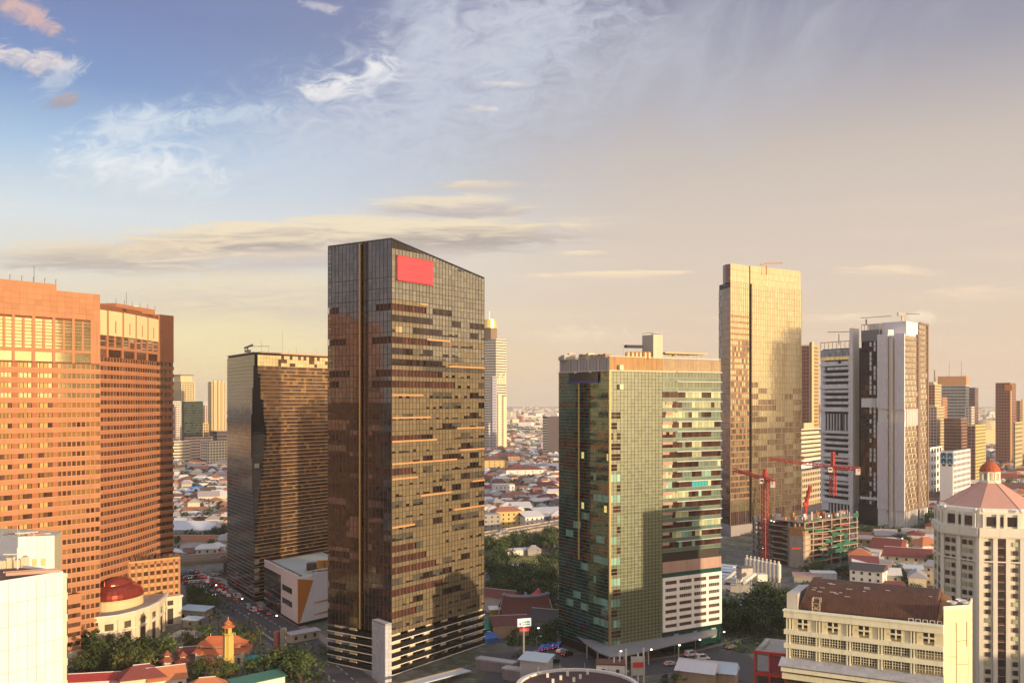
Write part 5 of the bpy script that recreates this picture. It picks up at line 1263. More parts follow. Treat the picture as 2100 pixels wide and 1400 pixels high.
for a, b, top, fl, wdt in ((La, c0 - d * .5, Zat(1073, 556), 7, 24), (c1 + d * .5, Rb, Zat(1062, 545), 8, 22)):
    dd = (b - a).normalized(); L = (b - a).length; nn = Vector((-dd.y, dd.x)); fh = top / fl
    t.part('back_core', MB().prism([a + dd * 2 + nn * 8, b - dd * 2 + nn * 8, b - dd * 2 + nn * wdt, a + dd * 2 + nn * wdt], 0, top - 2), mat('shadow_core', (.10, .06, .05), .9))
    for j in range(1, fl + 1):
        t.part('floor_slab', MB().prism([a, b, b + nn * wdt, a + nn * wdt], j * fh - .45, j * fh), M_slab)
        k = 0.0
        while k < L - 2:
            wd = R.uniform(3, 9)
            if R.random() < .42: t.piece('safety_net', a + dd * (k + min(wd, L - k) / 2), dd, j * fh + .7 - (R.random() < .25) * 1.6, min(wd, L - k) - .2, R.choice((1.2, 1.3, 2.4)), .08, M_net, .12, .003)
            k += wd
    nc = max(4, int(L / 7.5))
    for k in range(nc + 1):
        for q in (0.8, 7):
            p = a + dd * (L * k / nc if 0 < k < nc else (1 if k == 0 else L - 1)) + nn * q
            t.part('column', MB().box((p.x, p.y, 0), (.9, .9, top + (2.8 if R.random() < .7 else .4)), math.atan2(dd.y, dd.x)), M_raw)
    for k in range(26):
        p = a + dd * R.uniform(1, L - 1) + nn * R.uniform(1, 14)
        t.part('formwork', MB().box((p.x, p.y, top), (R.uniform(1, 3), R.uniform(.3, 2), R.uniform(1, 4.5)), R.uniform(0, 3)), R.choice((M_form, M_form, MATS['formwork_ochre'], M_raw, M_white)))
    for k in range(3): p = a + dd * (L * R.uniform(.2, .9)) + nn * 1; t.part('site_lamp', MB().lathe((p.x, p.y, top + 1.5), [(.05, 0), (.35, .2), (.35, .5), (.05, .7)], 8), mat('site_light', (.9, .8, .6), .5, emit=(1, .85, .55, 3)))
q = XY(1640, 522); t.part('red_platform', MB().box((q.x - 2, q.y + .6, 11), (5, 2, .5)).box((q.x + 28, q.y + 12, 22), (5, 2, .5)), M_red)
t.done(least=6)
def lattice(mb, a, b, w, n, m=0, r=.16):
    a, b = Vector(a), Vector(b); ax = (b - a).normalized(); s = ax.orthogonal().normalized()
    if abs(ax.z) < .8: s = Vector((-ax.y, ax.x, 0)).normalized()
    o = ax.cross(s)
    cs = [(s + o) * w / 2, (s - o) * w / 2, (-s - o) * w / 2, (-s + o) * w / 2]
    for c in cs: mb.tube(a + c, b + c, r * 1.5, 4, m)
    for i in range(n):
        p, q = a + (b - a) * (i / n), a + (b - a) * ((i + 1) / n)
        for k in range(4):
            mb.tube(p + cs[k], q + cs[(k + 1) % 4], r, 3, m)
    return mb
M_crane = mat('crane_red', (.55, .06, .045), .55, var=.1, emit=None)
def crane(label, px, d, ybase, ytop, jib, counter, apex, zb=0):
    """jib and counter = photo positions with their own depth of the tip"""
    b = XY(px, d); zt = Zat(ytop, d)
    t = Thing('tower_crane', label, 'crane', (b.x, b.y, zb), 'red tower cranes on the building site')
    mb = lattice(MB(), (b.x, b.y, zb), (b.x, b.y, zt), 2.6, max(6, int((zt - zb) / 2.6)), r=.20)
    t.part('mast', mb, M_crane)
    J, K_ = P(*jib), P(*counter)
    root = Vector((b.x, b.y, zt + 1.2))
    t.part('jib', lattice(MB(), root, J, 1.5, 18, r=.17), M_crane); t.part('counter_jib', lattice(MB(), root, K_, 1.7, 6, r=.24), M_crane)
    A = P(*apex) if apex else root + Vector((0, 0, 9)); t.part('tower_top', lattice(MB(), root, A, 1.3, 5, r=.22), M_crane)
    t.part('tie_bar', MB().tube(A, root + (J - root) * .7, .12, 4).tube(A, root + (K_ - root) * .85, .12, 4), M_crane)
    e = (K_ - root).normalized(); c = K_ - e * 1.5
    t.part('counterweight', MB().box((c.x, c.y, c.z - 3.4), (2.6, 2.2, 3.4)), M_dirtyw)
    t.part('cab', MB().box((b.x - 2.2, b.y - 1.6, zt - 1.4), (2.2, 2.0, 2.6)), M_white); t.part('cab_window', MB().box((b.x - 2.2, b.y - 2.63, zt - .4), (1.6, .08, 1.2)), M_win)
    t.part('hoist_rope', MB().tube(root + (J - root) * .55, root + (J - root) * .55 - Vector((0, 0, 7)), .06, 4), M_dark)
    return t
crane('nearer red tower crane with a drooping lattice jib, in front of the gold mirrored tower', 1568, 540, 1150, 985, (1503, 962, 560), (1588, 988, 534), (1569, 962, 540))
crane('farther red tower crane with a white counter jib, in front of the balcony tower', 1708, 556, 1050, 962, (1578, 940, 575), (1764, 961, 548), (1708, 926, 556), 36)
t = Thing('luffing_crane', 'small red luffing crane with a raised jib between gold tower and balcony tower', 'crane', (XY(1655, 640).x, 640, 0))
a, b = P(1652, 1034, 640), P(1662, 996, 640); t.part('mast', MB().tube((a.x, a.y, 0), a, .9, 6), M_crane); t.part('jib', lattice(MB(), a, b, 1.4, 8, r=.22), M_crane); t.part('cab', MB().box((a.x, a.y, a.z - 1), (3, 3, 2.4)), M_red)

# ------------------------------------------------------------------ white silos of a concrete plant
t = Thing('concrete_plant', 'white concrete batching plant with silos and sloping conveyors left of the concrete frame', 'concrete plant', (XY(1565, 470).x, 470))
x0, x1 = XY(1532, 478), XY(1597, 468)
n = 9
for k in range(n):
    p = x0.lerp(x1, k / (n - 1)); zt = Zat(1140 + k * 1.6, p.y)
    t.part('silo', MB().lathe((p.x, p.y, 3), [(.6, 0), (1.15, 2.5), (1.15, zt - 4), (.4, zt - 3.2)], 10), M_white); t.part('silo_cap', MB().box((p.x, p.y, zt - .4), (.8, .8, 1.0)), M_cream)
    t.part('silo_leg', MB().tube((p.x - .8, p.y, 0), (p.x - .8, p.y, 5), .15, 4).tube((p.x + .8, p.y, 0), (p.x + .8, p.y, 5), .15, 4), M_metal)
p = XY(1527, 462); zt = Zat(1163, 462); t.part('mixer_house', MB().box((p.x, p.y, 6), (6, 5, zt - 6), .3), M_dirtyw); t.part('mixer_roof', MB().box((p.x, p.y, zt), (6.6, 5.6, .4), .3), M_roofgrey)
for a_, b_ in ((-2.5, -2), (2.5, -2), (2.5, 2), (-2.5, 2)): t.part('leg', MB().tube((p.x + a_, p.y + b_, 0), (p.x + a_, p.y + b_, 6), .25, 5), M_metal)
for a, b in ((P(1480, 1196, 460), P(1508, 1170, 460)), (P(1522, 1196, 452), P(1549, 1176, 456))): t.part('conveyor', MB().tube(a, b, .9, 8), M_white)
p = XY(1503, 458); t.part('hopper', MB().box((p.x + 3, p.y - 2, 0), (9, 4, Zat(1196, 458)), -.25), M_dirtyw)
p = XY(1560, 462); t.part('control_box', MB().box((p.x, p.y, 5), (5, 4, Zat(1176, 462) - 5), .2), M_white)
for k in range(5):
    p = XY(1484 + 6 * (k % 3), 505 - 9 * k)
    s = Thing('bus_shed', ['white and blue roofed shed end nearest the green block', 'second white and blue shed beside the concrete plant', 'third white and blue shed beside the concrete plant', 'fourth white and blue shed beside the concrete plant', 'last white and blue shed, closest to the silos'][k], 'shed', (p.x, p.y))
    s.part('wall', MB().box((p.x, p.y, 0), (12, 5, 5), -.6), M_white); s.part('stripe', MB().box((p.x, p.y, 2.2), (12.1, 5.1, 1.3), -.6), mat('navy_stripe', (.04, .06, .22), .6)); s.part('roof', MB().box((p.x, p.y, 5), (12.4, 5.6, .3), -.6), mat('pale_blue_roof', (.50, .56, .64), .7, var=.1))

# ------------------------------------------------------------------ yellow building with the brown vaulted roof
M_yel = mat('yellow_render', (.84, .76, .50), .8, var=.12, scale=.25, streak=.26); M_yel2 = mat('pale_yellow', (.86, .83, .62), .8, var=.10, streak=.2)
K = XY(1612, 250); u = Vector((.871, -.491)); L = hit(K, u, 1935); n = Vector((.491, .871)); zt = Zat(1250, 250)
t = Thing('yellow_vaulted_building', 'yellow office building with cross shaped windows under a long brown vaulted roof', 'building', (K.x, K.y))
E = K + u * L
t.part('wall', MB().prism([K + n * .5, E + n * .5, E + n * 19, K + n * 19], 0, zt - .4), mat('yellow_back', (.50, .40, .20), .8, var=.1))
rows = [zt - 1.6, zt - 5.1, zt - 8.6, zt - 12.1]
t.part('cornice', MB().ubox(K - u * .4, u, L + .4, zt - 1.7, zt - .1, .9, .6), M_yel2); t.part('cornice_lip', MB().ubox(K - u * .6, u, L + .6, zt - .1, zt + .3, 1.2, .6), M_yel2)
for z in (rows[1], rows[2]): t.part('string_course', MB().ubox(K - u * .4, u, L + .4, z - .9, z + .25, .7, .6), M_yel2)
bay = L / 5
for b in range(5):
    for k in (0.0, .09): t.part('pilaster', MB().ubox(K + u * (b * bay + k * bay + .1), u, .35, rows[3], zt - 1.7, .35, .3), M_yel2)
    # cross of four panes
    cx_ = b * bay + bay * .56
    for dx in (-.62, .62):
        for dz in (-.55, .55): t.piece('pane', K + u * (cx_ + dx), u, zt - 3.1 + dz, .95, .85, .1, M_win, -.42, 0)
    t.part('window_cross', MB().ubox(K + u * (cx_ - .12), u, .3, zt - 4.4, zt - 1.9, .2, .3).ubox(K + u * (cx_ - 1.5), u, 3.0, zt - 3.3, zt - 2.95, .2, .3), M_yel2)
    t.part('wall_panel', MB().ubox(K + u * (b * bay + .2 * bay), u, cx_ - 1.25 - b * bay - .2 * bay, rows[1] + .25, zt - 1.7, .06, .5).ubox(K + u * (cx_ + 1.25), u, (b + 1) * bay - cx_ - 1.3, rows[1] + .25, zt - 1.7, .06, .5), M_yel)
    for r in (1, 2):
        zlo = rows[r + 1] + .3 if r == 1 else rows[3]
        for g in range(3):
            g0 = b * bay + bay * .2 + g * bay * .265
            closed = (b == 4)
            for i in range(3):
                for j in range(3):
                    if closed and j < 2: continue
                    t.piece('pane', K + u * (g0 + .35 + i * .62), u, rows[r] - 1.35 - (2 - j) * .62, .53, .53, .1, M_dark, -.38, 0)
            t.part('window_frame', MB().ubox(K + u * (g0 + .03), u, 1.86, rows[r] - 1.02, rows[r] - .9, .12, .4).ubox(K + u * (g0 - .02), u, .1, rows[r] - 3.0, rows[r] - 1.0, .12, .4).ubox(K + u * (g0 + 1.86), u, .1, rows[r] - 3.0, rows[r] - 1.0, .12, .4).ubox(K + u * (g0 + .60), u, .08, rows[r] - 3.0, rows[r] - 1.0, .08, .4).ubox(K + u * (g0 + 1.22), u, .08, rows[r] - 3.0, rows[r] - 1.0, .08, .4).ubox(K + u * (g0 + .1), u, 1.8, rows[r] - 1.70, rows[r] - 1.62, .07, .4).ubox(K + u * (g0 + .1), u, 1.8, rows[r] - 2.32, rows[r] - 2.24, .07, .4), M_yel2)
zl = rows[3]
t.part('balcony_roof', MB().hexa([(*(K - n * 3.2 - u * 1.2).xy, zl - 1.6), (*(E - n * 3.2).xy, zl - 1.6), (*(E + n * .2).xy, zl - .1), (*(K + n * .2 - u * 1.2).xy, zl - .1)], [(*(K - n * 3.2 - u * 1.2).xy, zl - 1.4), (*(E - n * 3.2).xy, zl - 1.4), (*(E + n * .2).xy, zl + .1), (*(K + n * .2 - u * 1.2).xy, zl + .1)]), mat('stained_awning', (.42, .42, .45), .8, var=.45, scale=.35, streak=.3))
t.part('balcony_beam', MB().ubox(K - n * 2.6 - u * .6, u, L, zl - 2.9, zl - 1.9, .3, .3).ubox(K - n * 1.5 - u * .6, u, L, zl - 5.0, zl - 3.6, .3, .3).ubox(K - n * 1.5, u, L, zl - 8.0, zl - 6.4, .3, .3), M_yel2)
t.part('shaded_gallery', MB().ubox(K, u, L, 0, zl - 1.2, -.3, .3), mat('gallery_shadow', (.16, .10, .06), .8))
for k in range(10): t.piece('gallery_pane', K + u * (2 + k * (L - 4) / 9.5), u, zl - 3.3, 3.0, 1.0, .1, M_win, .0, 0)
# vaulted roof
V0 = K + u * hit(K, u, 1634) + n * 1.6; V1 = K + u * hit(K, u, 1921) + n * 1.6
prof = [(0, .3), (.5, 1.9), (1.6, 4.0), (3.2, 5.5), (5.6, 6.6), (8.4, 7.0), (11.2, 6.6), (13.6, 5.2), (15.6, 3.0), (16.4, .3)]
M_vt = mat('brown_shingle_roof', (.125, .062, .045), .9, var=.35, scale=.35, streak=.35)
ridge0, ridge1 = V0 + u * 3.2, V1 - u * .6
LV = (V1 - V0).length
rr_ = []
for k, (o, h) in enumerate(prof):
    q = min(1, h / 6.0)
    rr_.append(((V0 + n * o + u * (1.9 * q)), (V1 + n * o - u * (.2 * q)), zt + h))
vm = MB()
ns = 30
for (a, b, z), (c, d, z2) in zip(rr_, rr_[1:]):
    for s in range(ns):
        f0, f1 = s / ns, (s + 1) / ns
        vm.poly([(*a.lerp(b, f0), z), (*a.lerp(b, f1), z), (*c.lerp(d, f1), z2), (*c.lerp(d, f0), z2)])
vm.poly([(*a, z) for a, b, z in rr_][::-1]); vm.poly([(*b, z) for a, b, z in rr_])
vr = t.part('roof', vm, M_vt)
sm = MB()
for s in range(1, 46):
    f = s / 46
    for (a, b, z), (c, d, z2) in zip(rr_[:7], rr_[1:7]):
        p, q = a.lerp(b, f), c.lerp(d, f); sm.tube((*p, z + .02), (*q, z2 + .02), .05, 3)
t.part('roof_seam', sm, mat('roof_seam', (.085, .045, .035), .9), parent=vr, kind='stuff')
for k in range(16):
    f = R.uniform(.02, .55) if k < 12 else R.uniform(.3, .95); i = R.choice((2, 3)); a, b, z = rr_[i]; c, d, z2 = rr_[i + 1]; g = R.random()
    p = a.lerp(b, f).lerp(c.lerp(d, f), g); zz_ = z + (z2 - z) * g
    t.part('loose_sheet', MB().box((p.x, p.y, zz_ + .03), (R.uniform(.6, 1.6), .3, .12), math.atan2(u.y, u.x)), M_dirtyw, parent=vr)
t.part('gable_wall', MB().prism([K + n * .8, V0 + n * -.6, V0 + n * 14 - u * .2, K + n * 14], zt - 1, zt + 4.2), M_dirtyw)
fr = MB(); q = K + u * hit(K, u, 1664) + n * .9
for dx in (0, 1.9):
    for dy in (0, 1.5): fr.tube((*(q + u * dx + n * dy).xy, zt - .2), (*(q + u * dx + n * dy).xy, zt + 3.6), .07, 4)
for z in (.9, 2.2, 3.5): fr.tube((*q.xy, zt + z), (*(q + u * 1.9).xy, zt + z), .06, 4).tube((*(q + n * 1.5).xy, zt + z), (*(q + u * 1.9 + n * 1.5).xy, zt + z), .06, 4)
fr.tube((*q.xy, zt), (*(q + u * 1.9).xy, zt + 2), .05, 4).tube((*(q + u * 1.9).xy, zt), (*q.xy, zt + 2), .05, 4)
t.part('steel_frame', fr, M_cream)
for k in range(5): q = K + u * (L - 7.8 + k * 1.6) + n * .5; t.part('roof_trestle', MB().tube((*q.xy, zt), (*q.xy, zt + 1), .07, 4).tube((*(q + u * 1).xy, zt), (*(q + u * 1).xy, zt + 1), .07, 4).tube((*q.xy, zt + 1), (*(q + u * 1).xy, zt + 1), .07, 4), M_white)
# end wing with dishes on its roof
A = E + n * .3; w2 = Vector((.96, .28)); LW = hit(A, w2, 1988); zw = Zat(1243, 232)
t.part('end_wing', MB().prism([A, A + w2 * LW, A + w2 * LW + n * 9, A + n * 9], 0, zw - .9), M_yel)
t.part('end_parapet', MB().ubox(A, w2, LW, zw - .9, zw, .03, .3).ubox(A + w2 * LW, n, 9, zw - .9, zw, .03, .3), M_yel2)
t.part('end_roof', MB().prism([A + n * .3, A + w2 * (LW - .3), A + w2 * (LW - .3) + n * 8.7, A + n * 8.7], zw - .9, zw - .8), M_roofgrey)
pipe = MB()
for k, (x0_, z0_, x1_, z1_) in enumerate(((3.6, 4, 3.6, 24), (3.6, 14, 6.8, 14.2), (3.6, 8.5, 6.5, 8.4), (1.2, 12, 3.6, 12.2), (6.6, 4, 6.6, 10))):
    p = A + w2 * x0_; q = A + w2 * x1_; o = Vector((w2.y, -w2.x)) * .08; pipe.tube((*(p + o).xy, zw - z0_), (*(q + o).xy, zw - z1_), .06, 4)
t.part('wall_pipe', pipe, mat('brown_pipe', (.35, .26, .12), .7))
for k, (a_, b_) in enumerate(((2.0, 3), (4.4, 5), (5.4, 2.4))):
    p = A + w2 * a_ + n * b_; t.part('satellite_dish', MB().lathe((p.x, p.y, zw - .3), [(.05, 0), (.9, .35), (1.25, .8), (1.2, .85), (.8, .5), (.1, .2)], 12), M_white); t.part('dish_post', MB().tube((p.x, p.y, zw - .9), (p.x, p.y, zw - .2), .1, 5), M_metal)
t.part('rusty_gable', MB().prism([V1 - u * .1, V1 + u * 2.2 + n * 3, V1 + u * 2.2 + n * 10, V1 + n * 12 - u * .1], zt - .8, zt + 5.6, zt=[zt + 1, zt + 2.4, zt + 5.0, zt + 5.6]), mat('rusty_sheet', (.42, .22, .09), .85, var=.3))
t.done(least=6)

# ------------------------------------------------------------------ cream tower with the pink octagonal roof
cx, cy_ = P(2030, 1040, 322).x, 322.0
def octa(r, rot=math.pi / 8): return [Vector((cx + math.cos(rot + k * math.pi / 4) * r, cy_ + math.sin(rot + k * math.pi / 4) * r)) for k in range(8)]
M_ct = mat('cream_stone', (.85, .79, .67), .75, var=.09, scale=.3, streak=.17)
zp = Zat(1046, 305); zr = Zat(990, 320)
t = Thing('octagonal_cream_tower', 'cream apartment tower with a pink octagonal roof and a red capped lantern', 'apartment tower', (cx, cy_))
R0_ = 17.2; rot0 = math.radians(8.5)
o8 = octa(R0_, rot0)
t.part('wall', MB().prism([p + (Vector((cx, cy_)) - p) * .025 for p in o8], 0, zp - 1), mat('cream_stone_back', (.82, .75, .62), .8, var=.08))
M_pkroof = mat('pink_roof', (.56, .31, .25), .8, var=.10, scale=.4)
def ring(r, z): return [(p.x, p.y, z) for p in octa(r, rot0)]
t.part('roof', MB().rings([ring(14.6, zp + .1), ring(3.3, zr)]), M_pkroof)
hp = MB()
for a, b in zip(ring(14.65, zp + .15), ring(3.35, zr + .05)): hp.tube(a, b, .10, 4)
t.part('roof_hip', hp, mat('roof_hip_pale', (.52, .30, .22), .8))
t.part('cornice', MB().rings([ring(15.4, zp - 1.5), ring(15.9, zp - 1.1), ring(15.9, zp - .3), ring(15.2, zp + .1)]), M_ct)
zl = zr - .2; zl2 = Zat(985, 320); ztop = Zat(963, 320)
t.part('lantern_base', MB().rings([ring(3.3, zl), ring(3.3, zl + 1.0), ring(3.0, zl + 1.1)]), M_ct)
for p in octa(2.8, rot0): t.part('lantern_post', MB().box((p.x, p.y, zl + 1), (.6, .6, 2.4)), M_ct)
t.part('lantern_core', MB().rings([ring(1.6, zl + 1), ring(1.6, zl + 3.3)]), M_cream)
zl3 = zl + 3.4
t.part('lantern_beam', MB().rings([ring(3.2, zl3), ring(3.2, zl3 + .45)]), M_ct)
t.part('lantern_dome', MB().lathe((cx, cy_, zl3 + .5), [(3.3, 0), (2.95, 1.2), (2.2, 2.3), (1.1, 3.1), (.1, 3.4)], 16), mat('red_dome', (.42, .10, .04), .7, var=.12)); t.part('finial', MB().tube((cx, cy_, zl3 + 3.8), (cx, cy_, zl3 + 4.8), .12, 5), M_metal)
FH3 = 2.68
for k in range(8):
    a, b = o8[k], o8[(k + 1) % 8]; d = (b - a).normalized(); nrm = Vector((d.y, -d.x)); mid = (a + b) / 2; L = (b - a).length
    if nrm.x * -mid.x + nrm.y * -mid.y < 0: continue
    front = nrm.y < -.75 or nrm.x > .6
    # projecting top storeys
    t.part('balcony_band', MB().ubox(a, d, L, zp - 8.6, zp - 5.8, .9, .3), M_ct); t.part('corbel', MB().ubox(a, d, L, zp - 9.0, zp - 8.6, .5, .3), M_ct)
    for q in (.12, .42, .58, .88): t.part('top_pier', MB().ubox(a + d * (L * q - .5), d, 1.0, zp - 5.8, zp - 1.5, .3, .3), M_ct)
    for q, ww in ((.27, 2.6), (.5, 1.4), (.73, 2.6)): t.piece('top_window', a + d * (L * q), d, zp - 3.8, ww, 3.0, .1, M_win, -.1, 0)
    for q in (.08, .92): t.part('stone_ball', MB().lathe((*(a + d * (L * q)).xy, zp - .9), [(.2, 0), (.55, .4), (.6, .8), (.3, 1.2), (.02, 1.3)], 8), M_ct)
    t.part('floor_line', MB().ubox(a, d, L, zp - 16.6, zp - 16.2, .3, .3), M_ct)
    nf = 19
    if front:
        t.part('stair_slot', MB().ubox(mid - d * 1.1, d, 2.2, 0, zp - 9.0, .04, .2), mat('slot_brown', (.13, .06, .045), .5, .2, var=.2))
        for j in range(nf): t.piece('stair_pane', mid, d, zp - 10.4 - j * FH3, 1.9, 1.9, .1, M_win, .08, .004)
    for j in range(nf):
        z = zp - 10.8 - j * FH3
        for q, ww in (((.20, 1.5), (.80, 1.5)) if front else ((.16, 1.5), (.32, 1.2), (.62, 1.5), (.78, 1.2))):
            t.piece('window', a + d * (L * q), d, z, ww, 1.45, .12, M_win if R.random() < .75 else g_bl, .05, .004)
        t.piece('floor_joint', mid, d, z - 1.3, L * (.0 + 1), .07, .06, mat('cream_stone_back', (0, 0, 0)), .02, 0)
    for q0, q1 in (((.0, .10), (.31, .41), (.59, .69), (.90, 1.0)) if front else ((.0, .07), (.42, .52), (.93, 1.0))):
        t.part('pilaster', MB().ubox(a + d * (L * q0), d, L * (q1 - q0), 0, zp - 9.0, .28, .2), M_ct)
t.done(least=5.5)

# ------------------------------------------------------------------ elevated road
vp = [Vector((-330, 425, 0)), Vector((-170, 500, 0)), Vector((-90, 545, 0)), Vector((-16, 590, 0)), Vector((31, 648, 0)), Vector((110, 760, 0)), Vector((170, 860, 0))]
t = Thing('elevated_road', 'long concrete elevated road running behind the towers', 'viaduct', (vp[2].x, vp[2].y))
deck = MB(); par = MB(); zD = 8.2; hw = 8.5
def offs(i):
    a = vp[max(0, i - 1)]; b = vp[min(len(vp) - 1, i + 1)]; d = (b - a).normalized(); return Vector((d.y, -d.x, 0))
for i in range(len(vp) - 1):
    a, b = vp[i], vp[i + 1]; na, nb_ = offs(i) * hw, offs(i + 1) * hw
    deck.hexa([(*(a + na).xy, zD - 1.6), (*(b + nb_).xy, zD - 1.6), (*(b - nb_).xy, zD - 1.6), (*(a - na).xy, zD - 1.6)], [(*(a + na).xy, zD), (*(b + nb_).xy, zD), (*(b - nb_).xy, zD), (*(a - na).xy, zD)])
    for s in (1, -1, .04):
        k = 1.0 if abs(s) == 1 else 1.0
        oa, ob = na * s, nb_ * s; wa = offs(i) * .25
        par.hexa([(*(a + oa + wa).xy, zD + .01), (*(b + ob + wa).xy, zD + .01), (*(b + ob - wa).xy, zD + .01), (*(a + oa - wa).xy, zD + .01)], [(*(a + oa + wa).xy, zD + 1.3), (*(b + ob + wa).xy, zD + 1.3), (*(b + ob - wa).xy, zD + 1.3), (*(a + oa - wa).xy, zD + 1.3)])
t.part('deck', deck, mat('viaduct_concrete', (.36, .30, .25), .9, var=.2, scale=.2, streak=.3)); t.part('parapet', par, mat('viaduct_parapet', (.44, .37, .31), .9, var=.15))
for i in range(len(vp) - 1):
    L = (vp[i + 1] - vp[i]).length; k = max(1, int(L / 32))
    for q in range(k):
        p = vp[i].lerp(vp[i + 1], (q + .5) / k); t.part('pillar', MB().box((p.x, p.y, 0), (2.2, 2.2, zD - 2.6), math.atan2((vp[i + 1] - vp[i]).y, (vp[i + 1] - vp[i]).x)).box((p.x, p.y, zD - 2.6), (2.6, 11, 1.0), math.atan2((vp[i + 1] - vp[i]).y, (vp[i + 1] - vp[i]).x)), M_conc)
# ------------------------------------------------------------------ labels for the many small things: say what each stands beside
LAND = {  # name: photo column, ground row
 'W': [('the long pale vaulted roof', 395, 1108), ('the blue-roofed house', 396, 1012), ('the cream hotel', 435, 945), ('the elevated road', 420, 1150), ('the curved brick tower', 350, 1100), ('the bronze tower', 465, 1060), ('the cream two-storey house', 428, 1040)],
 'C': [('the arcaded white school', 1070, 975), ('the cream gabled hall', 1014, 960), ('the glass-fronted office', 1036, 1005), ('the yellow flats', 1042, 1072), ('the grey shutter depot', 1118, 1068), ('the striped white tower', 1016, 908), ('the dark office slab', 1130, 902), ('the elevated road', 1075, 1092)],
 'E': [('the blue-windowed office', 1960, 950), ('the long maroon shed', 1985, 990), ('the pink-roofed tower', 2025, 1050), ('the white twin towers', 1895, 1060), ('the yellow flats', 2000, 930), ('the red brown tower', 2062, 890), ('the orange-roofed villa', 1900, 1130)],
 'S': [('the concrete frame', 1650, 1165), ('the white silos', 1560, 1205), ('the brown vaulted roof', 1780, 1240), ('the octagonal tower', 1930, 1180), ('the white twin towers', 1840, 1090), ('the blue sheet shed', 1880, 1170)],
 'P': [('the park lawn', 1100, 1160), ('the dark glass tower', 990, 1250), ('the green glass block', 1150, 1250), ('the red temple roof', 1075, 1260), ('the roadside sign', 1074, 1325), ('the elevated road', 1075, 1105), ('the round roofed hall', 1170, 1380)],
 'L': [('the yellow minaret', 468, 1383), ('the domed hall', 290, 1320), ('the white box building', 131, 1390), ('the stone plaza', 395, 1300), ('the orange wedge building', 611, 1290), ('the bronze tower', 500, 1225), ('the dark glass tower', 676, 1390), ('the brick wing', 350, 1280), ('the twin gate pavilions', 357, 1380)],
 'R': [('the green glass block', 1478, 1330), ('the brown vaulted roof', 1612, 1300), ('the white silos', 1560, 1205), ('the blue sheds', 1440, 1385), ('the red-framed shop', 1575, 1370), ('the round roofed hall', 1200, 1380)]}
def rel(dist, px, py):
    best = sorted(LAND[dist], key=lambda l: (l[1] - px) ** 2 + (2.2 * (l[2] - py)) ** 2)
    out = []
    for n, lx, ly in best[:5]:
        dx, dy = px - lx, (py - ly) * 1.6
        if abs(dx) > abs(dy): w = 'right of' if dx > 0 else 'left of'
        else: w = 'in front of' if dy > 0 else 'behind'
        far = math.hypot(dx, dy)
        out.append(('just ' if far < 22 else ('well ' if far > 70 else '')) + w + ' ' + n)
    return out
def unique(make, tries=60):
    for k in range(tries):
        s = make(k)
        if s not in USED and len(s.split()) <= 16: USED.add(s); return s
    return s
KEEP = [([p.xy for p in road_w], 11.5), ([p.xy for p in vp], 10), ([G(x, y).xy for x, y in ((1000, 1352), (1105, 1342), (1168, 1350), (1235, 1385), (1390, 1362), (1545, 1322))], 9), ([G(1500, 1340).xy, G(1550, 1395).xy], 7)]
SPOTS = []
def free(p, r):
    for pl, w in KEEP:
        for a, b in zip(pl, pl[1:]):
            ab = b - a; k = max(0, min(1, (Vector(p.xy) - a).dot(ab) / ab.length_squared))
            if (Vector(p.xy) - a - ab * k).length < w + r * .6: return False
    for q, s in SPOTS:
        if abs(q.x - p.x) < r + s and abs(q.y - p.y) < r + s and (q - p).length < r + s: return False
    return True
def block_out(px, py, r): SPOTS.append((G(px, py), r))

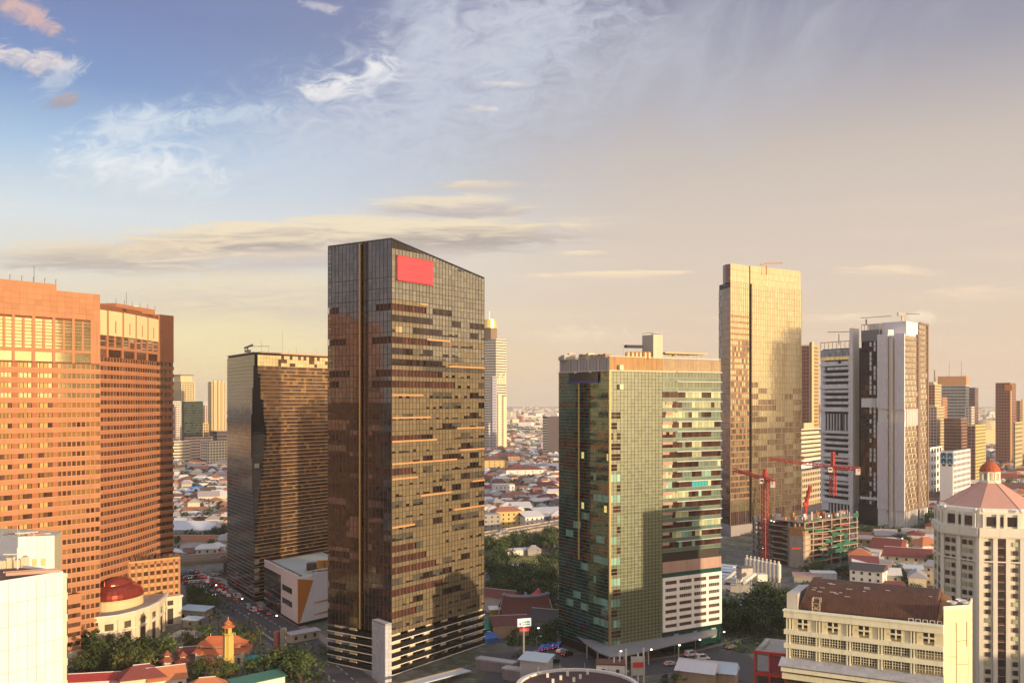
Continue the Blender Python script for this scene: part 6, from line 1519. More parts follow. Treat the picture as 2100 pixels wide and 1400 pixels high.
# ------------------------------------------------------------------ small buildings
def roofed(t, c, w, l, h, rh, rot, kind, mr, mw, over=.6, wins=True):
    ca, sa = math.cos(rot), math.sin(rot)
    def q(x, y, z): return (c.x + x * ca - y * sa, c.y + x * sa + y * ca, z)
    t.part('wall', MB().box((c.x, c.y, 0), (w, l, h), rot), mw)
    m = MB(); a, b = w / 2 + over, l / 2 + over
    if kind == 'flat':
        m.box((c.x, c.y, h), (w + .3, l + .3, .5), rot)
    else:
        e = a * .98 if kind == 'gable' else max(.3, a - b * .9)
        if kind == 'shed':
            m.hexa([q(-a, -b, h), q(a, -b, h), q(a, b, h + rh), q(-a, b, h + rh)], [q(-a, -b, h + .2), q(a, -b, h + .2), q(a, b, h + rh + .2), q(-a, b, h + rh + .2)])
        else:
            k = len(m.v); m.v += [q(-a, -b, h - .15), q(a, -b, h - .15), q(a, b, h - .15), q(-a, b, h - .15), q(-e, 0, h + rh), q(e, 0, h + rh)]
            m.f += [(k, k + 1, k + 5, k + 4), (k + 2, k + 3, k + 4, k + 5), (k + 1, k + 2, k + 5), (k + 3, k, k + 4), (k + 3, k + 2, k + 1, k)]; m.m += [0] * 5
            if kind == 'gable':
                t.part('gable', MB().hexa([q(-a + over, -b + over, h - .1), q(a - over, -b + over, h - .1), q(a - over, b - over, h - .1), q(-a + over, b - over, h - .1)], [q(-a + over, -.05, h + rh * .9), q(a - over, -.05, h + rh * .9), q(a - over, .05, h + rh * .9), q(-a + over, .05, h + rh * .9)]), mw)
    r_ = t.part('roof', m, mr)
    if kind in ('gable', 'hip') and c.y < 700: t.part('ridge_cap', MB().tube(q(-e, 0, h + rh + .05), q(e, 0, h + rh + .05), .18, 5), M_tile[3] if mr is not M_tile[3] else M_tile[2], parent=r_)
    if wins:
        nn = max(1, int(w / 3.4)); fl = max(1, int(h / 3.0))
        for f in range(fl):
            for i in range(min(nn, 5)):
                x = -w / 2 + (i + .5) * w / min(nn, 5)
                t.part('window', MB().hexa([q(x - .55, -l / 2 - .06, f * 3 + 1.0), q(x + .55, -l / 2 - .06, f * 3 + 1.0), q(x + .55, -l / 2 + .1, f * 3 + 1.0), q(x - .55, -l / 2 + .1, f * 3 + 1.0)], [q(x - .55, -l / 2 - .06, f * 3 + 2.3), q(x + .55, -l / 2 - .06, f * 3 + 2.3), q(x + .55, -l / 2 + .1, f * 3 + 2.3), q(x - .55, -l / 2 + .1, f * 3 + 2.3)]), M_win)
        for f in range(fl):
            t.part('window', MB().hexa([q(w / 2 - .1, -.6, f * 3 + 1.0), q(w / 2 + .06, -.6, f * 3 + 1.0), q(w / 2 + .06, .6, f * 3 + 1.0), q(w / 2 - .1, .6, f * 3 + 1.0)], [q(w / 2 - .1, -.6, f * 3 + 2.3), q(w / 2 + .06, -.6, f * 3 + 2.3), q(w / 2 + .06, .6, f * 3 + 2.3), q(w / 2 - .1, .6, f * 3 + 2.3)]), M_win)
def hut(name, label, cat, px, py, w, l, h, rh, rot, kind, mr, mw, wins=True, group=None):
    c = G(px, py); t = Thing(name, label, cat, (c.x, c.y), group)
    SPOTS.append((c, max(w, l) * .62)); roofed(t, c, w, l, h, rh, rot, kind, mr, mw, wins=wins); return t, c
M_blue = mat('blue_sheet', (.05, .20, .52), .6, var=.1); M_pbl = mat('pale_blue_sheet', (.46, .54, .62), .6, var=.12)
# middle district
hut('house', 'small house with a bright blue roof among the rust roofs, left of the bronze tower', 'house', 396, 1016, 18, 12, 6, 3, .3, 'gable', M_blue, M_wall[0])
hut('house.001', 'cream two-storey house with a grey gable near the bronze tower', 'house', 428, 1040, 17, 13, 10, 4, .3, 'gable', M_tile[2], M_wall[0])
hut('warehouse', 'long pale vaulted warehouse roof left of the bronze tower', 'warehouse', 392, 1106, 34, 16, 7.5, 4.5, -.05, 'gable', mat('lilac_sheet', (.52, .54, .62), .6, var=.08, streak=.1), M_wall[3])
hut('row_building', 'white row building under a red tiled roof in front of the vaulted warehouse', 'row building', 394, 1125, 36, 7, 5.5, 3.0, -.05, 'gable', M_tile[0], M_wall[1])
hut('row_building.001', 'pink row building with small windows behind the vaulted warehouse', 'row building', 392, 1058, 26, 8, 5, 2.4, .1, 'gable', M_tile[0], M_wall[2])
hut('school', 'white school with rows of arches under a pink roof, middle distance', 'school', 1073, 985, 44, 18, 13, 3, .25, 'hip', M_tile[4], M_wall[1])
hut('hall', 'cream gabled hall with a dark arched door right of the dark glass tower', 'hall', 1013, 968, 34, 22, 16, 5, .1, 'gable', M_tile[1], M_wall[5])
hut('hall.001', 'tan hall with a maroon roof behind the white school', 'hall', 1043, 955, 26, 22, 14, 3, .25, 'hip', M_tile[4], M_wall[4])
hut('office', 'white framed office with a grid of grey glass, right of the dark glass tower', 'office', 1032, 1022, 19, 12, 13, 0, .25, 'flat', M_tile[3], M_wall[1])
hut('flats', 'yellow flats with a maroon stair strip right of the dark glass tower', 'flats', 1038, 1084, 20, 11, 13, 3, .35, 'hip', M_tile[0], M_wall[5])
hut('flats.001', 'white grey flats close to the edge of the dark glass tower', 'flats', 1004, 1090, 13, 10, 12, 0, .35, 'flat', M_tile[2], M_wall[3])
hut('depot', 'grey depot with a pale sheet roof left of the green glass block', 'depot', 1128, 1066, 27, 16, 7, 2, .35, 'shed', M_tile[3], M_wall[3])
hut('depot.001', 'low depot with dark brown shutters against the grey depot', 'depot', 1112, 1078, 14, 8, 7, 1, .35, 'shed', M_tile[3], M_wall[3])
hut('house.002', 'low cream house with two maroon gables beside the green glass block', 'house', 1110, 1008, 30, 14, 7, 3, .2, 'hip', M_tile[4], M_wall[0])
hut('warehouse.001', 'white warehouse with a maroon roof edge in the park by the dark glass tower', 'warehouse', 1016, 1252, 20, 9, 7, 2.5, -.5, 'gable', M_tile[4], M_wall[1], False)
hut('shed', 'grey open shed at the back of the park lawn', 'shed', 1094, 1137, 8, 6, 3.4, 2, .2, 'hip', M_tile[2], M_wall[3], False)
hut('shed.001', 'white low sheds at the left back of the park lawn', 'shed', 1064, 1137, 16, 4, 3.0, .6, .3, 'shed', M_tile[3], M_wall[1], False)
hut('shed.002', 'lilac sheet shed among the trees left of the lawn', 'shed', 1060, 1172, 8, 4, 2.6, .6, -.6, 'shed', MATS['lilac_sheet'], M_wall[3], False)
# the temple with swept roofs
c = G(1078, 1282); t = Thing('temple', 'dark red temple hall with swept ridge and pale ridge figures, between the glass blocks', 'temple', (c.x, c.y)); SPOTS.append((c, 15))
def swept(t, c, w, l, z0, z1, rot, m, up=1.2):
    ca, sa = math.cos(rot), math.sin(rot); ns = 10; mb = MB()
    for side in (-1, 1):
        for i in range(ns):
            pts = []
            for s, f in ((i / ns, 0), ((i + 1) / ns, 0), ((i + 1) / ns, 1), (i / ns, 1)):
                pass
            def pt(s, f):
                x = (s - .5) * w * (1 - .16 * f); lift = up * (abs(s - .5) * 2) ** 3
                y = side * l / 2 * (1 - f); z = z0 + (z1 - z0) * (f ** 1.5) + lift
                return (c.x + x * ca - y * sa, c.y + x * sa + y * ca, z)
            for f0, f1 in ((0, .35), (.35, .7), (.7, 1)):
                q = [pt(i / ns, f0), pt((i + 1) / ns, f0), pt((i + 1) / ns, f1), pt(i / ns, f1)]
                mb.poly(q if side < 0 else q[::-1])
    return t.part('roof', mb, m)
t.part('wall', MB().box((c.x, c.y, 0), (17, 10, 5), .12), mat('temple_red', (.30, .06, .04), .8)); swept(t, c, 22, 16, 4.6, 11.5, .12, mat('temple_tile', (.16, .055, .045), .8, var=.2, scale=.8))
rd = MB()
for k in range(12): x = (k / 11 - .5) * 17.5; rd.box((c.x + x, c.y + x * .12, 11.4 + 1.0 * (abs(x) / 9) ** 3), (1.6, .5, .9), .12)
t.part('ridge', rd, mat('ridge_blue', (.40, .44, .60), .6)); t.part('ridge_figure', MB().box((c.x, c.y, 12.2), (1.0, .4, 1.2)), MATS['ridge_blue'])
for s in (-1, 1):
    for k in range(2): t.part('hip_rib', MB().tube((c.x + s * 9.2, c.y + s * 1.1, 11.8), (c.x + s * 10.9, c.y + (-8 if k else 8) + s * 1.2, 5.9), .2, 5), M_tile[2])
t.part('gable_board', MB().box((c.x + 9.6, c.y + 1, 5), (.5, 5, 5), .12), M_red)
hut('shop_row', 'maroon roofed shop row with a white strip roof by the roadside sign', 'shop row', 1042, 1300, 14, 11, 5, 2.4, .2, 'gable', mat('temple_tile', (0, 0, 0)), M_wall[4], False)
hut('awning', 'white sheet awning above a yellow board behind the maroon shop row', 'awning', 1030, 1278, 10, 4, 6, .6, .1, 'shed', M_white, mat('yellow_board', (.60, .40, .06), .7), False)
hut('tent', 'green market tarpaulin at the edge of the dark glass tower', 'tent', 1004, 1302, 7, 7, 3.5, 3.6, .4, 'hip', mat('green_tarp', (.03, .26, .16), .6, var=.2), M_net, False)
hut('tent.001', 'bright blue market tarpaulin in front of the green one', 'tent', 1003, 1316, 5.5, 4.5, 2.2, 1.8, .5, 'hip', mat('blue_tarp', (.04, .12, .42), .6, var=.2), MATS['blue_tarp'], False)
hut('pavilion', 'small red pavilion with a tiled cap behind the temple', 'pavilion', 1104, 1258, 4, 4, 8, 2.6, .3, 'hip', M_red, mat('temple_red', (0, 0, 0)), False)
hut('house.003', 'grey swept roof house right of the temple', 'house', 1122, 1290, 12, 10, 4.5, 3.6, -.4, 'gable', M_tile[6], M_wall[3], False)
for i, (x, y, w) in enumerate(((1018, 1375, 14), (1068, 1395, 12))): hut('container', ['long grey brown container shed nearest the dark glass tower', 'grey brown container shed left of the round roofed hall'][i], 'container shed', x, y, w, 3.4, 3.4, .3, -.5, 'flat', M_grey, mat('grey_rib', (.24, .20, .21), .7, streak=.5), False)
# round roofed hall at the bottom
c = Vector((XY(1185, 292).x, 292, 0)); t = Thing('round_roofed_hall', 'round hall with dark brown roof inside a white rim at the bottom', 'hall', (c.x, c.y)); SPOTS.append((c, 22))
zr_ = Zat(1380, 306)
t.part('roof', MB().lathe((c.x, c.y, 0), [(17.5, 0), (17.5, zr_ - .2), (.1, zr_ - .1)], 40), mat('dark_brown_felt', (.085, .05, .05), .95, var=.25, scale=.5))
rim = MB(); N_ = 40
for k in range(N_):
    a, b = 2 * math.pi * k / N_, 2 * math.pi * (k + 1) / N_
    P_ = lambda r, th, z: (c.x + math.cos(th) * r, c.y + math.sin(th) * r, z)
    rim.hexa([P_(17.3, a, zr_ - .6), P_(18.6, a, zr_ - .6), P_(18.6, b, zr_ - .6), P_(17.3, b, zr_ - .6)], [P_(17.3, a, zr_ + .5), P_(18.6, a, zr_ + .5), P_(18.6, b, zr_ + .5), P_(17.3, b, zr_ + .5)])
t.part('rim', rim, M_white)
for x, y in ((1123, 1387), (1164, 1384), (1205, 1381), (1134, 1399), (1177, 1396), (1150, 1392), (1190, 1390)):
    d_ = (CH - zr_) * F / (y - HY); p = XY(x, d_); t.part('roof_vent', MB().box((p.x, p.y, zr_ - .1), (.8, .8, 1.3)), M_white)
for k in range(4): th = math.pi * (.3 + .14 * k); t.part('antenna', MB().tube(P_(18, th, zr_), P_(18, th, zr_ + 2.2), .08, 4), M_dirtyw)
hut('glass_canopy', 'white ribbed glass canopy left of the round roofed hall', 'canopy', 1100, 1398, 9, 6, 7.5, 1, -.4, 'shed', M_pbl, M_grey, False)
t, c = hut('plant_building', 'white plant building with thin chimneys right of the round roofed hall', 'plant building', 1252, 1400, 9, 6, 6.5, .4, -.1, 'flat', M_tile[1], M_white)
for k in range(6): t.part('chimney', MB().tube((c.x + 1 + k * 1.9, c.y - 1.4 + (k % 2), 0), (c.x + 1 + k * 1.9, c.y - 1.4 + (k % 2), 8.6 + (k % 3) * 1.4), .28, 7), M_white)
t.part('red_letter_board', MB().box((c.x + 8.6, c.y - 2, 5.6), (3.4, .2, 1.6), .1), M_red); t.part('board_frame', MB().box((c.x + 8.6, c.y - 1.7, 3), (4.4, .2, 6), .1), M_dirtyw)
hut('shed.003', 'white sheet shed roof in the car park right of the green block', 'shed', 1432, 1398, 12, 9, 4.5, 2.6, -.45, 'gable', mat('white_sheet', (.62, .60, .62), .6, var=.1), M_wall[4], False)
hut('shed.004', 'pale blue sheet shed next to the white one in the car park', 'shed', 1478, 1397, 10, 8, 4, 2.4, -.35, 'gable', M_pbl, M_wall[4], False)
# red framed shop
c = XY(1578, 262); t = Thing('red_framed_shop', 'shop front in a bright red frame beside the yellow vaulted building', 'shop', (c.x, c.y)); zs_ = Zat(1345, 262)
d_ = Vector((.90, -.43)); a = XY(1547, 268); b = a + d_ * hit(a, d_, 1611); nn = Vector((.43, .9)); L = (b - a).length
t.part('wall', MB().prism([a + nn * .4, b + nn * .4, b + nn * 16, a + nn * 16], 0, zs_ - .2), M_dirtyw); t.part('roof', MB().prism([a + nn * .2, b + nn * .2, b + nn * 16, a + nn * 16], zs_ - .2, zs_), M_conc)
for k in (0, .47, .97): t.part('red_post', MB().ubox(a + d_ * (L * k), d_, .5, 0, zs_, .3, .4), M_red)
t.part('red_beam', MB().ubox(a, d_, L + .3, zs_ - .5, zs_ + .1, .35, .4).ubox(a, d_, L, zs_ - 6.6, zs_ - 5.6, .25, .3), M_red)
t.part('poster', MB().ubox(a + d_ * .9, d_, L * .36, zs_ - 5.2, zs_ - .9, .1, .1), mat('grey_poster', (.40, .40, .44), .5, var=.4, scale=1.2)); t.part('poster', MB().ubox(a + d_ * (L * .53), d_, L * .42, zs_ - 5.2, zs_ - .9, .1, .1), mat('maroon_poster', (.30, .06, .08), .5, var=.3, scale=1.0))
t.part('shop_window', MB().ubox(a + d_ * .9, d_, L * .36, .4, zs_ - 6.8, .05, .1), M_win); t.part('shop_window', MB().ubox(a + d_ * (L * .53), d_, L * .42, .4, zs_ - 6.8, .05, .1), M_win)
for k in range(5): p = a + nn * (3 + k * 1.8) + d_ * 1.6; t.part('roof_unit', MB().box((p.x, p.y, zs_), (1.2, 1.0, .9), .4), M_dirtyw)
# mosque with the yellow minaret
M_mt = mat('mosque_tile', (.52, .15, .06), .8, var=.16, scale=.9); M_my = mat('minaret_yellow', (.60, .42, .10), .75, var=.08, streak=.08)
c = XY(457, 336); t = Thing('mosque', 'white hall with two tiers of upturned orange tiled roofs behind the yellow minaret', 'mosque', (c.x, c.y)); SPOTS.append((Vector((c.x, c.y, 0)), 12))
def tier(t, c, r0, r1, z0, z1, m, rot=.1, sy=1.0, flare=.7, nm='roof', sy1=None):
    rr = []
    for k in range(5):
        f = k / 4; r = r0 + (r1 - r0) * f; z = z0 + (z1 - z0) * (f ** 1.35)
        q = []
        for i in range(16):
            th = 2 * math.pi * (i + .5) / 16; s = max(abs(math.cos(th)), abs(math.sin(th))); x, y = math.cos(th) / s * r, math.sin(th) / s * r * (sy + ((sy if sy1 is None else sy1) - sy) * f)
            cor = (1 / s - 1) / .41
            q.append((c.x + x * math.cos(rot) - y * math.sin(rot), c.y + x * math.sin(rot) + y * math.cos(rot), z + flare * cor ** 3 * (1 - f)))
        rr.append(q)
    return t.part(nm, MB().rings(rr), m)
t.part('wall', MB().box((c.x, c.y, 0), (16, 12, 4.8), .1), M_wall[1]); tier(t, c, 9.6, 7.4, 4.5, 6.2, M_mt, sy=.74); t.part('upper_wall', MB().box((c.x, c.y, 5.6), (13.4, 9.0, 1.3), .1), M_wall[0]); tier(t, c, 8.3, 5.2, 6.6, 9.0, M_mt, sy=.68, sy1=.12)
t.part('ridge_cap', MB().box((c.x, c.y, 8.9), (10.2, .5, .35), .1), M_mt)
for k in (-1, 1): t.part('finial', MB().tube((c.x + k * 4.1, c.y + k * .4, 9.2), (c.x + k * 4.1, c.y + k * .4, 10.2), .1, 5), M_white)
for k in range(4): t.part('window', MB().box((c.x + 2 + k * 1.7, c.y - 6.4 + k * .17, 1.0), (.9, .2, 2.2), .1), M_win)
p = XY(428, 324); tier(t, p, 5.6, 1.2, 2.8, 4.9, mat('mosque_tile_dark', (.26, .075, .045), .8, var=.2), sy=.8, flare=.4); t.part('porch_wall', MB().box((p.x, p.y, 0), (9.0, 6.6, 2.9), .1), M_wall[1])
c = XY(468, 322); t = Thing('minaret', 'tall yellow minaret with two small orange pagoda roofs', 'minaret', (c.x, c.y)); SPOTS.append((Vector((c.x, c.y, 0)), 4))
zq = lambda y: Zat(y, 322)
t.part('base', MB().lathe((c.x, c.y, 0), [(2.0, 0), (2.0, zq(1353)), (2.2, zq(1350)), (2.2, zq(1347)), (1.7, zq(1345))], 8, rot=math.pi / 8), M_my)
sh = t.part('shaft', MB().lathe((c.x, c.y, zq(1346)), [(1.62, 0), (1.52, zq(1301) - zq(1346))], 8, rot=math.pi / 8), M_my)
for k in range(8):
    th = math.pi / 8 + k * math.pi / 4; t.part('rib', MB().tube((c.x + math.cos(th) * 1.62, c.y + math.sin(th) * 1.62, zq(1346)), (c.x + math.cos(th) * 1.52, c.y + math.sin(th) * 1.52, zq(1301)), .16, 5), mat('minaret_pale', (.66, .52, .20), .7))
t.part('gallery', MB().lathe((c.x, c.y, zq(1301)), [(1.5, 0), (2.0, .35), (2.0, .7), (1.35, .75)], 8, rot=math.pi / 8), M_my)
t.part('belfry', MB().lathe((c.x, c.y, zq(1298)), [(1.35, 0), (1.35, zq(1284) - zq(1298))], 8, rot=math.pi / 8), M_my)
for k in (-1, 1, 3): th = -math.pi / 2 + k * math.pi / 4 - math.pi / 4; t.part('belfry_window', MB().box((c.x + math.cos(th) * 1.28, c.y + math.sin(th) * 1.28, zq(1296)), (.5, .25, 1.5), th + math.pi / 2), M_dark)
tier(t, c, 2.1, .9, zq(1284.5), zq(1279), M_mt, .1, 1, .45); t.part('neck', MB().lathe((c.x, c.y, zq(1280)), [(.8, 0), (.8, .9)], 8), M_my); tier(t, c, 1.35, .12, zq(1277), zq(1269), M_mt, .1, 1, .4, 'top_roof'); t.part('finial', MB().tube((c.x, c.y, zq(1270)), (c.x, c.y, zq(1264)), .07, 5), M_white)
for i, (x, y, d_) in enumerate(((343, 1352, 322), (375, 1354, 321))):
    c = XY(x, d_); t = Thing('gate_pavilion', ['square cream gate pavilion with maroon pagoda cap, nearer the domed hall', 'square cream gate pavilion with maroon pagoda cap, nearer the mosque'][i], 'pavilion', (c.x, c.y), 'twin gate pavilions')
    t.part('wall', MB().box((c.x, c.y, 0), (2.8, 2.8, 4.6), .3), M_wall[0]); tier(t, c, 2.5, 1.0, 4.4, 5.8, MATS['mosque_tile_dark'], .3, 1, .3); t.part('upper_wall', MB().box((c.x, c.y, 5.5), (1.5, 1.5, 1.0), .3), M_wall[0]); tier(t, c, 1.5, .1, 6.3, 7.8, MATS['mosque_tile_dark'], .3, 1, .25, 'top_roof')
    t.part('door', MB().box((c.x + .4, c.y - 1.42, 0), (.7, .12, 1.9), .3), M_dark); t.part('window', MB().box((c.x - .4, c.y - 1.4, 2.8), (.5, .12, .9), .3), M_dark); SPOTS.append((Vector((c.x, c.y, 0)), 4.5)); SPOTS.append((Vector((c.x + .5, c.y - 7, 0)), 4))
hut('house.004', 'cream house under a dark plum tiled roof at the bottom, below the domed hall', 'house', 290, 1412, 13, 9, 4.5, 3.2, .45, 'hip', M_tile[4], M_wall[0])
hut('house.005', 'long low building with a crimson roof along the bottom edge', 'house', 195, 1412, 17, 6, 3.5, 1.6, .2, 'gable', mat('crimson_roof', (.34, .04, .04), .8, var=.15), M_wall[1])
hut('house.006', 'house with a bright orange tiled roof between the gate pavilions and the bottom edge', 'house', 340, 1408, 11, 8, 3.4, 3.2, .5, 'gable', M_tile[5], M_wall[1])
hut('house.007', 'house with an orange tiled hip roof at the bottom left of the minaret', 'house', 425, 1428, 12, 8, 3.2, 2.8, .3, 'hip', M_tile[5], M_wall[0])
hut('house.008', 'low maroon roofed wing between the trees and the mosque', 'house', 400, 1352, 12, 6, 3, 1.8, .4, 'gable', M_tile[4], M_wall[2])
t, c = hut('guard_kiosk', 'kiosk with pale blue roof panels by the stone plaza', 'kiosk', 402, 1268, 12, 6, 4, .8, -.3, 'shed', mat('kiosk_roof', (.45, .60, .68), .4, var=.05), mat('kiosk_wall', (.34, .30, .30), .5))
hut('guard_kiosk.001', 'smaller kiosk with a pale blue roof in front of the larger kiosk', 'kiosk', 396, 1284, 6.5, 4, 3, .5, -.3, 'shed', MATS['kiosk_roof'], MATS['kiosk_wall'])
hut('market_roof', 'long green sheet roof running up from the bottom beside the minaret', 'shelter', 528, 1410, 17, 4.2, 2.6, 1.2, .75, 'shed', mat('green_sheet', (.045, .15, .12), .6, var=.15, streak=.2), M_wall[1], False)
hut('market_roof.001', 'teal fenced court wall beside the orange kiosk roof', 'shelter', 552, 1362, 14, 3, 2.6, .4, .25, 'shed', mat('teal_sheet', (.04, .26, .24), .6), MATS['teal_sheet'], False)
hut('kiosk', 'small kiosk with an orange roof and striped teal walls by the road', 'kiosk', 575, 1368, 7, 5, 3, 1.2, .6, 'shed', M_tile[5], mat('teal_sheet', (0, 0, 0)), False)
hut('tent.002', 'blue tarpaulin tent under the trees near the bottom', 'tent', 535, 1398, 6, 3, 1.8, 1, .6, 'gable', M_blue, M_blue, False)
c = G(574, 1330); t = Thing('gate_pylon', 'pair of tall reddish and grey stone pylons beside the road', 'pylon', (c.x, c.y)); SPOTS.append((c, 4))
t.part('slab', MB().box((c.x - 1.1, c.y, 0), (1.5, 2.4, 6.4), -.2), mat('red_stone', (.36, .13, .11), .8, var=.15)); t.part('slab', MB().box((c.x + 1.2, c.y + .6, 0), (1.6, 2.6, 7.4), -.2), M_conc)
t, c = hut('kiosk_row', 'row of small cream kiosks at the foot of the orange wedge building', 'kiosk row', 622, 1312, 12, 3, 3, .5, .75, 'shed', M_grey, M_wall[0])
# south-east yard
hut('villa', 'villa with a bright orange hipped roof beside the cream octagonal tower', 'villa', 1898, 1132, 15, 13, 5, 4.5, .3, 'hip', M_tile[5], M_wall[1])
hut('row_house', 'long low house with an orange roof in front of the orange villa', 'house', 1905, 1148, 20, 8, 4.5, 2.2, .05, 'gable', M_tile[5], M_wall[1])
hut('gabled_house', 'white gabled house with a maroon roof right of the concrete frame', 'house', 1820, 1142, 16, 14, 6, 5, -.6, 'gable', M_tile[4], M_wall[0])
hut('gabled_house.001', 'wide cream gabled hall with a maroon strip roof near the octagonal tower', 'house', 1862, 1160, 24, 14, 6, 4, -.5, 'gable', M_tile[4], M_wall[0])
hut('shed.005', 'long pale blue sheet shed left of the octagonal tower', 'shed', 1876, 1180, 24, 6, 4, 1.6, -.42, 'gable', M_pbl, M_wall[2], False)
hut('shed.006', 'white sheet shed at the right foot of the concrete frame', 'shed', 1780, 1142, 14, 8, 4, 2, -.5, 'gable', M_tile[3], M_wall[1], False)
hut('shed.007', 'low shed with rusty and white sheets behind the brown vaulted roof', 'shed', 1655, 1192, 13, 6, 3, 1, -.2, 'shed', mat('rust_white', (.42, .25, .22), .8, var=.3), M_wall[3], False)
hut('shed.008', 'white flat shed between the silos and the brown vaulted roof', 'shed', 1688, 1190, 12, 8, 4, .4, -.15, 'flat', M_tile[3], M_wall[1], False)
hut('shed.009', 'maroon sheet shack on the rubble ground behind the brown vaulted roof', 'shed', 1832, 1212, 10, 5, 3, 1.2, -.1, 'shed', M_tile[4], M_wall[3], False)
hut('porch_building', 'two-storey white porch building below the white twin tower', 'building', 1812, 1110, 9, 6, 5, .4, -.1, 'flat', M_tile[2], M_wall[1])
hut('shed.010', 'pale shed roof on dark ground between the silos and the large dark trees', 'shed', 1528, 1262, 12, 6, 3, .8, -.5, 'shed', MATS['white_sheet'], M_wall[3], False)
hut('maroon_shed', 'very long maroon roofed shed behind the octagonal tower', 'shed', 1992, 992, 95, 16, 7, 5, -.08, 'gable', M_tile[4], M_wall[1], False)
hut('maroon_shed.001', 'brown roofed shed in rows at the far right behind the lantern', 'shed', 2085, 1012, 50, 20, 7, 4, -.35, 'gable', M_tile[1], M_wall[2], False)
hut('flat_villa', 'cream villa with a charcoal roof left of the pink octagonal roof', 'villa', 1938, 1032, 22, 15, 8, 3, .2, 'hip', M_tile[6], M_wall[0])
# wall round the building site
p, q = G(1705, 1182), G(1808, 1165); t = Thing('site_wall', 'pink brick wall with green sheeting below the concrete frame', 'wall', ((p + q) / 2).xy[:])
d_ = Vector((q - p).xy).normalized(); L = (q - p).length
t.part('wall', MB().ubox(Vector(p.xy), d_, L, 0, 3.0, .2, .2), mat('pink_brick', (.36, .19, .14), .9, var=.2))
k = 0
while k < L - 6: w_ = R.uniform(4, 8); t.part('green_sheet', MB().ubox(Vector(p.xy) + d_ * k, d_, w_, 2.6, 4.0 + R.uniform(0, .8), .4, -.2), M_net); k += w_ + R.uniform(0, 3)

# ------------------------------------------------------------------ houses of the three districts
SIZE = ['small', 'low', 'long', 'tall', 'broad']
KIND = {'gable': 'gabled', 'hip': 'hipped', 'shed': 'sloping', 'flat': 'flat'}
far_mb = MB(); FARM = M_tile + M_wall
def far_house(p, w, l, h, rot, mr, mw, rh):
    far_mb.box((p.x, p.y, 0), (w, l, h), rot, 7 + mw)
    ca, sa = math.cos(rot), math.sin(rot); k = len(far_mb.v); a, b = w / 2 + .5, l / 2 + .5
    for x, y, z in ((-a, -b, h), (a, -b, h), (a, b, h), (-a, b, h), (-a * .6, 0, h + rh), (a * .6, 0, h + rh)): far_mb.v.append((p.x + x * ca - y * sa, p.y + x * sa + y * ca, z))
    far_mb.f += [(k, k + 1, k + 5, k + 4), (k + 2, k + 3, k + 4, k + 5), (k + 1, k + 2, k + 5), (k + 3, k, k + 4)]; far_mb.m += [mr] * 4
count = 0
def roofpick(dist): return R.choices(range(7), {'W': (4, 3, 5, 4, 1, 1, 2), 'C': (2, 2, 5, 7, 3, .5, 2), 'E': (4, 3, 3, 4, 3, 2, 1), 'S': (2, 1, 3, 4, 2, 1, 1)}[dist])[0]
def wallpick(): return R.choices(range(6), (5, 8, 1, 3, 1, 1))[0]
cand = []
for dist, x0, x1, y0, y1, n in (('W', 352, 468, 958, 1145, 420), ('C', 992, 1148, 925, 1085, 520), ('E', 1900, 2104, 952, 1100, 420), ('S', 1760, 1924, 1100, 1205, 60)):
    for _ in range(n * 6):
        y = R.uniform(y0, y1); x = R.uniform(x0, x1)
        cand.append((G(x, y).y, dist, x, y))
cand.sort()
homes = []
for d_, dist, x, y in cand:
    p = G(x, y); w, l = R.uniform(8, 17), R.uniform(7, 11)
    if dist == 'E' and x < 1925 and y > 1062: continue
    if not free(p, max(w, l) * .37): continue
    SPOTS.append((p, max(w, l) * .37)); homes.append((p, dist, x, y, w, l))
for p, dist, x, y, w, l in homes:
    count += 1; h = R.choice((3.4, 3.6, 6.2, 6.5, 9.2)); rot = {'W': .25, 'C': .3, 'E': -.25, 'S': -.4}[dist] + R.choice((0, 0, math.pi / 2)) + R.gauss(0, .12); kind = R.choice(('gable', 'hip', 'gable', 'hip', 'shed', 'flat')); rh = R.uniform(1.6, 3.2)
    st = [roofpick(dist), wallpick(), kind]
    if count > 285:
        far_house(p, w, l, h, rot, st[0], st[1], rh); continue
    rr_ = rel(dist, x, y)
    def make(k):
        if k > 4: st[0], st[1], st[2] = roofpick(dist), wallpick(), R.choice(('gable', 'hip', 'shed', 'flat'))
        size = 'tall' if h > 9 else ('long' if w > l * 1.6 else ('small' if w < 10 else ('low' if h < 4 else 'broad')))
        return f'{size} {WALLW[st[1]]} house with a {ROOFW[st[0]]} {KIND[st[2]]} roof {rr_[min(k // 8, len(rr_) - 1)]}'
    lab = unique(make)
    t = Thing('house', lab, 'house', (p.x, p.y), 'houses of the low districts')
    roofed(t, p, w, l, h, rh, rot, st[2], M_tile[st[0]], M_wall[st[1]])
# the same kind of roofs further off, and between the towers where only a step aside shows them
for _ in range(5200):
    d_ = 1300 + 1700 * R.random() ** 1.2; x = R.uniform(-.56, .60) * d_
    p = Vector((x, d_, 0)); far_house(p, R.uniform(9, 22), R.uniform(8, 14), R.choice((3.5, 6, 6.5, 9)), R.uniform(-.5, .5), roofpick(R.choice('WCE')), wallpick(), R.uniform(1.5, 3.5))
for _ in range(900):
    d_ = R.uniform(560, 1300); x = R.uniform(-.5, .5) * d_; px = CX + x / d_ * F
    if 345 < px < 470 or 985 < px < 1150 or 1895 < px or (1470 < px < 1900 and d_ < 1250): continue
    p = Vector((x, d_, 0))
    if free(p, 8): SPOTS.append((p, 7)); far_house(p, R.uniform(9, 16), R.uniform(8, 12), R.choice((3.5, 6, 6.5)), R.uniform(-.5, .5), roofpick('W'), wallpick(), R.uniform(1.5, 3))
structure('roof_carpet', far_mb, FARM, 'stuff')
city = MB()
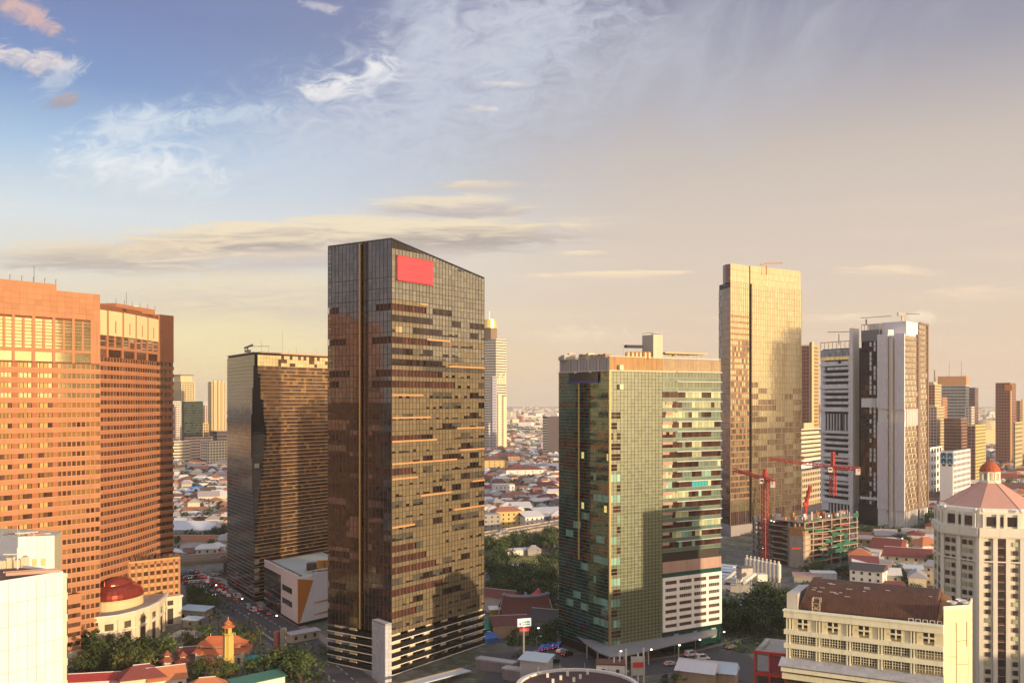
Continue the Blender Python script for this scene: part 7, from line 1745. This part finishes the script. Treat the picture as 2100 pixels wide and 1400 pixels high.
for _ in range(9000):
    d_ = 2600 + 9500 * R.random() ** 1.7; x = R.uniform(-.62, .62) * d_; big = R.random()
    h = R.uniform(5, 12) if big < .93 else (R.uniform(14, 34) if big < .993 else R.uniform(40, 95)); w = R.uniform(12, 42)
    city.box((x, d_, 0), (w, w * R.uniform(.5, 1.1), h), R.uniform(-.5, .5), R.choice((0, 0, 1, 1, 2, 3, 4, 5)))
structure('distant_city', city, [M_wall[0], M_wall[1], M_wall[4], M_tile[0], M_tile[3], M_wall[3]], 'stuff')

# ------------------------------------------------------------------ trees
def leafmat(name, lo, hi):
    m = bpy.data.materials.new(name); m.use_nodes = True; T = NT(m.node_tree); b = T.n['Principled BSDF']
    g = T.new('ShaderNodeNewGeometry'); oi = T.new('ShaderNodeObjectInfo')
    r = T.m('FRACT', T.m('ADD', g.outputs['Random Per Island'], T.m('MULTIPLY', oi.outputs['Random'], .35)))
    T.put(b.inputs['Base Color'], T.mix(r, lo, hi)); b.inputs['Roughness'].default_value = .7; b.inputs['Specular IOR Level'].default_value = .25
    return m
LEAF = [leafmat('leaves_dark', (.024, .042, .014), (.068, .098, .030)), leafmat('leaves_mid', (.038, .066, .018), (.105, .145, .042)), leafmat('leaves_olive', (.060, .066, .018), (.16, .15, .042))]
M_bark = mat('bark', (.09, .065, .045), .95, var=.3, scale=1.5)
def crown_mesh(seed, kind, leaf):
    q = random.Random(seed); mb = MB(); lobes = []
    if kind == 'round': lobes = [(q.gauss(0, 1.3), q.gauss(0, 1.3), q.uniform(4.0, 7.6), q.uniform(1.3, 2.3)) for _ in range(11)]
    elif kind == 'wide': lobes = [(q.gauss(0, 2.2), q.gauss(0, 2.2), q.uniform(4.6, 6.8), q.uniform(1.2, 2.0)) for _ in range(14)]
    elif kind == 'tall': lobes = [(q.gauss(0, .8), q.gauss(0, .8), 2.6 + k * .75, 1.7 - k * .11) for k in range(10)]
    else: lobes = [(q.gauss(0, .9), q.gauss(0, .9), q.uniform(.5, 1.6), q.uniform(.6, 1.0)) for _ in range(7)]
    n = 46 if kind != 'bush' else 34
    for x, y, z, r in lobes:
        for _ in range(n):
            a, b = q.uniform(0, 2 * math.pi), q.uniform(-1, 1); s = math.sqrt(1 - b * b); rr = r * q.uniform(.30, 1.28)
            c = Vector((x + math.cos(a) * s * rr, y + math.sin(a) * s * rr, z + b * rr * .8))
            nr = Vector((math.cos(a) * s, math.sin(a) * s, b + .4)) + Vector((q.gauss(0, .5), q.gauss(0, .5), q.gauss(0, .4))); nr.normalize()
            e = nr.orthogonal().normalized(); f = nr.cross(e); w = q.uniform(.22, .48) * (1 if kind != 'bush' else .6)
            th = q.uniform(0, 6.3); e, f = e * math.cos(th) + f * math.sin(th), f * math.cos(th) - e * math.sin(th)
            mb.poly([c - e * w, c + f * w * .6, c + e * w, c - f * w * .6])
    return mb.mesh('crown', [leaf])
def trunk_mesh(seed, kind):
    q = random.Random(seed); mb = MB(); h = {'round': 4.2, 'wide': 4.4, 'tall': 5.5, 'bush': .8}[kind]
    mb.tube((0, 0, 0), (q.gauss(0, .15), q.gauss(0, .15), h * .55), .26, 6, 0, .2)
    for k in range(4 if kind != 'bush' else 2):
        a = k * 1.6 + q.uniform(0, 1); mb.tube((0, 0, h * (.4 + .08 * k)), (math.cos(a) * h * .36, math.sin(a) * h * .36, h * (.95 + .1 * k)), .13, 5, 0, .05)
    return mb.mesh('trunk', [M_bark])
PROTO = {}
for kind in ('round', 'wide', 'tall', 'bush'):
    PROTO[kind] = [[(crown_mesh(100 * s + k * 7 + len(kind), kind, LEAF[s]), trunk_mesh(s * 10 + k, kind)) for k in range(3)] for s in range(3)]
def palm_mesh(seed):
    q = random.Random(seed); mb = MB()
    for k in range(15):
        a = k * 2.4 + q.uniform(-.2, .2); L = q.uniform(2.2, 3.0); e = q.uniform(.1, 1.1); p = Vector((0, 0, 6.5)); up_ = e
        for s in range(5):
            d_ = Vector((math.cos(a) * math.cos(up_), math.sin(a) * math.cos(up_), math.sin(up_))); n_ = p + d_ * L / 5; w = .38 * (1 - s / 6); sd_ = Vector((-math.sin(a), math.cos(a), 0)) * w
            mb.poly([p - sd_ + Vector((0, 0, -.12)), p, n_, n_ - sd_ * .8 + Vector((0, 0, -.12))]); mb.poly([p, p + sd_ + Vector((0, 0, -.12)), n_ + sd_ * .8 + Vector((0, 0, -.12)), n_]); p = n_; up_ -= .42
    return mb.mesh('frond_crown', [LEAF[q.choice((1, 2))]])
PALM = [palm_mesh(k) for k in range(4)]; PALMT = MB().tube((0, 0, 0), (.2, .1, 3.4), .2, 6, 0, .16).tube((.2, .1, 3.4), (0, 0, 6.5), .16, 6, 0, .13).mesh('trunk', [M_bark])
TONE = ['dark', 'mid green', 'olive']; FORM = {'round': 'round-crowned', 'wide': 'spreading', 'tall': 'upright', 'bush': 'low bushy'}; SZ = [(.78, 'small'), (1.02, 'medium'), (9, 'large')]
def tree(p, dist, px, py, kind, tone, s):
    lab_s = next(b for a, b in SZ if s < a); rr_ = rel(dist, px, py)
    def make(k):
        w = '' if k < 10 else ['slim ', 'ragged ', 'dense ', 'leaning ', 'thin '][k % 5]
        nm = 'shrub' if kind == 'bush' else ('palm tree' if kind == 'palm' else 'tree')
        f = '' if kind == 'palm' else FORM[kind] + ' '
        return f'{lab_s} {w}{TONE[tone]} {f}{nm} {rr_[k % len(rr_)]}'
    lab = unique(make)
    name = {'bush': 'shrub', 'palm': 'palm_tree'}.get(kind, 'tree')
    o = link(name, None, label=lab, category='shrub' if kind == 'bush' else 'tree', group='trees and shrubs of the city')
    o.location = p; o.rotation_euler = (0, 0, R.uniform(0, 6.28)); o.scale = (s * R.uniform(.9, 1.12), s * R.uniform(.9, 1.12), s)
    if kind == 'palm': link('trunk', PALMT, o); link('crown', R.choice(PALM), o)
    else:
        c, tr = R.choice(PROTO[kind][tone]); link('trunk', tr, o); link('crown', c, o)
plant = [  # district, column range, ground row range, how many, kinds, size, tones
 ('P', 996, 1042, 1118, 1236, 26, 'round wide', 1.15, (0, 0, 1)), ('P', 1030, 1146, 1106, 1131, 22, 'round wide', 1.1, (0, 0, 1)), ('P', 1108, 1146, 1160, 1262, 14, 'round wide', 1.2, (0, 0)),
 ('P', 1040, 1110, 1188, 1250, 22, 'round wide', 1.1, (0, 0, 0)), ('P', 1050, 1140, 1300, 1322, 12, 'round bush', .75, (0, 1)), ('P', 1030, 1100, 1345, 1366, 8, 'bush round', .6, (0, 1)), ('P', 1010, 1060, 1338, 1352, 6, 'bush', .8, (0, 1)),
 ('L', 150, 350, 1352, 1396, 34, 'round wide tall', 1.0, (0, 0, 1, 2)), ('L', 392, 470, 1205, 1262, 16, 'wide round', .8, (0, 0, 1)), ('L', 400, 540, 1288, 1336, 14, 'palm round', .85, (1, 2, 0)), ('L', 496, 560, 1300, 1330, 8, 'round palm', .8, (1, 0)),
 ('L', 556, 606, 1262, 1296, 6, 'round', .8, (0, 1)), ('L', 560, 676, 1338, 1404, 18, 'round wide', .95, (0, 0, 1)), ('L', 430, 545, 1384, 1425, 9, 'round', .75, (1, 2)), ('L', 370, 420, 1330, 1400, 8, 'round', .7, (0, 2)),
 ('R', 1482, 1540, 1268, 1335, 16, 'round wide', 1.0, (0, 0, 1)), ('R', 1548, 1612, 1212, 1315, 22, 'round wide', 1.35, (0, 0, 0)), ('R', 1360, 1470, 1390, 1412, 6, 'round bush', .8, (1, 0)), ('R', 1140, 1185, 1352, 1366, 4, 'round', .8, (1, 1)),
 ('S', 1640, 1760, 1170, 1202, 22, 'bush round', .7, (0, 1, 1)), ('S', 1790, 1905, 1180, 1222, 22, 'bush round', .85, (0, 1)), ('S', 1780, 1905, 1092, 1118, 22, 'bush round palm', .75, (0, 1)), ('S', 1860, 1922, 1110, 1200, 10, 'round palm', .9, (0, 1)),
 ('W', 355, 466, 962, 1130, 22, 'round', 1.1, (0, 0, 1)), ('C', 1000, 1146, 930, 1085, 34, 'round wide', 1.2, (0, 0, 1)), ('E', 1905, 2098, 950, 1095, 34, 'round wide', 1.3, (0, 0, 1))]
for dist, x0, x1, y0, y1, n, kinds, s, tones in plant:
    done_ = 0; tr = 0
    while done_ < n and tr < n * 25:
        tr += 1; x, y = R.uniform(x0, x1), R.uniform(y0, y1); p = G(x, y); sc = s * R.uniform(.7, 1.3); kind = R.choice(kinds.split())
        dense = dist in 'PLRS'
        if not free(p, 1.5 if dense else 2.5): continue
        if dense: SPOTS.append((p, 1.2 * sc))
        tree(p, dist, x, y, kind, R.choice(tones), sc); done_ += 1
wood = MB()
def clump(p, r, h, k):
    for _ in range(k):
        a, b = R.uniform(0, 6.28), R.random(); c = Vector((p.x + math.cos(a) * r * R.random() ** .5, p.y + math.sin(a) * r * R.random() ** .5, h * R.uniform(.25, 1))); e = Vector((R.gauss(0, 1), R.gauss(0, 1), R.gauss(0, .6))).normalized(); f = e.orthogonal().normalized(); w = R.uniform(.9, 2.0)
        wood.poly([c - e * w, c + f * w * .7, c + e * w, c - f * w * .7])
for _ in range(700):
    d_ = 1150 + 3400 * R.random() ** 1.4; x = R.uniform(-.56, .6) * d_; clump(Vector((x, d_, 0)), R.uniform(5, 14), R.uniform(7, 13), 26)
for _ in range(160):
    x, y = R.uniform(1038, 1120), R.uniform(876, 892); clump(G(x, y), 14, 12, 26)
for x0, x1, y0, y1, n in ((352, 466, 935, 1130, 70), (995, 1146, 905, 1085, 110), (1902, 2100, 905, 1095, 150), (1660, 1900, 1095, 1120, 20)):
    for _ in range(n):
        p = G(R.uniform(x0, x1), R.uniform(y0, y1)); clump(p, R.uniform(2.5, 5), R.uniform(6, 9.5), 34)
structure('far_tree_foliage', wood, [LEAF[0]], 'stuff')
ug = MB()
for x0, x1, y0, y1, n in ((996, 1146, 1106, 1262, 3600), (140, 350, 1345, 1400, 1600), (1482, 1612, 1212, 1340, 2400), (1640, 1910, 1165, 1225, 2200), (560, 676, 1325, 1400, 1200), (392, 480, 1200, 1262, 700), (1040, 1140, 1295, 1325, 700), (380, 560, 1290, 1400, 900)):
    for _ in range(n):
        x, y = R.uniform(x0, x1), R.uniform(y0, y1)
        if 1045 < x < 1150 and 1136 < y < 1188: continue
        p = G(x, y)
        if not free(p, .2) and R.random() < .6: continue
        e = Vector((R.gauss(0, 1), R.gauss(0, 1), R.gauss(0, .4))).normalized(); f = e.orthogonal().normalized(); w = R.uniform(.3, .9); c = p + Vector((0, 0, R.uniform(.1, 1.3))); ug.poly([c - e * w, c + f * w * .7, c + e * w, c - f * w * .7])
structure('undergrowth', ug, [LEAF[0]], 'stuff')

# ------------------------------------------------------------------ vehicles
CARC = [('white', (.66, .65, .64)), ('silver', (.42, .42, .44)), ('black', (.02, .02, .025)), ('red', (.45, .03, .025)), ('blue', (.03, .10, .40)), ('grey', (.16, .16, .17))]
def car_body(c, van=False):
    L, w = (4.9, 1.9) if van else (4.4, 1.78)
    prof = [(-L / 2, .35), (L / 2, .35), (L / 2, .85), (L * .30, 1.0 if not van else 1.15), (L * .14, 1.45 if not van else 2.05), (-L * .32, 1.47 if not van else 2.1), (-L / 2, 1.0 if not van else 2.0)]
    mb = MB(); rr = []
    for x in (-w / 2, -w / 2 * .96, w / 2 * .96, w / 2): rr.append([(px_, x * (1 if pz < 1.1 else .86), pz) for px_, pz in prof])
    mb.rings(rr); return mb.mesh('body', [mat('car_' + c[0], c[1], .25, .1, var=.03, spec=.6)])
def car_glass(van=False):
    L, w = (4.9, 1.9) if van else (4.4, 1.78); z0, z1 = (1.2, 1.95) if van else (1.02, 1.40)
    mb = MB()
    for s in (-1, 1): mb.hexa([(-L * .34, s * w * .44 - .06, z0), (L * .22, s * w * .44 - .06, z0), (L * .22, s * w * .44 + .06, z0), (-L * .34, s * w * .44 + .06, z0)], [(-L * .30, s * w * .41 - .06, z1), (L * .13, s * w * .41 - .06, z1), (L * .13, s * w * .41 + .06, z1), (-L * .30, s * w * .41 + .06, z1)])
    mb.hexa([(L * .24, -w * .4, z0), (L * .29, -w * .4, z0), (L * .29, w * .4, z0), (L * .24, w * .4, z0)], [(L * .13, -w * .37, z1), (L * .17, -w * .37, z1), (L * .17, w * .37, z1), (L * .13, w * .37, z1)])
    return mb.mesh('window', [M_win])
WHEEL = MB().tube((0, -.11, 0), (0, .11, 0), .33, 10).mesh('wheel', [mat('tyre', (.02, .02, .02), .9, var=0)])
LAMPW = MB().box((0, 0, 0), (.06, .34, .16)).mesh('headlight', [mat('headlight_glass', (.9, .88, .8), .2, emit=(1, .95, .8, 2.0))]); LAMPR = MB().box((0, 0, 0), (.06, .34, .16)).mesh('tail_light', [mat('tail_lamp', (.6, .02, .02), .3, emit=(1, .05, .03, 1.6))])
BODY = {(i, v): car_body(c, v) for i, c in enumerate(CARC) for v in (False, True)}; GL = {v: car_glass(v) for v in (False, True)}
def car(p, yaw, ci, van, dist, group, z=.06):
    x, y = proj(p); rr_ = rel(dist, x, y); kind = 'van' if van else 'car'
    where = {'cars on the left avenue': 'on the avenue', 'cars parked by the elevated road': 'parked under the elevated road', 'blue taxis in a row': 'in the taxi park', 'vehicles on the right road': 'on the road', 'cars on the elevated road': 'on the deck'}[group]
    def make(k): return f'{CARC[ci][0]} {["", "clean ", "dusty ", "waiting ", "low ", "shiny "][k // 5 % 6]}{kind} {where}, {rr_[k % len(rr_)]}'
    o = link('car' if not van else 'van', None, label=unique(make), category=kind, group=group); o.location = (p.x, p.y, z); o.rotation_euler = (0, 0, yaw)
    link('body', BODY[ci, van], o); link('window', GL[van], o)
    L, w = (4.9, 1.9) if van else (4.4, 1.78)
    for a in (-.31, .31):
        for b in (-.44, .44): q = link('wheel', WHEEL, o); q.location = (L * a, w * b, .33)
    for b in (-.33, .33): q = link('headlight', LAMPW, o); q.location = (L / 2 + .01, w * b, .58); q = link('tail_light', LAMPR, o); q.location = (-L / 2 - .01, w * b, .62)
def on_road(pts, lane, s0, s1, gap, rev, dist, group, z=.06, skip=.3):
    s = 0
    for a, b in zip(pts, pts[1:]):
        u_ = (b - a).normalized(); L = (b - a).length; n_ = Vector((u_.y, -u_.x, 0)); k = R.uniform(1, gap)
        while k < L:
            if s0 < s + k < s1 and R.random() > skip: p = a + u_ * k + n_ * lane; car(p, math.atan2(u_.y, u_.x) + (math.pi if rev else 0) + R.gauss(0, .02), R.choices(range(6), (5, 3, 3, 2, 1, 2))[0], R.random() < .25, dist, group, z)
            k += gap * R.uniform(.85, 1.5)
        s += L
on_road(road_w, -5.6, 0, 125, 6.5, True, 'L', 'cars on the left avenue', skip=.1); on_road(road_w, -2.4, 0, 120, 7, True, 'L', 'cars on the left avenue', skip=.2); on_road(road_w, 2.4, 0, 90, 12, False, 'L', 'cars on the left avenue', skip=.5)
for i in range(14): p = G(384 + (i % 7) * 10, 1186 + (i // 7) * 11 - (i % 7) * 1.0); car(p, .7, R.choice((0, 0, 1, 2, 3)), False, 'L', 'cars parked by the elevated road')
for i in range(8): p = G(1112 + (i % 4) * 11 + (i // 4) * 3, 1334 - (i % 4) * 2 - (i // 4) * 5); car(p, 1.25, 4, False, 'P', 'blue taxis in a row', .16)
for x, y, ci, v_, yw in ((1418, 1345, 0, True, .5), (1441, 1353, 0, True, .35), (1274, 1381, 0, True, .5), (1152, 1338, 0, False, .8), (1163, 1344, 2, False, .8), (1135, 1358, 2, False, .3), (1185, 1318, 1, False, .4), (1500, 1330, 5, False, .6), (1375, 1364, 1, False, .5), (1035, 1378, 2, False, -.6)): car(G(x, y), yw, ci, v_, 'R' if x > 1250 else 'P', 'vehicles on the right road', .16)
on_road(vp, 4, 120, 420, 30, False, 'P', 'cars on the elevated road', 8.25, .4); on_road(vp, -4, 120, 420, 34, True, 'P', 'cars on the elevated road', 8.25, .4)
# ------------------------------------------------------------------ lamps, posts, signs
M_lamp = mat('street_lamp_glow', (.9, .85, .7), .3, emit=(1, .86, .6, 6.0))
def lamp(px, py, h, lit, label, arm=1.5):
    p = G(px, py); t = Thing('street_lamp', label, 'street lamp', (p.x, p.y), 'street lamps')
    t.part('post', MB().tube((p.x, p.y, 0), (p.x, p.y, h), .10, 6, 0, .07), M_metal); t.part('arm', MB().tube((p.x, p.y, h), (p.x + arm, p.y - .4, h + .4), .06, 5), M_metal)
    t.part('lamp_head', MB().lathe((p.x + arm, p.y - .4, h + .1), [(.1, 0), (.32, .12), (.32, .3), (.1, .42)], 8), M_lamp if lit else M_white)
for a in ((437, 1232, 7, 1, 'lit street lamp among the avenue trees near the brick wing'), (490, 1262, 7, 1, 'lit street lamp beside the avenue, left of the white podium'), (560, 1300, 7, 1, 'lit street lamp in the trees below the orange wedge'), (522, 1300, 8, 0, 'pale unlit street lamp with a long arm behind the minaret'), (503, 1290, 6, 0, 'thin pale post left of the long-armed street lamp'),
          (1062, 1338, 8, 0, 'tall thin lamp post left of the roadside sign'), (1100, 1352, 8, 0, 'tall thin lamp post right of the roadside sign'), (1124, 1366, 7, 0, 'lamp post by the trees in front of the taxi park'), (1142, 1300, 7, 1, 'bright lamp at the left foot of the green block'), (1264, 1372, 6, 1, 'bright lamp at the near corner of the green block'), (1326, 1382, 8, 1, 'bright lamp on the kerb before the green block'),
          (1384, 1372, 8, 1, 'bright lamp left of the two white vans'), (1426, 1360, 8, 1, 'bright lamp rising between the two white vans'), (1476, 1336, 7, 1, 'bright lamp at the right corner of the green block'), (1070, 1120, 11, 0, 'slender white mast at the back of the park lawn'), (1096, 1310, 4, 1, 'low yellow garden lamp right of the roadside sign'), (1560, 1150, 7, 1, 'lit site lamp at the foot of the nearer red crane'), (1845, 1128, 7, 1, 'lit yard lamp above the white gabled house'), (1554, 1385, 8, 0, 'white globe lamp left of the red framed shop')):
    lamp(*a)
c = XY(1074, 349); t = Thing('roadside_sign', 'tall roadside pole with a white sign with green lettering above a red sign', 'sign', (c.x, c.y)); SPOTS.append((Vector((c.x, c.y, 0)), 2))
zq = lambda y: Zat(y, 349)
t.part('pole', MB().tube((c.x, c.y, 0), (c.x, c.y, zq(1268)), .35, 8), M_dirtyw)
d_ = Vector((.93, .36)); a = Vector((c.x, c.y)) - d_ * 2.4
bd = t.part('sign_board', MB().ubox(a - d_ * .1 + Vector((d_.y, -d_.x)) * .4, d_, 5.1, zq(1283), zq(1267), .3, .3), mat('sign_white', (.80, .80, .76), .4, emit=(1, 1, .9, .5)))
let = MB(); o_ = a + Vector((d_.y, -d_.x)) * .4
for k in range(9): let.ubox(o_ + d_ * (1.35 + k * .36), d_, .2, zq(1276.5), zq(1271 + (k % 3) * .8), .36, -.3)
for k in range(7): let.ubox(o_ + d_ * (1.7 + k * .42), d_, .3, zq(1280.5), zq(1278), .36, -.3)
t.part('green_lettering', let, mat('sign_green', (.05, .30, .05), .5), parent=bd)
t.part('orange_mark', MB().lathe((*(o_ + d_ * .75 + Vector((d_.y, -d_.x)) * .33).xy, zq(1279)), [(.1, 0), (.3, .25), (.32, .6), (.1, .9)], 8), M_or, parent=bd)
rb = t.part('red_sign', MB().ubox(a + d_ * .6 + Vector((d_.y, -d_.x)) * .4, d_, 3.7, zq(1293.5), zq(1287), .25, .25), mat('sign_red', (.62, .04, .04), .4, emit=(1, .06, .05, .4)))
let = MB()
for k in range(8): let.ubox(a + d_ * (1.0 + k * .38) + Vector((d_.y, -d_.x)) * .4, d_, .22, zq(1291.5), zq(1289 - (k % 2) * .5), .31, -.25)
t.part('white_lettering', let, M_white, parent=rb)

# ------------------------------------------------------------------ the town beyond the edges of the photo (seen in the mirrored glass, throws the low shade)
nb = MB()
for gx in range(-1500, 1900, 46):
    for gy in range(-1500, 1700, 52):
        x, y = gx + R.uniform(-8, 8), gy + R.uniform(-8, 8)
        if y > -30 and abs(x) < .56 * max(y, 0) + 62: continue
        if y <= -30 and abs(x) < 70: continue
        edge = abs(x) - .56 * max(y, 0)
        h = R.uniform(5, 13) if edge < 260 or R.random() < .7 else R.uniform(16, 44)
        if x > 0 and y < 900 and edge < 240: h = min(h, 11)
        w = R.uniform(14, 30); nb.box((x, y, 0), (w, w * R.uniform(.6, 1.2), h), R.uniform(-.3, .3), R.choice((0, 1, 2, 3, 4)))
nb.box((182, 238.5, 0), (22, 26, 68), -.733, 1).box((183.5, 213, 0), (24, 38, 43), -.733, 0)  # two unseen blocks added and turned to shade the green office block
structure('surrounding_town_and_shade_blocks', nb, [M_wall[0], M_wall[1], M_wall[4], M_tile[0], M_conc], 'stuff')

# ------------------------------------------------------------------ air
hz = bpy.data.materials.new('haze_air'); hz.use_nodes = True; T = NT(hz.node_tree)
for nn_ in list(T.n):
    if nn_.type == 'BSDF_PRINCIPLED': T.n.remove(nn_)
vol = T.new('ShaderNodeVolumePrincipled'); vol.inputs['Color'].default_value = (.97, .95, .93, 1); vol.inputs['Density'].default_value = 6.5e-5; vol.inputs['Anisotropy'].default_value = .2
T.l.new(vol.outputs[0], T.n['Material Output'].inputs['Volume'])
structure('haze', MB().box((0, 6250, -1), (18200, 17700, 276)), [hz], 'stuff')
